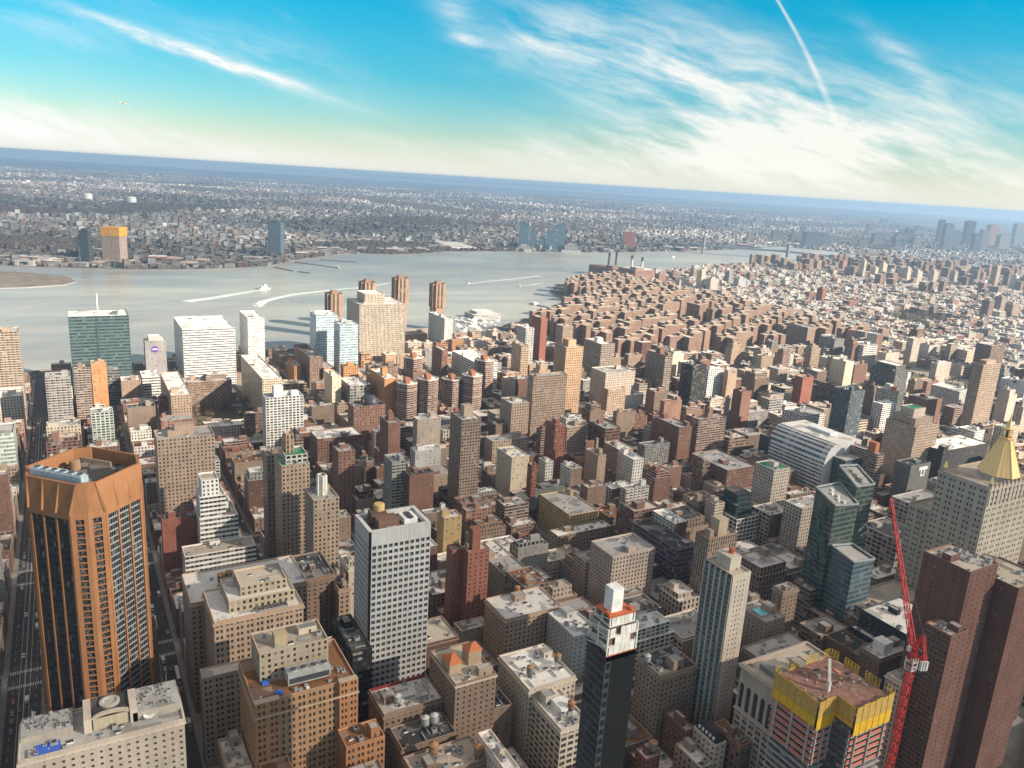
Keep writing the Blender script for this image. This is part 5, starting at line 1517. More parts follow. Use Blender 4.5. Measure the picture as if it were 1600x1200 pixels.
# --- church with a long green slate roof
def church():
    root = empty('church', 606, -386); o = tuple(root.location)
    tag(root, 'dark stone church with a long grey green gabled roof', 'church'); LABEL['church'] = 'green church roof'
    (xa, ya), (xb, yb) = at(803, 770, 26), at(886, 758, 26)
    c = (.15, .095, .075); sl = plain('green slate', (.085, .10, .085), .8, var=.3)
    cx = (xa + xb) / 2; hw = 10
    m = M(); m.box(cx - hw, cx + hw, yb, ya, 0, 15, 'tall', 0, None, c)
    for y in (yb, ya):
        P = [(cx - hw, y, 15), (cx + hw, y, 15), (cx, y, 26.5)]; m.poly(P if y == yb else P[::-1], 1, None, c)
    m.build('nave_wall', [facade_mat('tall'), MASON], root, o)
    m = M()
    for s in (-1, 1):
        P = [(cx + s * (hw + .6), yb - .0, 14.4), (cx + s * (hw + .6), ya, 14.4), (cx, ya, 26.2), (cx, yb, 26.2)]; m.poly(P[::-1] if s < 0 else P, 0)
    m.build('nave_roof', [sl], root, o)
    m = M(); ty = ya - 17; m.box(cx - hw - 9, cx - hw + 1, ty - 6, ty + 6, 0, 14, 'tall', 0, None, c)
    P = [(cx - hw - 9, ty + 6, 14), (cx - hw - 9, ty - 6, 14), (cx - hw - 9, ty, 22)]; m.poly(P, 1, None, c); m.build('transept', [facade_mat('tall'), MASON], root, o)
    m = M()
    m.poly([(cx - hw - 9.3, ty + 6.4, 13.6), (cx - hw - 9.3, ty, 22.2), (cx - 2, ty, 22.2), (cx - 2, ty + 6.4, 13.6)]); m.poly([(cx - hw - 9.3, ty, 22.2), (cx - hw - 9.3, ty - 6.4, 13.6), (cx - 2, ty - 6.4, 13.6), (cx - 2, ty, 22.2)])
    m.build('transept_roof', [sl], root, o)
    m = M(); m.lathe(cx - hw - 10.02, ty, [(0, 0)], 3) if False else None
    for y in (ya - .4, yb + .4):
        m = M(); m.beam((cx, y, 26), (cx, y, 29), .4); m.beam((cx, y - .8, 28), (cx, y + .8, 28), .3); m.build('roof_cross', [G_CONC], root, o)
    occ(cx - 20, cx + 11, yb, ya)
church()


# --- brick towers by the river, notched plan, upper floors stepping outwards
def river_tower(px, H, py, label):
    x, y = at(px, py, H); x += 10; y -= 6
    root = empty('apartment_tower', x, y); o = tuple(root.location)
    tag(root, label, 'apartment tower', 'brown towers standing in the river')
    c = (.34, .225, .155); m = M()
    def plus(a, b): return [(-b, -a), (b, -a), (b, -b), (a, -b), (a, b), (b, b), (b, a), (-b, a), (-b, b), (-a, b), (-a, -b), (-b, -b)]
    lo, up = [(x + u, y + v) for u, v in plus(13, 8)], [(x + u, y + v) for u, v in plus(15, 9.5)]
    m.prism(lo, 0, H * .5, 'v', 0, None, c); m.build('lower_shaft', [facade_mat('few')], root, o)
    m = M(); m.prism(up, H * .5, H, 'few', 0, None, c, bottom=True)
    I = [(x + u * .93, y + v * .93) for u, v in plus(15, 9.5)]; m.ring(up, I, H, H - 1.5, 1, (.3, .2, .14)); m.build('upper_shaft', [facade_mat('few'), MASON], root, o)
    m = M(); m.poly([(*q, H - 1.5) for q in I]); m.build('roof', [roof_mat('br')], root, o)
    for k, (u, v) in enumerate(((-15.2, 0), (0, 15.2), (0, -15.2), (15.2, 0))):
        m = M()
        sx, sy = (.5, 1.6) if u else (1.6, .5)
        for s in (-4, 4):
            a, b = (x + u, y + v + s) if u else (x + u + s, y + v); m.box(a - sx, a + sx, b - sy, b + sy, H * .5, H + .5, c=tuple(k2 * .5 for k2 in c))
        m.build('slit_window', [facade_mat('v')], root, o)
    onroof(root, 'bulkhead', [MASON], x, y, H - 1.5, 11, 11, 7, (.25, .16, .11))
    occ(x - 17, x + 17, y - 17, y + 17); vis([(x - 15, y + 15), (x + 15, y + 15), (x - 15, y - 15)], H)
river_tower(519, 86, 459, 'brown river tower with ribbed sides, shortest and leftmost of the four')
river_tower(572, 104, 441, 'brown river tower mostly hidden behind the big cream hospital')
river_tower(624, 110, 435, 'brown river tower standing tallest right behind the cream hospital')
river_tower(683, 98, 444, 'brown river tower standing alone against the water, rightmost of the four')
m = M(); m.box(1425, 1500, -660, -440, 0, 6, 'balc', 0, 1, (.3, .2, .13)); struct(m.build('quay', [facade_mat('balc'), roof_mat('tan')]))


# --- round cornered brown towers in the middle distance
for k, (px, py, H, lab) in enumerate(((638, 600, 60, 'round cornered brick tower, front left of its cluster'), (671, 594, 64, 'round cornered brick tower beside the front left one, slightly taller'), (648, 560, 66, 'round cornered brick tower standing behind the front pair'),
                                      (709, 594, 57, 'round cornered brick tower, lowest, half hidden in the cluster'), (741, 588, 64, 'round cornered brick tower at the right of the cluster'), (760, 564, 70, 'round cornered brick tower behind the right one, tallest of the cluster'))):
    x, y = at(px, py, H); x += 12; y -= 3
    root = empty('apartment_tower', x, y); o = tuple(root.location); tag(root, lab, 'apartment tower', 'round cornered brick towers'); c = (.24, .135, .10)
    P = [(x + 13.5 * math.cos(R(22.5 + 45 * i)) * (1.12 if i % 2 else 1), y + 13.5 * math.sin(R(22.5 + 45 * i))) for i in range(8)]; I = [(x + (a - x) * .93, y + (b - y) * .93) for a, b in P]
    m = M(); m.prism(P, 0, H - 1.2, 'balc', 0, None, c); m.prism([(x + (a - x) * 1.02, y + (b - y) * 1.02) for a, b in P], H - 1.2, H, 'blank', 1, None, (.5, .46, .42)); m.ring([(x + (a - x) * 1.02, y + (b - y) * 1.02) for a, b in P], I, H, H - 1, 1, (.5, .46, .42)); m.build('wall', [facade_mat('balc'), MASON], root, o)
    m = M(); m.poly([(*q, H - 1) for q in I]); m.build('roof', [roof_mat('w')], root, o)
    onroof(root, 'bulkhead', [MASON], x + 1, y, H - 1, 9, 7, 6, (.30, .13, .08)); onroof(root, 'bulkhead', [MASON], x - 6, y + 2, H - 1, 4, 5, 4, (.30, .13, .08))
    occ(x - 16, x + 16, y - 16, y + 16); vis([(x - 13, y + 13), (x + 13, y + 13), (x - 13, y - 13)], H)


# --- power station with four stacks
def power_station():
    root = empty('power_station', 1950, -1540); o = tuple(root.location); c = (.255, .15, .115)
    tag(root, 'red brown brick power station with four tall pale chimneys by the river', 'power station'); LABEL['ps'] = 'power station'
    xa, ya = at(993, 422, 47)
    m = M(); m.box(xa, xa + 95, ya - 85, ya, 0, 47, 'v', 0, 1, c); m.build('boiler_house', [facade_mat('few'), roof_mat('w')], root, o)
    m = M(); m.box(xa + 6, xa + 40, ya - 40, ya - 8, 47.01, 54, 'few', 0, 1, c); m.build('roof_plant', [facade_mat('few'), roof_mat('w')], root, o)
    m = M(); m.box(xa + 95.1, xa + 280, ya - 55, ya - 4, 0, 33, 'v', 0, 1, tuple(k * .9 for k in c)); m.build('turbine_hall', [facade_mat('few'), roof_mat('br')], root, o)
    m = M(); m.box(xa + 150, xa + 190, ya - 45, ya - 15, 33.01, 42, 'few', 0, 1, c); m.build('roof_plant', [facade_mat('few'), roof_mat('g')], root, o)
    pale = plain('pale chimney render', (.50, .48, .46), .8); dk = plain('sooty chimney', (.14, .14, .15), .8)
    for (px, top, dx, cc) in ((952, 394, 215, dk), (963, 394, 175, dk), (987, 399, 70, pale), (1003, 402, 30, pale)):
        # stand on the ray of the photograph's stack at the given depth
        x = xa + dx; lo, hi = ya - 200, ya + 40
        for _ in range(40):
            mid = (lo + hi) / 2
            if proj(x, mid, 60)[0] > px: lo = mid
            else: hi = mid
        y = lo; H = solve_h(x, y, top)
        m = M(); m.lathe(x, y, [(5.2, 20), (4.2, H * .85)], 14, 0); m.lathe(x, y, [(4.2, H * .85), (4.0, H), (3.0, H), (3.0, H - 3)], 14, 1)
        m.build('chimney', [cc, G_DARK], root, o)
    occ(xa - 5, xa + 285, ya - 90, ya + 5)
power_station()


# --- cable stayed clutter of the foreground hotels
def park_hotel():
    x0, x1, y0, y1, H = DIM['park4']; root = ROOT['park4']; o = tuple(root.location); r = random.Random(1); c = PAL['cream']
    # raised ends and the arched penthouse between them
    for (a, b, d, e, h) in ((x0 + 12, x1 - .6, y1 - 20, y1 - .6, 1.6), (x0 + 8, x1 - .6, y0 + .6, y0 + 20, 3.4)):
        m = M(); m.box(a, b, d, e, H - 1, H + h, 'blank', 0, 1, (.36, .32, .27)); m.build('roof_terrace', [MASON, roof_mat('g')], root, o)
        for k in range(26):
            s = r.uniform(.6, 2.4); inst('air_conditioner' if k % 3 else 'vent', AC if k % 3 else VENT, root, (r.uniform(a + 1.4, b - 1.4) - o[0], r.uniform(d + 1.4, e - 1.4) - o[1], H + h), (s, s * .8, s * .8), r.choice((0, R(90))))
        for k in range(5):
            m = M(); q = (r.uniform(a, b - .5), r.uniform(d, e - .5)); m.beam((*q, H + h), (*q, H + h + r.uniform(3, 6)), .14); m.build('aerial', [G_METAL], root, o)
    yc = (y0 + y1) / 2 - 3
    m = M(); m.box(x0 + 9, x1 - 2, yc - 7, yc + 7, H - 1, H + 4.6, 'blank', 0, 1, (.40, .34, .25)); m.build('penthouse', [MASON, roof_mat('dk')], root, o)
    for s in (-1, 1):
        m = M(); m.box(x0 + 8, x1 - 3, yc + s * 9 - 1.5, yc + s * 9 + 1.5, H - 1, H + 5.6, c=c); m.build('pylon', [MASON], root, o)
    m = M()
    for k in range(10):
        a, b = math.pi * k / 10, math.pi * (k + 1) / 10
        m.beam((x0 + 9.2, yc + 7 * math.cos(a), H + 4.6 + 2 * math.sin(a)), (x0 + 9.2, yc + 7 * math.cos(b), H + 4.6 + 2 * math.sin(b)), 1.3, h=1.4)
    m.build('arch', [plain('arch stone', (.42, .36, .28), .9)], root, o)
    m = M(); m.lathe(x1 - 8, yc, [(4.2, H + 4.61), (4.2, H + 5.5), (3, H + 5.7), (2.6, H + 5.1), (0, H + 5.0)], 20); m.build('roof_drum', [G_CONC], root, o)
    # satellite dish
    m = M()
    cx, cy, cz = x0 + 7, y0 + 13, H - 1
    m.beam((cx, cy, cz), (cx, cy, cz + 1.6), .4, 1)
    pr = [(0.01, 0), (1.2, .12), (2.2, .45), (3.0, .9)]
    for (ra, za), (rb, zb) in zip(pr, pr[1:]):
        for i in range(18):
            a, b = 2 * math.pi * i / 18, 2 * math.pi * (i + 1) / 18
            m.poly([(cx + ra * math.cos(a), cy + ra * math.sin(a), cz + 1.6 + za), (cx + rb * math.cos(a), cy + rb * math.sin(a), cz + 1.6 + zb), (cx + rb * math.cos(b), cy + rb * math.sin(b), cz + 1.6 + zb), (cx + ra * math.cos(b), cy + ra * math.sin(b), cz + 1.6 + za)], 0)
    m.beam((cx, cy, cz + 1.6), (cx, cy, cz + 3.8), .15, 1); m.build('satellite_dish', [G_WHITE, G_METAL], root, o)
    clutter(root, x0 + 1, x0 + 9, y0 + 22, y1 - 2, H - 1, 14, 'cream', r, True, False)
    m = M(); m.box(x0 + 1.5, x0 + 8, y1 - 15, y1 - 6, H - .9, H - .4); m.build('roof_tarpaulin', [G_BLUE], root, o)
    cornice(root, x0, x1, y0, y1, H - 1.4, c, .6, 1.2)
park_hotel()


def brick_hotel():
    x0, x1, y0, y1, H = DIM['brickhotel']; root = ROOT['brickhotel']; o = tuple(root.location); r = random.Random(8)
    # set back upper storeys
    block(root, x0 + 16, x1 - .6, y0 + 9, y1 - 6, H - 1, H + 14, 'p', (.36, .29, .22), 'tan', False)
    clutter(root, x0 + 17, x1 - 2, y0 + 10, y1 - 7, H + 13, 10, 'cream2', r, True)
    m = M(); m.box(x0 + 20, x0 + 26, y1 - 20, y1 - 14, H + 13, H + 19, c=(.42, .33, .22)); m.build('penthouse', [MASON], root, o)
    # louvred cooling tower with four fans
    bx0, bx1, by0, by1 = x0 + 5.5, x0 + 12.5, y0 + 11, y0 + 31
    m = M(); m.box(bx0, bx1, by0, by1, H + .6, H + 6.5); m.box(bx0 - .15, bx0 - .01, by0 + .6, by1 - .6, H + 1.4, H + 4.2, mi=1, mt=1)
    u = m.build('cooling_tower', [plain('silver louvre', (.42, .43, .42), .5, .3), G_DARK], root, o)
    for k in range(4):
        m = M(); yy = by0 + 2.6 + k * 4.9; xx = (bx0 + bx1) / 2
        m.lathe(0, 0, [(2.1, 0), (2.1, .55), (1.9, .55), (1.85, .15), (0, .12)], 18)
        for b in range(4): a = b * math.pi / 4; m.beam((1.8 * math.cos(a), 1.8 * math.sin(a), .4), (-1.8 * math.cos(a), -1.8 * math.sin(a), .4), .18, 1)
        f = m.build('fan', [G_METAL, G_DARK], u); f.location = (xx - o[0], yy - o[1], H + 6.51 - o[2])
    for k in range(9): onroof(root, 'air_conditioner', [G_METAL if k % 3 else G_WHITE], r.uniform(x0 + 2, x0 + 4.6), r.uniform(y0 + 6, y1 - 3), H - .99, r.uniform(.8, 2), r.uniform(.8, 2.4), r.uniform(.6, 1.6))
    for (xx, yy) in ((x0 + 13.8, y1 - 8), (x0 + 4, y1 - 12)):
        onroof(root, 'roof_tarpaulin', [G_BLUE], xx, yy, H - .98, 2.6, 3.2, 1.2)
    clutter(root, x0 + 1, x0 + 15, y0 + 1, y0 + 10, H - 1, 8, 'orange', r, True, False)
    # projecting end bays on the street front
    for (a, b) in ((y0 - .1, y0 + 9), (y1 - 11, y1 + .1)):
        m = M(); wins = m.wall((x0 - 2.4, b), (0, -1), b - a, 5, H + 1, 2, 22, [(.2, .42, .24, .76), (.58, .8, .24, .76)], .45, 0, PAL['orange'])
        m.wallq((x0 - .001, b), (x0 - 2.4, b), 5, H + 1, 0, PAL['orange'], 3, 3); m.wallq((x0 - 2.4, a), (x0 - .001, a), 5, H + 1, 0, PAL['orange'], 3, 3)
        m.poly([(x0 - 2.4, a, H + 1), (x0 + 1, a, H + 1), (x0 + 1, b, H + 1), (x0 - 2.4, b, H + 1)], 0, None, (.40, .33, .26)); m.build('end_bay', [MASON], root, o); put_windows(root, wins, WIN_DARK, 44)
    # lower wings towards the viewer
    block(root, x0 - 16, x0 - 2.5, y0 - 9, y0 + 10, 0, H - 24, 'pairs', PAL['orange'], 'br', True, limit=40)
    block(root, x0 - 16, x0 - 2.5, y1 - 14, y1 - 1, 0, H - 30, 'pairs', PAL['orange'], 'br', True, limit=40)
    clutter(root, x0 - 15, x0 - 3, y0 - 8, y0 + 9, H - 25, 7, 'orange', r, True)
    occ(x0 - 17, x0, y0 - 10, y1)
    cornice(root, x0 - 2.4, x1, y0, y1, H - 6, (.40, .30, .2), .5, .8)
brick_hotel()


def two_park():
    x0, x1, y0, y1, H = DIM['twopark_mid']; root = ROOT['twopark_mid']; o = tuple(root.location); r = random.Random(9); c = PAL['tan']
    block(root, x0 + 7, x1 - 1, y0 + 3, y1 - 9, H - 1, H + 6, 'p', (.40, .33, .24), 'w')
    block(root, x0 + 12, x1 - 3, y0 + 6, y1 - 16, H + 5, H + 11, 'p', (.40, .33, .24), 'tan')
    clutter(root, x0 + 13, x1 - 4, y0 + 7, y1 - 17, H + 10, 6, 'cream', r, True, False)
    m = M(); m.box(x0 + 1.5, x0 + 5.5, y0 + 8, y0 + 24, H - .99, H + .4)
    for k in range(8): m.box(x0 + 1.7, x0 + 5.3, y0 + 8.4 + k * 2, y0 + 9.6 + k * 2, H + .41, H + .9, mi=1, mt=1)
    m.build('skylight_row', [G_METAL, GLASS], root, o)
    clutter(root, x0 + 1, x0 + 6, y0 + 25, y1 - 2, H - 1, 4, 'cream', r, True, False)
    block(root, x0 - 9, x0 - .1, y1 - 14, y1 + 8, 0, H - 26, 'pairs', c, 'w', True, limit=40)
    occ(x0 - 10, x0, y1 - 15, y1 + 9)
two_park()


def tile_tower():
    x0, x1, y0, y1, H = DIM['tiletan']; root = ROOT['tiletan']; o = tuple(root.location); c = PAL['brown']
    tile = plain('orange roof tile', (.46, .14, .055), .8, var=.3, scale=1.2)
    for (a, b, d, e, h) in ((x0 + 13, x0 + 21, y0 + 2.5, y0 + 10, 7), (x0 + 10, x0 + 20, y1 - 8, y1 - 1.2, 4.5)):
        m = M(); m.box(a, b, d, e, H - 1, H + h, c=(.38, .28, .19)); m.build('penthouse', [MASON], root, o)
        m = M(); Q = [(a - .5, d - .5, H + h), (b + .5, d - .5, H + h), (b + .5, e + .5, H + h), (a - .5, e + .5, H + h)]; ap = ((a + b) / 2, (d + e) / 2, H + h + 2.8)
        for i in range(4): m.poly([Q[i], Q[(i + 1) % 4], ap], 0)
        m.poly(Q[::-1], 0); m.build('tiled_roof', [tile], root, o)
    clutter(root, x0 + 1, x0 + 9, y0 + 1, y1 - 1, H - 1, 7, 'tan', random.Random(6), True)
    cornice(root, x0, x1, y0, y1, H - .9, (.46, .38, .28), .5, 1.2)
tile_tower()
# maroon parapet lining, and pool
x0, x1, y0, y1, H = DIM['maroon']; root = ROOT['maroon']; o = tuple(root.location)
m = M(); m.box(x1 - 1.0, x1 - .47, y0 + 1, y1 - 1, H - .99, H + .6); m.build('red_lining', [plain('maroon coping', (.20, .022, .03), .8)], root, o)
x0, x1, y0, y1, H = DIM['poolb']; root = ROOT['poolb']; o = tuple(root.location)
m = M(); m.box(x0 + 6, x0 + 15, y1 - 9.5, y1 - 3, H - .99, H + .3); m.poly([(x0 + 6.6, y1 - 8.9, H + .31), (x0 + 14.4, y1 - 8.9, H + .31), (x0 + 14.4, y1 - 3.6, H + .31), (x0 + 6.6, y1 - 3.6, H + .31)], 1)
m.build('swimming_pool', [G_CONC, plain('pool water', (.10, .55, .60), .1, var=.05)], root, o)
# black mansard roof
x0, x1, y0, y1, H = DIM['mans']; root = ROOT['mans']; o = tuple(root.location)
m = M(); P = [(x0 + .5, y0 + .5), (x1 - .5, y0 + .5), (x1 - .5, y1 - .5), (x0 + .5, y1 - .5)]; I = [(x0 + 2.4, y0 + 2.4), (x1 - 2.4, y0 + 2.4), (x1 - 2.4, y1 - 2.4), (x0 + 2.4, y1 - 2.4)]
for i in range(4): j = (i + 1) % 4; m.poly([(*P[i], H + .02), (*P[j], H + .02), (*I[j], H + 4.5), (*I[i], H + 4.5)], 0)
m.poly([(*q, H + 4.5) for q in I], 0); m.build('mansard', [plain('black slate', (.028, .028, .03), .7)], root, o)
for k in range(5): onroof(root, 'dormer', [G_WHITE], x0 + 3 + k * (x1 - x0 - 6) / 4, y1 - 1.5, H + .3, 1.3, 1.2, 2.2)
# teal glass upper floors
x0, x1, y0, y1, H = DIM['tealcap']; root = ROOT['tealcap']; o = tuple(root.location)
m = M(); m.box(x0 + 8, x1 - 1, y0 + 1, y1 - 6, H - 1, H + 9, 'glass', 0, 1, PAL['dteal']); m.box(x0 + 11, x1 - 3, y0 + 3, y1 - 9, H + 9.01, H + 18, 'glass', 0, 1, PAL['dteal']); m.build('glass_storeys', [facade_mat('glass'), roof_mat('dk')], root, o)
# white stepped office: upper steps
x0, x1, y0, y1, H = DIM['whitestep']; root = ROOT['whitestep']
block(root, x0 + 3, x1 - 3, y0 + 8, y1 - 1, H - 1, H + 16, 'rib', PAL['white'], 'w'); block(root, x0 + 6, x1 - 5, y0 + 12, y1 - 3, H + 15, H + 28, 'p', PAL['white'], 'tan')
# sign, white cube, green terraces
x0, x1, y0, y1, H = DIM['logo']; root = ROOT['logo']; o = tuple(root.location); cy = (y0 + y1) / 2 + 1
m = M()
for k in range(24):
    a, b = 2 * math.pi * k / 24, 2 * math.pi * (k + 1) / 24; m.poly([(x0 - .3, cy, H - 12), (x0 - .3, cy + 4.6 * math.cos(a), H - 12 + 4.6 * math.sin(a)), (x0 - .3, cy + 4.6 * math.cos(b), H - 12 + 4.6 * math.sin(b))][::-1], 0)
m.poly([(x0 - .31, cy + 3.2, H - 12.8), (x0 - .31, cy - 3.2, H - 12.8), (x0 - .31, cy - 3.2, H - 11.2), (x0 - .31, cy + 3.2, H - 11.2)], 1)
m.build('round_sign', [plain('purple enamel', (.13, .05, .30), .5), G_WHITE], root, o)
block(root, x0 + 3, x1 - 4, y0 + 5, y1 - 5, H - 1, H + 6, 'few', (.4, .38, .35), 'w')
x0, x1, y0, y1, H = DIM['whitebalc']; root = ROOT['whitebalc']
onroof(root, 'bulkhead', [G_WHITE], x0 + 9, y1 - 15, H - 1, 9, 10, 12); onroof(root, 'bulkhead', [G_WHITE], x0 + 8, y0 + 8, H - 1, 7, 8, 5)
x0, x1, y0, y1, H = DIM['tangreen1']; root = ROOT['tangreen1']
block(root, x0 + 4, x1 - .5, y0 + .5, y1 - 4, H - 1, H + 6, 'grid', (.50, .47, .42), 'grn'); block(root, x0 + 11, x1 - 4, y0 + 9, y1 - 6, H + 5, H + 20, 'v', (.42, .28, .18), 'g')
x0, x1, y0, y1, H = DIM['tangreen2']; root = ROOT['tangreen2']; o = tuple(root.location)
m = M(); m.lathe((x0 + x1) / 2, (y0 + y1) / 2, [(3.4, H - 1), (3.4, H + 14), (2.8, H + 14), (2.8, H + 10)], 16); m.build('chimney', [plain('chimney panels', (.50, .46, .38), .8)], root, o)
for k in range(6):
    a = R(60 * k); m = M(); q = ((x0 + x1) / 2 + 3.45 * math.cos(a), (y0 + y1) / 2 + 3.45 * math.sin(a)); m.beam((*q, H - 1), (*q, H + 13.5), .9); m.build('chimney_rib', [G_WHITE], root, o)
x0, x1, y0, y1, H = DIM['bigtan']; root = ROOT['bigtan']
onroof(root, 'bulkhead', [MASON], x0 + 12, y0 + 9, H - 1, 8, 9, 11, (.42, .33, .25))
x0, x1, y0, y1, H = DIM['bellev']; root = ROOT['bellev']
block(root, x0 + 15, x1 - 12, y0 + 32, y1 - 14, H - 1, H + 15, 'v', PAL['cream2'], 'w')
x0, x1, y0, y1, H = DIM['kimmel']; root = ROOT['kimmel']; o = tuple(root.location)
m = M(); m.beam((x0 + 25, (y0 + y1) / 2, H - 1), (x0 + 25, (y0 + y1) / 2, H + 26), 1.2); m.build('mast', [G_WHITE], root, o)
m = M(); m.box(x0 - .4, x0 - .01, (y0 + y1) / 2 + 2, (y0 + y1) / 2 + 4, 3, H - 3, c=(.05, .08, .09)); m.build('dark_slot', [MASON], root, o)
x0, x1, y0, y1, H = DIM['cemtower']; root = ROOT['cemtower']
x0, x1, y0, y1, H = DIM['redbrick']; root = ROOT['redbrick']
onroof(root, 'chimney', [MASON], x0 + 5, y0 + 9, H - 1, 6, 6, 15, PAL['red'])
x0, x1, y0, y1, H = DIM['tancap']; root = ROOT['tancap']
onroof(root, 'bulkhead', [MASON], x0 + 6, y0 + 13, H - 1, 8, 9, 13, (.42, .34, .25))
x0, x1, y0, y1, H = DIM['lime']; root = ROOT['lime']
block(root, x0 + 5, x1 - 4, y0 + 6, y1 - 4, H - 1, H + 8, 'p', PAL['tan'], 'g'); block(root, x0 + 12, x1 - 9, y0 + 12, y1 - 9, H + 7, H + 17, 'few', PAL['ltan'], 'grn')
x0, x1, y0, y1, H = DIM['orng']; root = ROOT['orng']
onroof(root, 'penthouse', [MASON], x0 + 10, (y0 + y1) / 2, H - 1, 9, 6, 11, (.46, .17, .09))
x0, x1, y0, y1, H = DIM['g1360']; root = ROOT['g1360']
block(root, x0 + 3, x1 - 4, y0 + 4, y1 - 4, H - 1, H + 7, 'v', PAL['grey2'], 'w')
x0, x1, y0, y1, H = DIM['terr']; root = ROOT['terr']
onroof(root, 'penthouse', [MASON], x0 + 12, (y0 + y1) / 2, H - 1, 8, 7, 9, (.50, .46, .40)); onroof(root, 'bulkhead', [MASON], x0 + 6, (y0 + y1) / 2 - 3, H - 1, 5, 4, 6, (.50, .17, .05))
x0, x1, y0, y1, H = DIM['drk1430']; root = ROOT['drk1430']; o = tuple(root.location); cy = y0 + 12
m = M(); m.box(x0 - .4, x0 - .05, cy - 7, cy + 7, H - 7, H - 3.4); m.box(x0 - .4, x0 - .05, cy - 3.4, cy - 1.8, H - 14, H - 7.01); m.box(x0 - .4, x0 - .05, cy + 1.8, cy + 3.4, H - 14, H - 7.01); m.box(x0 - .4, x0 - .05, cy - 1.79, cy + 1.79, H - 14, H - 12.4); m.build('wall_emblem', [G_WHITE], root, o)
for key, sx, sy, h, cc in (('o3', 14, 12, 9, PAL['gold']), ('o7', 10, 8, 8, PAL['rbrown']), ('o4', 9, 9, 7, PAL['white2']), ('o13', 5, 6, 12, PAL['pinkb']), ('orangebr', 9, 7, 9, PAL['orange2']), ('o16', 3, 2, 16, PAL['tan']), ('beige15', 9, 16, 9, PAL['tan']), ('darkslim', 6, 6, 8, PAL['rbrown']), ('tall1540', 10, 22, 5, PAL['tan'])):
    x0, x1, y0, y1, H = DIM[key]; onroof(ROOT[key], 'penthouse', [MASON], (x0 + x1) / 2, (y0 + y1) / 2, H - 1, min(sx, x1 - x0 - 2), min(sy, y1 - y0 - 2), h, cc)
x0, x1, y0, y1, H = DIM['cornbrown']; root = ROOT['cornbrown']
onroof(root, 'bulkhead', [G_WHITE], x0 + 7, y0 + 20, H - 1, 8, 8, 7); 
x0, x1, y0, y1, H = DIM['longw2']; root = ROOT['longw2']
onroof(root, 'bulkhead', [G_WHITE], x0 + 15, y0 + 7, H - 1, 10, 8, 3.5)
x0, x1, y0, y1, H = DIM['pinkdome']; root = ROOT['pinkdome']; o = tuple(root.location)
m = M(); m.lathe((x0 + x1) / 2, y0 + 14, [(9, H - 1), (9, H + 2), (7.5, H + 6), (4.5, H + 8.5), (1, H + 9.5), (0, H + 9.5)], 14); m.build('dome', [plain('dark dome metal', (.06, .06, .075), .5)], root, o)
# towers on the far side of the wide street, whose south fronts show at the left edge
def north_side(px, H, ye, x1, cn, fac, lab, cat='apartment tower', roof='g', depth=40):
    y = 53.0
    lo, hi = 150, 1400
    for _ in range(50):
        x = (lo + hi) / 2
        if proj(x, y, H)[1] > px[1]: lo = x
        else: hi = x
    root = empty(cat.replace(' ', '_'), lo + 10, y + depth / 2); o = tuple(root.location)
    block(root, lo, lo + x1, y, y + depth, 0, H, fac, PAL[cn], roof); clutter(root, lo + 1, lo + x1 - 1, y + 1, y + depth - 1, H - 1, 5, cn, random.Random(int(px[1])), lo < 500)
    tag(root, lab, cat); occ(lo, lo + x1, y, y + depth); vis([(lo, y), (lo + x1, y), (lo, y + depth)], H)
north_side((29, 518), 112, 0, 30, 'tan', 'balc', 'tall beige balcony tower at the left edge by the river')
north_side((24, 618), 48, 0, 40, 'cream', 'p', 'lower cream block at the left edge before the beige tower', 'apartment building', 'w')
north_side((8, 676), 62, 0, 34, 'pgreen', 'glass', 'pale green glass block cut by the left edge', 'apartment building')

# ------------------------------------------------------------------ the rest of the city, filled in block by block
LAND = [('orange', 'orange tower', (426, 1), 169), ('gridtower', 'pale grid tower', None, 0), ('blackneedle', 'black needle tower', None, 0), ('nyl', 'gold pyramid', (293, -569), 187), ('pas', 'green glass tower', (350, -470), 120),
        ('beige15', 'beige balcony slab', None, 0), ('whitebalc', 'white gridded tower', None, 0), ('bigtan', 'very tall brown grey tower', None, 0), ('o8', 'black brick tower', None, 0), ('hall', 'curved white hall', (560, -700), 65),
        ('purple', 'mauve banded block', None, 0), ('church', 'green church roof', (606, -386), 26), ('o3', 'golden tan tower', None, 0), ('o11', 'tall red brick tower', None, 0), ('bellev', 'cream hospital tower', None, 0),
        ('ps', 'power station', (1930, -1530), 50), ('tangreen1', 'green terrace tower', None, 0), ('tall1540', 'tall pale tower at right', None, 0), ('lime', 'limestone setback building', None, 0), ('tiletan', 'orange tiled roofs', None, 0),
        ('creamglass', 'cream and glass slab', None, 0), ('o17', 'huge brown warehouse', None, 0), ('kimmel', 'green glass hospital', None, 0), ('d1303', 'slate glass tower', None, 0), ('redbrick', 'red chimney slab', None, 0), ('bluegrid', 'dark blue glass block', None, 0),
        ('lofttan', 'white framed loft roof', None, 0), ('o13', 'pink balcony tower', None, 0), ('w1328', 'white ribbed hospital', None, 0), ('kip3', 'round cornered brick towers', None, 0)]
LP = []
for k, nm, p_, h in LAND:
    if p_ is None: x0, x1, y0, y1, h = DIM[k]; p_ = (x0, (y0 + y1) / 2)
    LP.append((nm, *proj(*p_, h * .8)[:2]))
CNAME = {'tan': 'tan', 'tan2': 'dull tan', 'ltan': 'pale tan', 'brown': 'brown', 'rbrown': 'maroon brown', 'red': 'red', 'pinkb': 'pinkish', 'cream': 'cream', 'cream2': 'buff', 'white2': 'off white', 'grey': 'grey', 'lgrey': 'pale grey', 'gold': 'ochre', 'orange2': 'orange brown', 'white': 'white', 'yellow': 'yellow', 'black2': 'black', 'grey2': 'dark grey'}
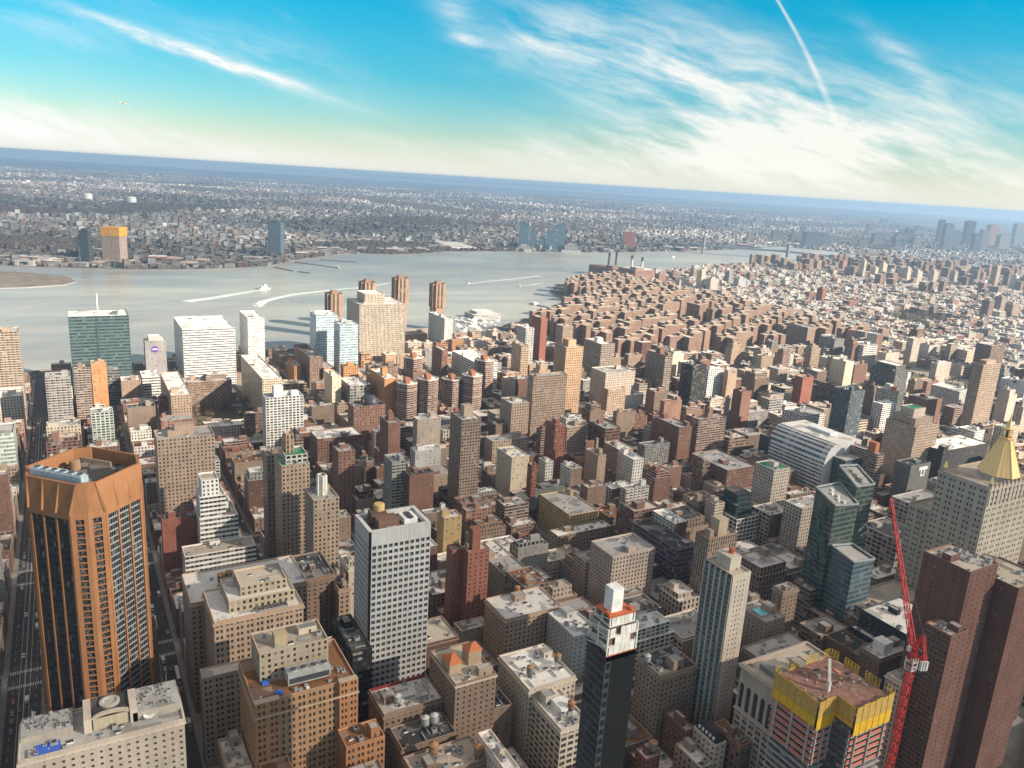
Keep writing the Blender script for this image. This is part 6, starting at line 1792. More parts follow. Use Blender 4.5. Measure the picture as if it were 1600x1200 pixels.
RNAME = {'w': 'white', 'g': 'grey', 'dk': 'black', 'tan': 'sandy', 'br': 'rusty'}
KNAME = {'walk_up_building': 'walk up', 'loft_building': 'mid rise block', 'apartment_tower': 'tower block'}
ORD = ['nearest', 'second nearest', 'third nearest', 'fourth nearest', 'fifth nearest', 'sixth nearest', 'seventh nearest', 'eighth nearest', 'ninth nearest', 'tenth nearest'] + ['%dth nearest' % k for k in range(11, 60)]


def hits(x0, x1, y0, y1, g=.6):
    return [q for q in OCC if x0 < q[1] + g and x1 > q[0] - g and y0 < q[3] + g and y1 > q[2] - g]


def cap(x0, x1, y0, y1, H):
    """keep a filler low enough that it hides no measured building"""
    pts = ((x0, y1), (x1, y1), (x0, y0))
    while H > 8:
        q = [proj(x, y, H) for x, y in pts]
        a, b, top, dd = min(k[0] for k in q), max(k[0] for k in q), min(k[1] for k in q), q[0][2]
        ok = True
        for (va, vb, vt, vd, ve) in VIS:
            if vd > dd + 4 and a < vb - 1 and b > va + 1 and top < vt + min(.62 * ve, 95): ok = False; break
        if ok: return H
        H -= 2.0
    return H


FILL = []          # (distance, x0,x1,y0,y1,H,colour,facade,roof)


def zone(x, y):
    """heights and colours by quarter"""
    r = rnd.random()
    if y > -640 and x < 500:                                   # lofts near the viewer
        H = rnd.choice((22, 30, 38, 44, 48, 52)) if r < .85 else rnd.uniform(14, 20)
        cn = rnd.choice(('tan', 'brown', 'cream', 'tan2', 'ltan', 'rbrown', 'brown', 'tan', 'grey', 'white2'))
    elif x > 1065 and y > -845:                                # hospitals by the river
        H = rnd.uniform(10, 26); cn = rnd.choice(('brown', 'tan', 'gold', 'orange2', 'tan2', 'cream', 'grey'))
    elif y > -845:
        H = rnd.uniform(14, 20) if r < .60 else rnd.uniform(22, 38) if r < .87 else rnd.uniform(45, 66)
        cn = rnd.choice(('rbrown', 'brown', 'tan', 'red', 'tan2', 'cream', 'white2', 'pinkb', 'rbrown', 'brown', 'ltan', 'grey'))
    elif y > -1570:
        H = rnd.uniform(14, 21) if r < .58 else rnd.uniform(24, 42) if r < .86 else rnd.uniform(48, 68)
        cn = rnd.choice(('tan', 'cream', 'rbrown', 'white2', 'tan2', 'brown', 'cream2', 'ltan', 'pinkb', 'grey', 'tan'))
    else:
        H = rnd.uniform(13, 20) if r < .9 else rnd.uniform(22, 30)
        cn = rnd.choice(('ltan', 'cream', 'tan', 'white2', 'red', 'pinkb', 'cream2', 'white2', 'brown', 'lgrey', 'tan2'))
    fac = rnd.choice(('p', 'p', 'pairs', 'dense', 'fire')) if H < 24 else rnd.choice(('p', 'pairs', 'tall', 'big', 'p', 'rib')) if H < 45 else rnd.choice(('dense', 'balc', 'p', 'grid', 'few'))
    roof = rnd.choice(('w', 'w', 'w', 'w', 'g', 'g', 'tan', 'dk', 'br')) if y > -845 else rnd.choice(('w', 'w', 'w', 'g', 'tan', 'g', 'dk'))
    return H, cn, fac, roof


def place(x0, x1, y0, y1, force=None):
    for (a, b, c_, d_) in hits(x0, x1, y0, y1):
        # trim away from a measured building on the cheapest side
        opt = [(b + .7 - x0, 'x0', b + .7), (x1 - (a - .7), 'x1', a - .7), (d_ + .7 - y0, 'y0', d_ + .7), (y1 - (c_ - .7), 'y1', c_ - .7)]
        k = min(opt)
        if k[1] == 'x0': x0 = k[2]
        elif k[1] == 'x1': x1 = k[2]
        elif k[1] == 'y0': y0 = k[2]
        else: y1 = k[2]
        if x1 - x0 < 5.5 or y1 - y0 < 5.5: return
    if hits(x0, x1, y0, y1, .1): return
    if x1 - x0 < 5.5 or y1 - y0 < 5.5: return
    q = [proj(x, y, 15) for x, y in ((x0, y1), (x1, y1), (x0, y0), (x1, y0))]
    if max(k[0] for k in q) < -60 or min(k[0] for k in q) > 1660 or min(k[2] for k in q) < 60: return
    H, cn, fac, roof = force or zone(x0, y0)
    H = cap(x0, x1, y0, y1, H)
    if min(proj(x, y, H)[1] for x, y in ((x0, y1), (x1, y1), (x0, y0), (x1, y0))) > 1260: return
    OCC.append((x0, x1, y0, y1)) if False else None
    FILL.append((q[0][2], x0, x1, y0, y1, H, cn, fac, roof))


PARKS = [(758, 850 - 12, -1430, -1275), (862, 940, -1430, -1275), (1290, 1470, -2190, -1990), (960, 1062, -210, -120), (1085, 1150, -20, -40)]   # x0,x1,y0,y1 kept open


def in_park(x0, x1, y0, y1):
    return any(x0 < b and x1 > a and y0 < d_ and y1 > c_ for a, b, c_, d_ in PARKS)


for (a, b, y0, y1, k) in BLOCKS:
    if 14 < k <= 23 and a > 1060: continue             # the brick estate stands there
    if a < 0: continue
    a, b, y0, y1 = a + 3.5, b - 3.5, y0 + 3.2, y1 - 3.2
    far = y0 < -845
    mid_ = (y0 + y1) / 2
    for row in (0, 1):
        x = a
        while x < b - 5:
            d_ = rnd.uniform(17, 29)
            w_ = rnd.uniform(8, 20) if not far else rnd.uniform(9, 24)
            if a < 500 and y0 > -640: w_ = rnd.uniform(12, 30)
            edge = x == a or x + w_ > b - 12
            if edge: d_ = (y1 - y0) / 2 - .3; w_ = rnd.uniform(18, 30)
            w_ = min(w_, b - x)
            if b - (x + w_) < 7: w_ = b - x
            xx = x; x += w_ + .15
            if in_park(xx, xx + w_, mid_ - 20, mid_ + 20): continue
            if y0 > -845 and a > 1065 and rnd.random() < .55: continue
            if row: place(xx, xx + w_, y1 - d_, y1)
            else: place(xx, xx + w_, y0, y0 + d_)

# each filler of the near quarters is a thing of its own; the far ones, beyond some 300 of a kind, are one mass
FILL.sort()
MAXK = {'walk_up_building': 290, 'loft_building': 290, 'apartment_tower': 140}
cnt = {}
rest = []
made = []
for it in FILL:
    dd, x0, x1, y0, y1, H, cn, fac, roof = it
    kind = 'walk_up_building' if H < 22 else 'loft_building' if H < 45 else 'apartment_tower'
    if cnt.get(kind, 0) >= MAXK[kind]: rest.append(it); continue
    cnt[kind] = cnt.get(kind, 0) + 1
    root = empty(kind, (x0 + x1) / 2, (y0 + y1) / 2); r = random.Random(int(x0 * 7 + y0 * 13))
    kf = r.uniform(.85, 1.1); c = tuple(k_ * kf * r.uniform(.97, 1.03) for k_ in PAL[cn])
    geo = dd < 330
    sd_ = None
    if r.random() < .62 and not geo: k_ = r.uniform(.55, .95); sd_ = tuple(v * k_ for v in PAL[r.choice(('rbrown', 'brown', 'tan2', 'tan', cn))])
    step = H > 21 and r.random() < .45 and x1 - x0 > 12 and y1 - y0 > 12
    Ht = H - (r.choice((3.4, 6.8)) if step else 0)
    block(root, x0, x1, y0, y1, 0, Ht, fac, c, roof, geo, limit=40, side=sd_)
    if step:        # set back top storeys
        ax, bx, ay, by = (r.uniform(1.5, (x1 - x0) * .3) for _ in range(4)) if False else (r.uniform(1.5, 4), r.uniform(1.5, 4), r.uniform(1.5, 4), r.uniform(1.5, 4))
        block(root, x0 + ax, x1 - bx, y0 + ay, y1 - by, Ht - 1, H, fac, c, roof, name='upper_storeys')
        clutter(root, x0 + ax + .5, x1 - bx - .5, y0 + ay + .5, y1 - by - .5, H - 1, 3, cn, r, dd < 450, True)
        tag(root, None, None)
    a = (x1 - x0) * (y1 - y0)
    n = int(min(14, a / 34)) if dd < 430 else int(min(8, a / 55)) if dd < 750 else min(4, int(a / 90))
    if not step: clutter(root, x0 + .5, x1 - .5, y0 + .5, y1 - .5, H - 1, n, cn, r, dd < 450, dd < 1500)
    if dd < 520 and fac in ('pairs', 'tall', 'p', 'big') and H > 18: cornice(root, x0, x1, y0, y1, H - 1.4, tuple(min(.6, v * 1.15) for v in c), .45, .8)
    made.append((root, kind, cn, roof, proj((x0 + x1) / 2, (y0 + y1) / 2, H)))
# labels: look, then the landmark beside it, then how far along from it
buck = {}
for it in made:
    px, py = it[4][:2]
    nm, lx, ly = min(LP, key=lambda q: math.hypot(q[1] - px, (q[2] - py) * 1.3))
    dx, dy = px - lx, py - ly
    rel = ('right of' if dx > 0 else 'left of') if abs(dx) > abs(dy) else ('in front of' if dy > 0 else 'behind')
    buck.setdefault((it[1], it[2], it[3], rel, nm), []).append((math.hypot(dx, dy), it[0]))
for (kind, cn, roof, rel, nm), L in buck.items():
    L.sort(key=lambda q: q[0])
    for i, (_, o_) in enumerate(L):
        lab = f"{RNAME[roof]} roofed {CNAME[cn]} {KNAME[kind]} {rel} the {nm}"
        if len(L) > 1: lab = f"{RNAME[roof]} roofed {CNAME[cn]} {KNAME[kind]} {rel} {nm}, {ORD[i]}"
        tag(o_, lab, {'walk_up_building': 'house', 'loft_building': 'building', 'apartment_tower': 'tower block'}[kind], {'walk_up_building': 'low houses of the city blocks', 'loft_building': 'mid rise blocks', 'apartment_tower': 'tower blocks'}[kind])

mats = [facade_mat(f) for f in FACLIST] + [roof_mat('col')]
RC = {'w': (.60, .58, .55), 'g': (.33, .32, .31), 'dk': (.06, .06, .062), 'tan': (.45, .39, .32), 'br': (.20, .11, .07), 'grn': (.05, .2, .12)}
city_rest = list(rest)

# ---- brick estate: rows of brown slabs between the lawns
ESTATE = []


def estate_mesh(kind, H, c):
    m = M()
    if kind == 0: P = [(-9, -30), (9, -30), (9, -8), (24, -8), (24, 8), (9, 8), (9, 30), (-9, 30), (-9, 8), (-24, 8), (-24, -8), (-9, -8)]
    elif kind == 1: P = [(-8, -27), (8, -27), (8, 11), (28, 11), (28, 27), (-28, 27), (-28, 11), (-8, 11)]
    else: P = [(-30, -8), (-14, -8), (-14, -22), (2, -22), (2, -8), (14, -8), (14, -20), (30, -20), (30, 8), (16, 8), (16, 22), (0, 22), (0, 8), (-30, 8)]
    cx, cy = sum(p[0] for p in P) / len(P), sum(p[1] for p in P) / len(P)
    P = [((x - cx) * .84, (y - cy) * .84) for x, y in P]
    m.prism(P, 0, H, 'small', 0, None, c)
    me = mesh_only(m, 'wall', [facade_mat('small')])
    m = M(); m.poly([(*q, H + .001) for q in P]); m2 = mesh_only(m, 'roof', [roof_mat('tan')])
    m = M()
    for (x, y, s) in ((0, 0, 5.5),): m.box(x - s, x + s, y - s * .8, y + s * .8, H + .005, H + 5.5, 'blank', 0, 1, tuple(v * 1.1 for v in c))
    m3 = mesh_only(m, 'bulkhead', [MASON, roof_mat('w')])
    return me, m2, m3


EM = [[estate_mesh(k, h, c) for k in range(3)] for h, c in ((45, (.265, .172, .125)), (51, (.26, .165, .125)), (46, (.29, .195, .14)))]
ne = 0
er = random.Random(21)
yy = -880
row = 0
while yy > -1620:
    xr = xmax_at(yy) - 55
    x = 1118 + (row % 2) * 34
    while x < xr:
        if not (1330 < x < 1470 and -1330 < yy < -1190) and not hits(x - 30, x + 30, yy - 30, yy + 30):
            tall = yy > -1090
            km = EM[1 if tall else er.choice((0, 2))][er.randrange(3)]
            x_, y_ = x + er.uniform(-5, 5), yy + er.uniform(-4, 4)
            root = empty('apartment_slab', x_, y_); root.rotation_euler = (0, 0, R(er.choice((0, 90, 180, 270))))
            for nm, me in zip(('wall', 'roof', 'bulkhead'), km): inst(nm, me, root, (0, 0, 0))
            tag(root, 'brown brick slab block among many alike in the riverside estate', 'apartment block', 'brown slabs of the riverside brick estate')
            ne += 1
        x += er.uniform(68, 78)
    yy -= 62; row += 1

# ---- towers of the far south east side, seen as pale and brown slabs along the river
fr = random.Random(5)
def slab_at(px, py, top, wpx, cn, fac, lab, grp, dpt=22, name='apartment_tower', cat='apartment tower'):
    x, y = at(px, py, 0); H = solve_h(x, y, top)
    k = proj(x, y, 0)[2] / 1230
    w_ = wpx * k / .95
    kf = fr.uniform(.9, 1.1); c = tuple(v * kf for v in PAL[cn])
    root = empty(name, x, y); o = tuple(root.location)
    m = M(); m.box(x, x + dpt, y - w_ * .72, y, 0, H, fac, 0, None, c); m.build('wall', [facade_mat(fac)], root, o)
    m = M(); m.poly([(x, y - w_ * .72, H), (x + dpt, y - w_ * .72, H), (x + dpt, y, H), (x, y, H)]); m.build('roof', [roof_mat('g')], root, o)
    m = M(); m.box(x + dpt * .3, x + dpt * .7, y - w_ * .5, y - w_ * .2, H + .01, H + 5, 'blank', 0, 0, c); m.build('bulkhead', [MASON], root, o)
    tag(root, lab, cat, grp); OCC.append((x, x + dpt, y - w_ * .72, y)); return root
slab_at(1282, 478, 451, 10, 'red', 'few', 'lone red brick tower rising over low roofs beside bare trees', None)
for k, (px, py, tp, w_) in enumerate(((1346, 440, 406, 6), (1365, 440, 418, 9), (1376, 440, 412, 13), (1390, 442, 422, 14), (1406, 443, 420, 9), (1415, 444, 419, 11), (1430, 450, 424, 16), (1456, 447, 424, 15), (1489, 446, 424, 9))):
    slab_at(px, py, tp, w_, fr.choice(('cream', 'ltan', 'cream2')), 'p', 'pale slab tower in the sunlit row near the far river bank', 'pale slab towers near the far river bank')
for k, (px, py, tp, w_) in enumerate(((1318, 416, 398, 15), (1340, 416, 398, 12), (1356, 418, 401, 14), (1372, 420, 402, 12), (1384, 421, 403, 6), (1452, 424, 407, 9), (1480, 427, 408, 10))):
    slab_at(px, py, tp, w_, 'brown', 'p', 'hazy brown slab tower beside the far bend of the river', 'brown towers beside the far bend of the river')
for k, (px, py, tp, w_, cn) in enumerate(((1551, 456, 416, 12, 'tan'), (1572, 452, 424, 16, 'brown'), (1583, 458, 430, 10, 'white2'), (1598, 460, 434, 20, 'tan2'), (1540, 502, 470, 18, 'brown'), (1560, 494, 464, 16, 'tan2'), (1578, 502, 476, 22, 'tan'), (1526, 440, 418, 10, 'brown'))):
    slab_at(px, py, tp, w_, cn, 'p', ['tan tower far right, tallest of the distant pair', 'broad brown tower far right beside the tallest tan one', 'small off white tower at the far right edge', 'dull tan slab cut by the right edge', 'brown tower at right before bare trees', 'dull tan tower right of the brown one', 'tan slab pair at right edge of the low roofs', 'hazy brown tower far right over the river'][k], None)
for k, (px, py, tp, w_, cn) in enumerate(((1060, 456, 437, 26, 'ltan'), (1093, 459, 424, 10, 'cream2'), (1108, 461, 436, 22, 'cream'), (1137, 450, 425, 10, 'grey'), (1152, 457, 435, 22, 'lgrey'), (1028, 448, 428, 18, 'pinkb'), (1050, 443, 426, 16, 'brown'), (1126, 470, 455, 22, 'tan'), (1082, 441, 424, 10, 'tan2'), (1170, 446, 428, 10, 'brown'))):
    slab_at(px, py, tp, w_, cn, 'p', ['wide pale slab right of the power station', 'slim buff tower right of the power station', 'cream slab with white end behind the brick estate', 'slim grey tower behind the cream slab', 'pale grey slab pair behind the brick estate', 'pinkish slabs right beside the power station', 'brown slab behind the power station', 'tan block with rooftop tower behind the estate', 'dull tan tower near the river behind the wide pale slab', 'brown slab over the low houses right of the grey slabs'][k], None)

# ---- low houses and rows of towers south of the street grid: one mass, too many to count
for k in range(2600):
    px, py = fr.uniform(1000, 1660), fr.uniform(398, 470)
    x, y = at(px, py, 0)
    if y > -2690 or not (x > 300) or y < -4600: continue
    if inside(RIVER, x, y) or inside(RIVER, x + 45, y - 20) or inside(BKSHORE + [(9000, -9000), (9000, 2000)], x, y): continue
    nr = x > xmax_at(y) - 420
    H = fr.uniform(13, 22) if fr.random() < (.7 if nr else .93) else fr.uniform(38, 60)
    if H > 30: H = cap(x, x + 20, y - 20, y, H)
    w_, d_ = fr.uniform(12, 34), fr.uniform(14, 30)
    cn = fr.choice(('ltan', 'cream', 'tan', 'white2', 'pinkb', 'cream2', 'brown', 'rbrown')) if H < 30 else fr.choice(('brown', 'rbrown', 'tan2', 'pinkb'))
    city_rest.append((0, x, x + w_, y - d_, y, H, cn, 'p', 'w'))
    kf = fr.uniform(.8, 1.15); c = tuple(v * kf for v in PAL[cn]); kf = fr.uniform(.7, 1.1); m = globals().get('m_rest') or M(); globals()['m_rest'] = m
    m.box(x, x + w_, y - d_, y, 0, H, 'p', FACLIST.index('p'), len(mats) - 1, c, tuple(v * kf for v in RC[fr.choice(('w', 'g', 'tan', 'w'))]))
for (dd, x0, x1, y0, y1, H, cn, fac, roof) in rest:
    m = m_rest
    kf = rnd.uniform(.8, 1.15); c = tuple(k_ * kf for k_ in PAL[cn]); kf = rnd.uniform(.75, 1.1); rc = tuple(k_ * kf for k_ in RC[roof])
    m.box(x0, x1, y0, y1, 0, H, fac, FACLIST.index(fac), len(mats) - 1, c, rc)
    w_, d_ = x1 - x0, y1 - y0
    if w_ > 8 and d_ > 8:
        bx, by = x0 + w_ * rnd.uniform(.2, .6), y0 + d_ * rnd.uniform(.2, .6)
        m.box(bx, bx + min(5, w_ * .3), by, by + min(6, d_ * .3), H + .004, H + rnd.uniform(2.5, 4.5), 'blank', FACLIST.index('blank'), len(mats) - 1, c, (.3, .29, .28))
struct(m_rest.build('distant_rooftops', mats), 'stuff', 'dense low roofs filling the far city blocks')

# ---- the far shore: endless low roofs as one mass, the nearest sheds along the water one by one
m = M(); br = random.Random(9); OUT = BKSHORE + [(60000, -60000), (60000, 60000)]
ca, sa = math.cos(R(-20)), math.sin(R(-20))
pi_ = FACLIST.index('p')
n = 0
WOODS = []
from mathutils import noise
tries = 0
while n < 52000 and tries < 200000:
    tries += 1
    az = R(br.uniform(-36, 36)); u = br.random(); dist = 2350 * (17000 / 2350) ** u
    x, y = dist * math.cos(-AZ + az), dist * math.sin(-AZ + az)
    if not inside(OUT, x, y) : continue
    k = dist / 2400
    if noise.noise(Vector((x * .0011, y * .0011, 3.0))) > .22: WOODS.append((x, y, k)); continue
    # snap to a turned street pattern so that rows and streets appear
    ux, uy = x * ca - y * sa, x * sa + y * ca
    sx, sy = 74.0, 200.0
    ux = (math.floor(ux / sx) + .5) * sx + br.choice((-19, 19)) + br.uniform(-2, 2); fy = uy / sy - math.floor(uy / sy)
    if fy < .1: continue
    x, y = ux * ca + uy * sa, -ux * sa + uy * ca
    if not inside(OUT, x - 25, y + 10) or not inside(OUT, x + 12, y): continue
    w_ = br.uniform(8, 18) * (1 + .2 * (k - 1)); d_ = br.uniform(10, 24) * (1 + .2 * (k - 1)); H = br.uniform(6, 12) if br.random() < .94 else br.uniform(16, 30)
    if br.random() < .05: w_ *= 2.4; d_ *= 2.0; H = br.uniform(8, 14)
    g = br.random()
    kf = br.uniform(.75, 1.1); c = tuple(v * kf for v in (PAL[br.choice(('brown', 'tan2', 'rbrown', 'grey', 'white2', 'grey', 'tan2', 'grey2', 'grey2', 'lgrey'))]))
    t = .78 if g < .1 else .55 if g < .22 else .33 if g < .42 else .17 if g < .72 else .07
    t *= br.uniform(.85, 1.1); rc = (t, t * .985, t * .97)
    kd = max(.45, .85 + 1.5 * noise.noise(Vector((x * .0008, y * .0008, 9.0)))); c = tuple(min(.75, v * kd) for v in c); rc = tuple(min(.78, v * kd) for v in rc)
    P = [(x + a * ca + b * sa, y - a * sa + b * ca) for a, b in ((-w_ / 2, -d_ / 2), (w_ / 2, -d_ / 2), (w_ / 2, d_ / 2), (-w_ / 2, d_ / 2))]
    m.prism(P, 0, H, 'p', 0, 1, c, rc); n += 1
struct(m.build('far_rooftops', [facade_mat('p'), roof_mat('col')]), 'stuff', 'endless low roofs and streets across the river')

m = M()
for (x, y, k) in WOODS[:9000]:
    r_, h_ = br.uniform(7, 16) * (.6 + .4 * k), br.uniform(8, 15)
    n_ = 6; a0_ = br.uniform(0, 1)
    lo = [(x + r_ * math.cos(a0_ + 6.283 * i / n_) * br.uniform(.7, 1.1), y + r_ * math.sin(a0_ + 6.283 * i / n_) * br.uniform(.7, 1.1), h_ * .25) for i in range(n_)]
    hi = [(x + .55 * (p[0] - x), y + .55 * (p[1] - y), h_ * br.uniform(.7, 1.0)) for p in lo]
    for i in range(n_): j = (i + 1) % n_; m.poly([lo[i], lo[j], hi[j], hi[i]])
    m.poly(hi)
struct(m.build('far_woods', [plain('bare far woods', (.085, .068, .055), .95, var=.5, scale=.06)]), 'stuff', 'dark bare woods in patches among the far roofs')

# ------------------------------------------------------------------ landmarks across the river
def far_tower(px, by, top, wpx, c, fac, lab, name='glass_tower', cat='tower', grp=None, dpt=None, capc=None, caph=0, setb=0):
    x, y = at(px, by, 0); H = solve_h(x, y, top); k = proj(x, y, 0)[2] / 1230; w_ = wpx * k
    root = empty(name, x, y); o = tuple(root.location)
    # turned to face the river
    a = R(-32); ca_, sa_ = math.cos(a), math.sin(a); d_ = dpt or w_ * .8
    def fp(s, t0=0): return [(x + u * ca_ - v * sa_, y + u * sa_ + v * ca_) for u, v in ((t0, -w_ * s / 2), (t0 + d_ * s, -w_ * s / 2), (t0 + d_ * s, w_ * s / 2), (t0, w_ * s / 2))]
    zb = H - caph
    m = M(); m.prism(fp(1), 0, zb, fac, 0, 1, c); m.build('shaft', [facade_mat(fac), roof_mat('dk')], root, o)
    if caph:
        m = M(); m.prism(fp(1.06, -.5), zb + .01, H, 'blank', 0, 0, capc); m.build('crown', [MASON], root, o)
    else:
        m = M(); m.prism(fp(.6, d_ * .15), zb + .01, zb + 5, 'blank', 0, 0, tuple(v * .8 for v in c)); m.build('bulkhead', [MASON], root, o)
    m = M(); m.prism(fp(1.5, -d_ * .2), 0, 12, 'p', 0, 1, tuple(min(1, v * 1.3) for v in c)); m.build('podium', [facade_mat('p'), roof_mat('g')], root, o)
    tag(root, lab, cat, grp); return root
far_tower(133.5, 415, 360, 14, (.045, .06, .07), 'glass', 'dark slim glass tower on the far shore left of the orange topped one')
far_tower(175, 413, 355, 28, (.50, .37, .30), 'v', 'unfinished far shore tower with ribbed sides and a bright orange crown', 'unfinished_tower', 'building site', capc=(.62, .30, .04), caph=26)
far_tower(429, 404, 347, 20, (.10, .145, .175), 'glass', 'blue grey glass tower standing alone on the far shore')
for (px, by, tp, w_, lab) in ((817, 391, 350, 15, 'blue glass tower, tall leftmost of the far shore cluster'), (831, 391, 360, 9, 'blue glass tower, slim second of the far shore cluster'), (846, 392, 372, 10, 'low glass block in the middle of the far shore cluster'), (860, 393, 361, 16, 'broad blue glass tower in the far shore cluster'), (875, 393, 350, 12, 'blue glass tower, tall rightmost of the far shore cluster')):
    far_tower(px, by, tp, w_, (.13, .20, .26), 'glass', lab, grp='glass towers clustered on the far shore')
far_tower(982, 388, 364, 17, (.42, .16, .11), 'p', 'orange red clad tower going up on the far shore', 'unfinished_tower', 'building site')
far_tower(818, 393, 384, 16, (.6, .58, .55), 'rib', 'low white block at the foot of the far shore cluster', 'white_block', 'building')
far_tower(892, 395, 383, 20, (.58, .56, .52), 'rib', 'wide white building right of the far shore glass cluster', 'white_block', 'building')
for (px, by, tp, w_, c, lab) in ((1467, 381, 344, 8, (.08, .10, .12), 'dark slim tower in the hazy far right skyline, left of the tallest'), (1512, 384, 346, 13, (.07, .09, .12), 'broad dark tower, tallest in the hazy far right skyline'), (1550, 384, 352, 15, (.36, .20, .18), 'reddish unfinished tower in the hazy far right skyline'), (1478, 392, 350, 12, (.14, .17, .2), 'grey glass tower before the dark slim one in the far skyline'),
                                 (1492, 386, 362, 14, (.12, .15, .18), 'low grey tower between the two dark ones far right'), (1536, 392, 360, 12, (.2, .2, .22), 'grey tower left of the reddish unfinished one'), (1590, 384, 350, 14, (.24, .26, .28), 'pale grey tower at the far right edge of skyline'), (1568, 390, 368, 16, (.28, .27, .26), 'low pale block right of the reddish unfinished one'), (1525, 394, 366, 12, (.1, .12, .15), 'low dark tower right of the tallest one'), (1420, 382, 358, 12, (.10, .12, .14), 'dark block left of the hazy far skyline'), (1405, 386, 364, 12, (.12, .13, .15), 'dark low block far left of the hazy skyline'), (1270, 388, 364, 26, (.11, .13, .16), 'hulking dark blue grey block beside the inlet')):
    far_tower(px, by, tp, w_, c, 'glass', lab)
dr = random.Random(3)
for k in range(26):     # scattered mid rise towers on the far shore
    px = dr.uniform(700, 1460); by = dr.uniform(338, 372) + (px - 700) * .02; tp = by - dr.uniform(7, 15)
    far_tower(px, by, tp, dr.uniform(6, 14), dr.choice(((.18, .17, .17), (.27, .225, .18), (.13, .15, .175), (.22, .17, .145), (.3, .29, .28))), 'p', 'distant hazy mid rise tower above the far low roofs', 'apartment_tower', 'tower', 'distant mid rise towers across the river')
for k in range(14):
    px = dr.uniform(1210, 1450); by = dr.uniform(376, 392); far_tower(px, by, by - dr.uniform(8, 20), dr.uniform(9, 18), (.17, .18, .2), 'p', 'hazy grey tower block crowding the far bank near the bridge', 'apartment_tower', 'tower', 'hazy tower blocks near the bridge')
# two white gas tanks, long white shed
for (px, by, w_, lab) in ((137.5, 312.5, 13, 'white domed gas tank on the far plain, left of two'), (206, 318, 13.5, 'white domed gas tank on the far plain, right of two')):
    x, y = at(px, by, 0); k = proj(x, y, 0)[2] / 1230; rr = w_ * k / 2; H = solve_h(x, y, by - 9.5)
    root = empty('gas_tank', x, y); o = tuple(root.location)
    m = M(); m.lathe(x, y, [(rr, 0), (rr, H)], 24); m.build('shell', [G_WHITE], root, o); m = M(); m.lathe(x, y, [(rr, H), (rr * .7, H + rr * .14), (rr * .3, H + rr * .2), (0, H + rr * .22)], 24); m.build('dome', [G_WHITE], root, o)
    tag(root, lab, 'gas tank', 'white gas tanks')
x, y = at(706, 391, 0); root = empty('shed', x, y); o = tuple(root.location)
m = M(); m.box(x, x + 200, y - 120, y, 0, 14, 'blank', 0, None, (.66, .66, .66)); m.build('wall', [MASON], root, o); m = M(); m.poly([(x, y - 120, 14.01), (x + 200, y - 120, 20), (x + 200, y, 20), (x, y, 14.01)]); m.build('roof', [roof_mat('w')], root, o); tag(root, 'long white shed with sloping roof on the far waterfront', 'warehouse')
# sheds and warehouses along the far waterfront
wr = random.Random(12)
SHED = []
for k in range(3):
    m = M(); m.box(-.5, .5, -.5, .5, 0, 1, 'p', 0, None, [(.19, .085, .06), (.42, .40, .37), (.22, .17, .13)][k]); a = mesh_only(m, 'wall', [facade_mat('p')])
    m = M(); m.poly([(-.5, -.5, 1.001), (.5, -.5, 1.001), (.5, .5, 1.001), (-.5, .5, 1.001)]); b = mesh_only(m, 'roof', [roof_mat(('w', 'g', 'tan')[k])]); SHED.append((a, b))
for (px, w_, k, h) in ((40, 38, 0, 14), (66, 24, 0, 13), (100, 30, 0, 13), (155, 10, 2, 18), (190, 20, 2, 14), (248, 26, 0, 22), (268, 18, 2, 18)):
    x, y = at(px, 412 - (4 if px < 100 else 0), 0); kk = proj(x, y, 0)[2] / 1230
    root = empty('warehouse', x + 20, y); [inst(nm, me, root, (0, 0, 0), (46, w_ * kk, h)) for nm, me in zip(('wall', 'roof'), SHED[k])]; root.rotation_euler = (0, 0, R(-10)); tag(root, 'long %s shed by the far river wall, %s' % (('dark red brick', '', 'dull brown')[k], {40: 'leftmost', 66: 'second from left', 100: 'left of the dark tower', 155: 'between the two towers', 190: 'right of the orange topped tower', 248: 'taller, facing the spit', 268: 'right of the taller one'}[px]), 'warehouse', 'sheds along the far river wall')
for i in range(110):
    t_ = wr.uniform(.02, .62); n_ = len(BKSHORE) - 1; kx = int(t_ * n_); f_ = t_ * n_ - kx
    px_, py_ = BKSHORE[kx][0] + (BKSHORE[kx + 1][0] - BKSHORE[kx][0]) * f_, BKSHORE[kx][1] + (BKSHORE[kx + 1][1] - BKSHORE[kx][1]) * f_
    x, y = px_ + wr.uniform(45, 170), py_ + wr.uniform(-15, 15); k = wr.randrange(3)
    if not inside(OUT, x - 35, y - 30) or not inside(OUT, x - 35, y + 30): continue
    root = empty('warehouse', x, y); sc = (wr.uniform(22, 60), wr.uniform(25, 60), wr.uniform(8, 17))
    for nm, me in zip(('wall', 'roof'), SHED[k]): inst(nm, me, root, (0, 0, 0), sc)
    root.rotation_euler = (0, 0, R(-20 + wr.choice((0, 90)))); tag(root, 'low flat roofed shed among many along the far waterfront', 'warehouse', 'low sheds along the far waterfront')

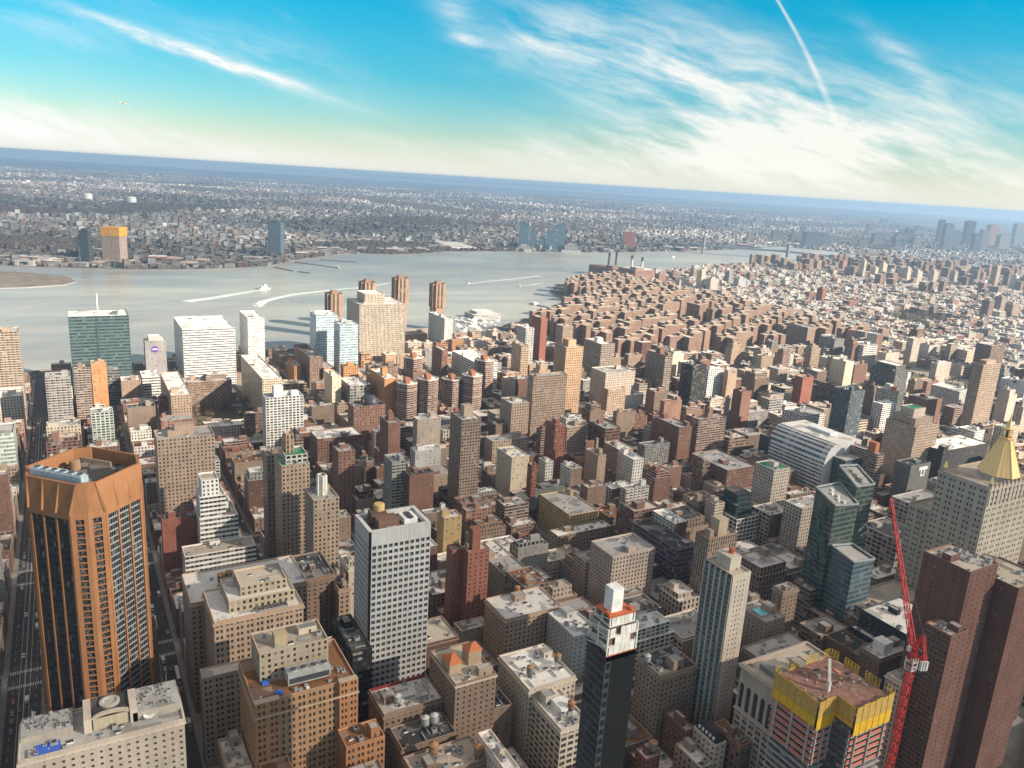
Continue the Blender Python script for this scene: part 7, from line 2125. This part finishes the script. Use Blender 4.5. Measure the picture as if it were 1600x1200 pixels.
# suspension bridge, far right
def bridge():
    A, Bq = at(1030, 385, 0), at(1330, 420, 0)
    T1, T2 = at(1098, 396, 0), at(1229, 406, 0)
    root = empty('suspension_bridge', *T1); o = tuple(root.location); st = plain('bridge steel', (.16, .18, .21), .6)
    tag(root, 'grey steel suspension bridge with two lattice towers crossing the far river bend', 'bridge')
    zd, zt = 42, solve_h(*T2, 381)
    d = (Vector((*T2, 0)) - Vector((*T1, 0))); L = d.length; d.normalize(); nn = Vector((-d.y, d.x, 0)) * 16
    e1, e2 = Vector((*at(1046, 384, 20), 0)), Vector((*T2, 0)) + d * 560
    m = M(); m.beam((e1.x, e1.y, zd - 14), (T1[0], T1[1], zd), 34, h=9); m.beam((*T1, zd), (*T2, zd), 34, h=9); m.beam((*T2, zd), (e2.x, e2.y, zd - 20), 34, h=9); m.build('deck', [st], root, o)
    for p in (T1, T2):
        for s in (-1, 1):
            q = Vector((*p, 0)) + nn * s
            m = M(); m.beam(q, q + Vector((0, 0, zt)), 9, h=9); m.build('tower_leg', [st], root, o)
        m = M()
        for z in (zt - 3, zt * .72, zd + 4): m.beam(Vector((*p, z)) - nn, Vector((*p, z)) + nn, 5)
        m.build('cross_brace', [st], root, o)
    for s in (-1, 1):
        m = M(); pr = None
        for k in range(25):
            f = k / 24; q = Vector((*T1, 0)).lerp(Vector((*T2, 0)), f) + nn * s; q.z = zd + 8 + (zt - zd - 8) * (2 * f - 1) ** 2
            if pr: m.beam(pr, q, 1.6)
            if k % 2: m.beam(q, (q.x, q.y, zd), .6)
            pr = q
        for (p, e) in ((T1, e1), (T2, e2)): m.beam(Vector((*p, zt)) + nn * s, e + nn * s + Vector((0, 0, zd - 10)), 1.6)
        m.build('main_cable', [st], root, o)
    for k in range(1, 7):
        for e, p in ((e2, T2),):
            q = Vector((*p, 0)).lerp(e, k / 7); m = M(); m.beam((q.x, q.y, 0), (q.x, q.y, zd - 6), 7); m.build('approach_pier', [st], root, o)
bridge()

# ------------------------------------------------------------------ boats, wakes, marina
FOAM = plain('foam', (.62, .66, .64), .6, var=.5, scale=.12)
def boat(px, py, L, head, lab, tall=1.0):
    x, y = at(px, py, .1); root = empty('boat', x, y, .1); root.rotation_euler = (0, 0, head)
    m = M(); w_ = L * .26
    lo = [(-L / 2, -w_ / 2), (L * .25, -w_ / 2), (L / 2, 0), (L * .25, w_ / 2), (-L / 2, w_ / 2)]; hi = [(a * 1.05, b * 1.12) for a, b in lo]
    for i in range(5): j = (i + 1) % 5; m.poly([(*lo[i], -.3), (*lo[j], -.3), (*hi[j], L * .09), (*hi[i], L * .09)], 0)
    m.poly([(*q, L * .09) for q in hi], 0); m.build('hull', [G_WHITE], root)
    m = M(); m.box(-L * .38, L * .18, -w_ * .42, w_ * .42, L * .091, L * .2 * tall, 'blank', 0, 0, (.6, .6, .6)); m.box(-L * .1, L * .1, -w_ * .3, w_ * .3, L * .2 * tall + .01, L * .29 * tall); m.build('cabin', [G_WHITE], root)
    m = M(); m.box(-L * .385, L * .185, -w_ * .425, w_ * .425, L * .13 * tall, L * .165 * tall, bottom=True); m.build('window_band', [G_DARK], root)
    m = M(); m.beam((-L * .05, 0, L * .29 * tall), (-L * .05, 0, L * .45), L * .012); m.build('mast', [G_METAL], root)
    tag(root, lab, 'boat'); return root
def wake(pts, w0, w1):
    w0, w1 = w0 * 1.7, w1 * 1.6
    m = M(); P = [Vector((*at(*q, .13), .13)) for q in pts]; n = len(P)
    E = []
    for i, p in enumerate(P):
        d = (P[min(i + 1, n - 1)] - P[max(i - 1, 0)]).normalized(); k = w0 + (w1 - w0) * i / (n - 1); s = Vector((-d.y, d.x, 0)) * k; E.append((p - s, p + s))
    for (a, b), (c_, d_) in zip(E, E[1:]):
        q = [a, c_, d_, b]; nz = (q[1] - q[0]).cross(q[2] - q[0]).z; m.poly(q if nz > 0 else q[::-1])
    struct(m.build('wake', [FOAM]))
boat(414, 452, 34, R(-70), 'white ferry on the river left of its long white wake', 1.3); wake([(411, 453), (395, 455), (365, 460), (330, 466), (290, 471)], 4, 9)
boat(402, 478, 22, R(-120), 'small white boat at the head of the curved wake near shore'); wake([(402, 478), (412, 471), (430, 466), (460, 460), (500, 455), (540, 451), (570, 449), (610, 442)], 7, 4)
boat(732, 443, 18, R(150), 'yellowish water taxi ahead of a straight wake'); wake([(734, 443), (760, 440), (800, 436), (845, 431)], 2.5, 5)
boat(812, 447, 16, R(160), 'little boat with short wake off the brick estate'); wake([(814, 447), (830, 445), (848, 442)], 1.5, 3)
boat(1052, 402, 24, R(-90), 'small ferry far up river beside the power station')
boat(527, 418.5, 20, R(30), 'barge moored at the far pier end')
x, y = at(835, 476, 0); root = empty('ferry_landing', x, y); m = M(); m.box(-14, 14, -9, 9, .1, 1.6); m.build('float', [G_CONC], root); m = M(); m.box(-9, 9, -6, 6, 1.61, 6.5); m.build('canopy', [G_WHITE], root); m = M(); m.beam((-14, 0, 1.5), (-70, -12, 1.5), 4); m.build('gangway', [G_METAL], root); tag(root, 'white canopied ferry landing on a float off the estate', 'ferry landing')
for k, (pa, pb) in enumerate((((462, 410), (530, 419)), ((500, 406), (555, 410)), ((430, 418), (458, 424)), ((466, 425), (484, 427)))):
    a, b = Vector((*at(*pa, 0), 1)), Vector((*at(*pb, 0), 1)); root = empty('pier', a.x, a.y); m = M(); m.beam(a, b, 9, h=1.6); m.build('deck', [plain('old pier timber', (.14, .12, .10), .9)], root, (a.x, a.y, 0))
    for f in range(9):
        m = M(); q = a.lerp(b, f / 8); m.beam((q.x, q.y, -.5), (q.x, q.y, 3), 1.2); m.build('pile', [G_DARK], root, (a.x, a.y, 0))
    tag(root, ['long dark pier reaching out from the far shore', 'broken dark pier beyond the long one', 'short dark pier left of the long one', 'dark sunken pier remains before the far shore'][k], 'pier')
mr2 = random.Random(31)
for k in range(46):
    px, py = mr2.uniform(712, 778), mr2.uniform(497, 520); x, y = at(px, py, .1)
    if not inside(RIVER, x, y): x += 60
    root = empty('moored_yacht', x, y, .1); root.rotation_euler = (0, 0, R(mr2.choice((10, 100, 190))))
    m = M(); L = mr2.uniform(9, 22); m.prism([(-L / 2, -L * .13), (L * .3, -L * .13), (L / 2, 0), (L * .3, L * .13), (-L / 2, L * .13)], 0, L * .11); m.box(-L * .3, L * .15, -L * .09, L * .09, L * .111, L * .24); m.build('hull', [G_WHITE], root)
    tag(root, 'white yacht moored in the small marina below the river towers', 'yacht', 'yachts moored in the marina')
x, y = at(742, 497, 0); root = empty('marina_building', x, y); m = M(); m.box(-25, 25, -55, 15, 0, 12, 'balc', 0, 1, (.5, .5, .5)); m.build('lower_decks', [facade_mat('rib'), roof_mat('w')], root); m = M(); m.box(-18, 18, -40, 5, 12.01, 18, 'rib', 0, 1, (.6, .6, .6)); m.build('upper_deck', [facade_mat('rib'), roof_mat('w')], root); tag(root, 'white marina garage like a ship beside moored yachts', 'marina building')

# ------------------------------------------------------------------ trees: bare winter crowns
def tree_proto(seed, h):
    r = random.Random(seed); tr = M(); cr = M()
    bark = plain('bark', (.09, .07, .055), .95); twig = plain('bare twigs', (.165, .115, .075), .95, var=.4, scale=.5)
    tr.lathe(0, 0, [(.32, 0), (.2, h * .38)], 6)
    tips = []
    for k in range(7):
        a = 2 * math.pi * k / 7 + r.uniform(-.3, .3); p = Vector((0, 0, h * r.uniform(.25, .4))); q = Vector((math.cos(a) * h * r.uniform(.2, .34), math.sin(a) * h * r.uniform(.2, .34), h * r.uniform(.6, .95))); tr.beam(p, q, .16); tips += [p.lerp(q, .6), p.lerp(q, .8), q]
    for p in tips:
        for _ in range(9):
            d = Vector((r.gauss(0, 1), r.gauss(0, 1), r.gauss(.5, .7))).normalized() * h * r.uniform(.10, .2); s = d.cross(Vector((r.random(), r.random(), r.random()))).normalized() * h * r.uniform(.012, .03)
            b = p + Vector((r.gauss(0, 1), r.gauss(0, 1), r.gauss(0, .7))) * h * .06
            cr.poly([b - s, b + s, b + d]); 
    o = tr.build('bare_tree', [bark]); c_ = cr.build('crown', [twig], o); return o
TP = [tree_proto(1, 13), tree_proto(2, 16), tree_proto(3, 11)]
used = [False] * 3
def plant(x, y, lab, grp, s=1.0):
    k = dr.randrange(3); o = TP[k] if not used[k] else copy_tree(TP[k]); used[k] = True
    o.location = (x, y, .16); o.scale = (s,) * 3; o.rotation_euler = (0, 0, dr.uniform(0, 6)); tag(o, lab, 'tree', grp)
for (a, b, c_, d_), n_, lab, grp in ((PARKS[0], 22, 'leafless brown tree in the small square beside white hospitals', 'bare trees of the small square'), (PARKS[1], 16, 'leafless brown tree in the small square beside white hospitals', 'bare trees of the small square'), (PARKS[2], 90, 'leafless brown tree in the wide park among low far roofs', 'bare trees of the far park'), ((962, 1060, -212, -120), 34, 'leafless brown tree on the lawn by the long low garage', 'bare trees by the garage lawn')):
    for _ in range(n_): plant(dr.uniform(a, b), dr.uniform(c_, d_), lab, grp, dr.uniform(.8, 1.3))
for _ in range(230):
    x, y = dr.uniform(1100, 1700), dr.uniform(-1560, -860)
    if x < xmax_at(y) - 40: plant(x, y, 'leafless tree on the lawns between brown brick slabs', 'bare trees of the brick estate', dr.uniform(.9, 1.3))
for (a, b, c_, d_) in PARKS[:4]:
    m = M(); m.poly([(a, c_, .17), (b, c_, .17), (b, d_, .17), (a, d_, .17)]); struct(m.build('lawn', [plain('winter lawn', (.105, .095, .05), .95, var=.4, scale=.1)]))
m = M(); m.poly([(1095, -1565, .05), (xmax_at(-1565), -1565, .05), (xmax_at(-1200), -1200, .05), (xmax_at(-860), -860, .05), (1095, -860, .05)]); struct(m.build('estate_lawn', [plain('estate lawn', (.10, .085, .06), .95, var=.4, scale=.05)]))

# ------------------------------------------------------------------ cars, vans and a few buses
def car_mesh(kind, c):
    m = M(); paint = plain('car paint %s %s' % (kind, c), {'white': (.68, .68, .67), 'grey': (.22, .22, .23), 'black': (.02, .02, .022), 'red': (.35, .03, .025), 'yellow': (.62, .36, .02), 'blue': (.04, .07, .18)}[c], .3, spec=.6, var=.05)
    L, w_, h = {'car': (4.6, 1.85, 1.45), 'van': (6.2, 2.1, 2.5), 'bus': (12, 2.55, 3.1)}[kind]
    if kind == 'car': S = [(-L / 2, .35), (-L / 2, .85), (-L * .36, .95), (-L * .22, h), (L * .1, h), (L * .24, .95), (L * .48, .8), (L / 2, .6), (L / 2, .35)]
    else: S = [(-L / 2, .4), (-L / 2, h), (L * .36, h), (L * .44, h * .55), (L / 2, h * .5), (L / 2, .4)]
    for (p, q) in zip(S, S[1:] + S[:1]):
        gl = kind == 'car' and abs(p[1] - q[1]) > .3 and abs(p[0]) < L * .4 or (kind != 'car' and p[0] == L * .36)
        m.poly([(p[0], w_ / 2, p[1]), (q[0], w_ / 2, q[1]), (q[0], -w_ / 2, q[1]), (p[0], -w_ / 2, p[1])], 1 if gl else 0)
    for s in (-1, 1):
        P = [(x, s * w_ / 2, z) for x, z in S]; m.poly(P if s < 0 else P[::-1], 0)
        if kind == 'car': m.poly([(-L * .33, s * (w_ / 2 + .01), .95), (L * .2, s * (w_ / 2 + .01), .95), (L * .08, s * (w_ / 2 + .01), h - .1), (-L * .2, s * (w_ / 2 + .01), h - .1)][::1 if s < 0 else -1], 1)
    for x in (-L * .3, L * .3):
        for s in (-1, 1):
            P = [(x + .33 * math.cos(k * .785), s * (w_ / 2 + .02), .33 + .33 * math.sin(k * .785)) for k in range(8)]; m.poly(P if s > 0 else P[::-1], 2)
    return mesh_only(m, kind, [paint, GLASS, G_DARK])
CARS = {}
cr_ = random.Random(77)
def car(x, y, rz, where):
    kind = cr_.choices(('car', 'van', 'bus'), (80, 17, 3))[0]; c = cr_.choice(('white', 'grey', 'black', 'black', 'white', 'grey', 'red', 'yellow', 'blue')) if kind == 'car' else 'white'
    if (kind, c) not in CARS: CARS[(kind, c)] = car_mesh(kind, c)
    o = bpy.data.objects.new(kind, CARS[(kind, c)]); col.objects.link(o); o.location = (x, y, .05); o.rotation_euler = (0, 0, rz)
    tag(o, f'small {c} {kind} {where}', kind, f'{c} {kind}s {where}')
wl, wm_, wr_, wa = 'on the wide street left of the orange tower', 'on the narrow street right of the orange tower', 'on a crossing avenue between the towers', 'parked in the kerb lane of a side street'
for k in range(120):
    x = cr_.uniform(230, 1070); lane = cr_.choice((34.6, 38.3, 41.7, 45.4, 34.6, 45.4))
    if any(abs(x - a) < w2 / 2 + 3 for a, w2 in AVES): continue
    car(x, 0 + lane + 0, 0 if lane < 40 else R(180), wl)
for k in range(90):
    x = cr_.uniform(395, 1060); lane = cr_.choice((-37.2, -40.5, -43.6, -37.2, -43.6))
    if any(abs(x - a) < w2 / 2 + 3 for a, w2 in AVES): continue
    car(x, lane, R(180), wm_)
for (ax, aw) in AVES[2:7]:
    for k in range(26):
        y = cr_.uniform(-620, 90)
        if any(abs(y - st_y(q)) < 9 for q in range(24, 37)): continue
        car(ax + cr_.choice((-1, 0, 1)) * aw * .22, y, R(90 if cr_.random() < .5 else -90), wr_)
for k in range(90):
    n_ = cr_.randrange(27, 33); x = cr_.uniform(230, 840)
    if any(abs(x - a) < w2 / 2 + 3 for a, w2 in AVES): continue
    car(x, st_y(n_) + cr_.choice((-3.6, 3.6)), 0, wa)

# ------------------------------------------------------------------ roof tanks where the photograph shows them
for (px, py, z, kind, lab, s) in ((346, 909, 74, 'wood', 'orange wooden water tank on the pale tan loft roof', 1.15), (358, 905, 74, 'grey', 'dark water tank right behind the orange one', 1.15), (1011, 1034, 56, 'silver', 'pale tank on the sooty roof beside the black tower', 1.0),
                                  (621, 1100, 52, 'silver', 'silver tank alone on the roof with maroon parapet', 1.0), (664, 1136, 44, 'silver', 'silver tank, left of a pair on the black roof', 1.1), (678, 1132, 44, 'silver', 'silver tank, right of a pair on the black roof', 1.1), (677, 1172, 46, 'wood', 'wooden tank with orange cap on black legs near bottom', 1.2),
                                  (893, 1100, 54, 'wood', 'orange wooden tank on the white rooftop box', 1.0), (788, 1178, 46, 'wood', 'wooden tank on the pale roof at the bottom', 1.1), (1045, 1160, 34, 'grey', 'grey tank beside the small red building', 1.2), (828, 1052, 56, 'grey', 'old tank on the long cream loft, left of pair', 1.0), (883, 1030, 56, 'grey', 'old tank on the long cream loft, right of pair', 1.0),
                                  (538, 885, 66, 'grey', 'white and green tank on the narrow cream tower', 1.0), (1108, 1093, 30, 'wood', 'small wooden tank at the foot of the cream slab', .8), (609, 646, 74, 'grey', 'lone grey tank on the slim dark brick tower', 1.0), (1086, 562, 88, 'grey', 'grey tank on the black brick tower', 1.7), (802, 918, 54, 'wood', 'orange tank behind the framed white roof', 1.0), (812, 912, 54, 'wood', 'orange tank on the tan block left of bare trees', 1.0),
                                  (853, 838, 26, 'wood', 'orange tank left of the long row building', 1.0), (1155, 578, 68, 'grey', 'black tank on the slim stepped tower', 1.4), (1362, 990, 56, 'wood', 'small wooden tank before the dark glass annex', .8), (1312, 1000, 50, 'wood', 'wooden tank on dark roofs left of the yellow netting', .8), (531, 572, 62, 'grey', 'tank above the cream blank tower', 1.1), (730, 852, 80, 'grey', 'white tank in the slot of the red slab', .7), (1130, 890, 120, 'grey', 'small tank on the cream and glass slab', .6)):
    x, y = at(px, py, z)
    t_ = None
    for (k_, q) in DIM.items():
        if q[0] <= x <= q[1] and q[2] <= y <= q[3]: t_ = q[4] - 1.0
    for it in FILL:
        if it[1] <= x <= it[2] and it[3] <= y <= it[4]: t_ = max(t_ or 0, it[5] - 1.0)
    if t_ is None:      # step onto the nearest roof
        cand = [(q[0], q[1], q[2], q[3], q[4]) for q in DIM.values()] + [(q[1], q[2], q[3], q[4], q[5]) for q in FILL]
        cand = [q for q in cand if q[1] - q[0] > 8 and q[3] - q[2] > 8]
        q = min(cand, key=lambda q: max(q[0] - x, 0, x - q[1]) + max(q[2] - y, 0, y - q[3]) + .3 * abs(q[4] - z))
        x, y, t_ = min(max(x, q[0] + 3), q[1] - 3), min(max(y, q[2] + 3), q[3] - 3), q[4] - 1.0
    tank(kind, x, y, t_, lab, s)
    m = M()

# ------------------------------------------------------------------ small aircraft, and the rail post beside the camera
v = ray(192, 161).normalized(); p = Vector((0, 0, CAM_Z)) + v * 2600
root = empty('aircraft', *p); root.rotation_euler = (0, 0, R(-62)); gold_ = plain('cream fuselage', (.62, .52, .34), .4)
m = M(); pr = [(.02, -11), (1.2, -7), (1.9, 0), (1.6, 6), (.6, 10), (.02, 11)]
for (ra, xa), (rb, xb) in zip(pr, pr[1:]):
    for i in range(12):
        a, b = 2 * math.pi * i / 12, 2 * math.pi * (i + 1) / 12; m.poly([(xa, ra * math.cos(a), ra * math.sin(a)), (xa, ra * math.cos(b), ra * math.sin(b)), (xb, rb * math.cos(b), rb * math.sin(b)), (xb, rb * math.cos(a), rb * math.sin(a))])
m.build('fuselage', [gold_], root); m = M(); m.box(-1.5, 2.2, -13, 13, 1.4, 1.8, bottom=True); m.build('wing', [G_WHITE], root); m = M(); m.box(-10.5, -8, -4, 4, .4, .7, bottom=True); m.box(-10.5, -8.2, -.2, .2, .71, 3.4); m.build('tail', [G_WHITE], root)
tag(root, 'tiny pale aircraft low in the sky at upper left', 'aircraft')

# ------------------------------------------------------------------ winter haze
m = M(); S_ = 34000
m.box(-S_, S_, -S_, S_, -2.0, 324.0, bottom=True)
hm = bpy.data.materials.new('haze'); hm.use_nodes = True; ht = NT(hm.node_tree); ht.n.clear()
ho = ht.node('ShaderNodeOutputMaterial'); pv_ = ht.node('ShaderNodeVolumePrincipled'); pv_.inputs['Color'].default_value = (.50, .72, 1.0, 1); pv_.inputs['Density'].default_value = HAZE; pv_.inputs['Anisotropy'].default_value = .55
ht.l.new(pv_.outputs[0], ho.inputs['Volume'])
hz_o = m.build('haze', [hm]); hz_o['kind'] = 'stuff'; hz_o['label'] = 'thin blue winter haze over the whole city'

# thin cloud added towards the sun, unseen outside the picture, to shade the nearest blocks
m = M(); cc_ = Vector((350, -260, 0)) + sun_dir * (1800 / sun_dir.z)
m.lathe(0, 0, [(.001, -1)] + [(math.cos(R(t)), math.sin(R(t))) for t in range(-75, 90, 15)] + [(.001, 1)], 28)
cm = bpy.data.materials.new('cloud'); cm.use_nodes = True; ct_ = NT(cm.node_tree); ct_.n.clear()
co_ = ct_.node('ShaderNodeOutputMaterial'); cv_ = ct_.node('ShaderNodeVolumePrincipled'); cv_.inputs['Color'].default_value = (.97, .97, .97, 1); cv_.inputs['Density'].default_value = .0014
ct_.l.new(cv_.outputs[0], co_.inputs['Volume'])
cl_o = m.build('cloud', [cm]); cl_o.location = cc_; cl_o.scale = (600, 590, 210); struct(cl_o, 'stuff', 'unseen thin cloud added to shade the near blocks')
cm2 = cm.copy(); cm2.node_tree.nodes['Principled Volume'].inputs['Density'].default_value = .0005
cl_2 = bpy.data.objects.new('cloud', cl_o.data.copy()); cl_2.data.materials[0] = cm2; col.objects.link(cl_2); cl_2.location = Vector((5000, -700, 0)) + sun_dir * (2600 / sun_dir.z); cl_2.scale = (2950, 2500, 330); struct(cl_2, 'stuff', 'unseen long cloud added to shade the far shore')  # second cloud, added out of view to darken the far shore
# the deck's own railing post, close to the lens at the lower right
v = ray(1632, 1185).normalized() * 1.7
m = M(); m.box(-.03, .03, -.03, .03, -4.0, .09); m.lathe(0, 0, [(.036, .0901), (.03, .12), (0, .13)], 12)
po = m.build('railing_post', [plain('brown bronze paint', (.17, .13, .095), .6)]); po.location = (v.x, v.y, CAM_Z + v.z)
tag(po, 'brown railing post, out of focus at the lower right corner', 'post')
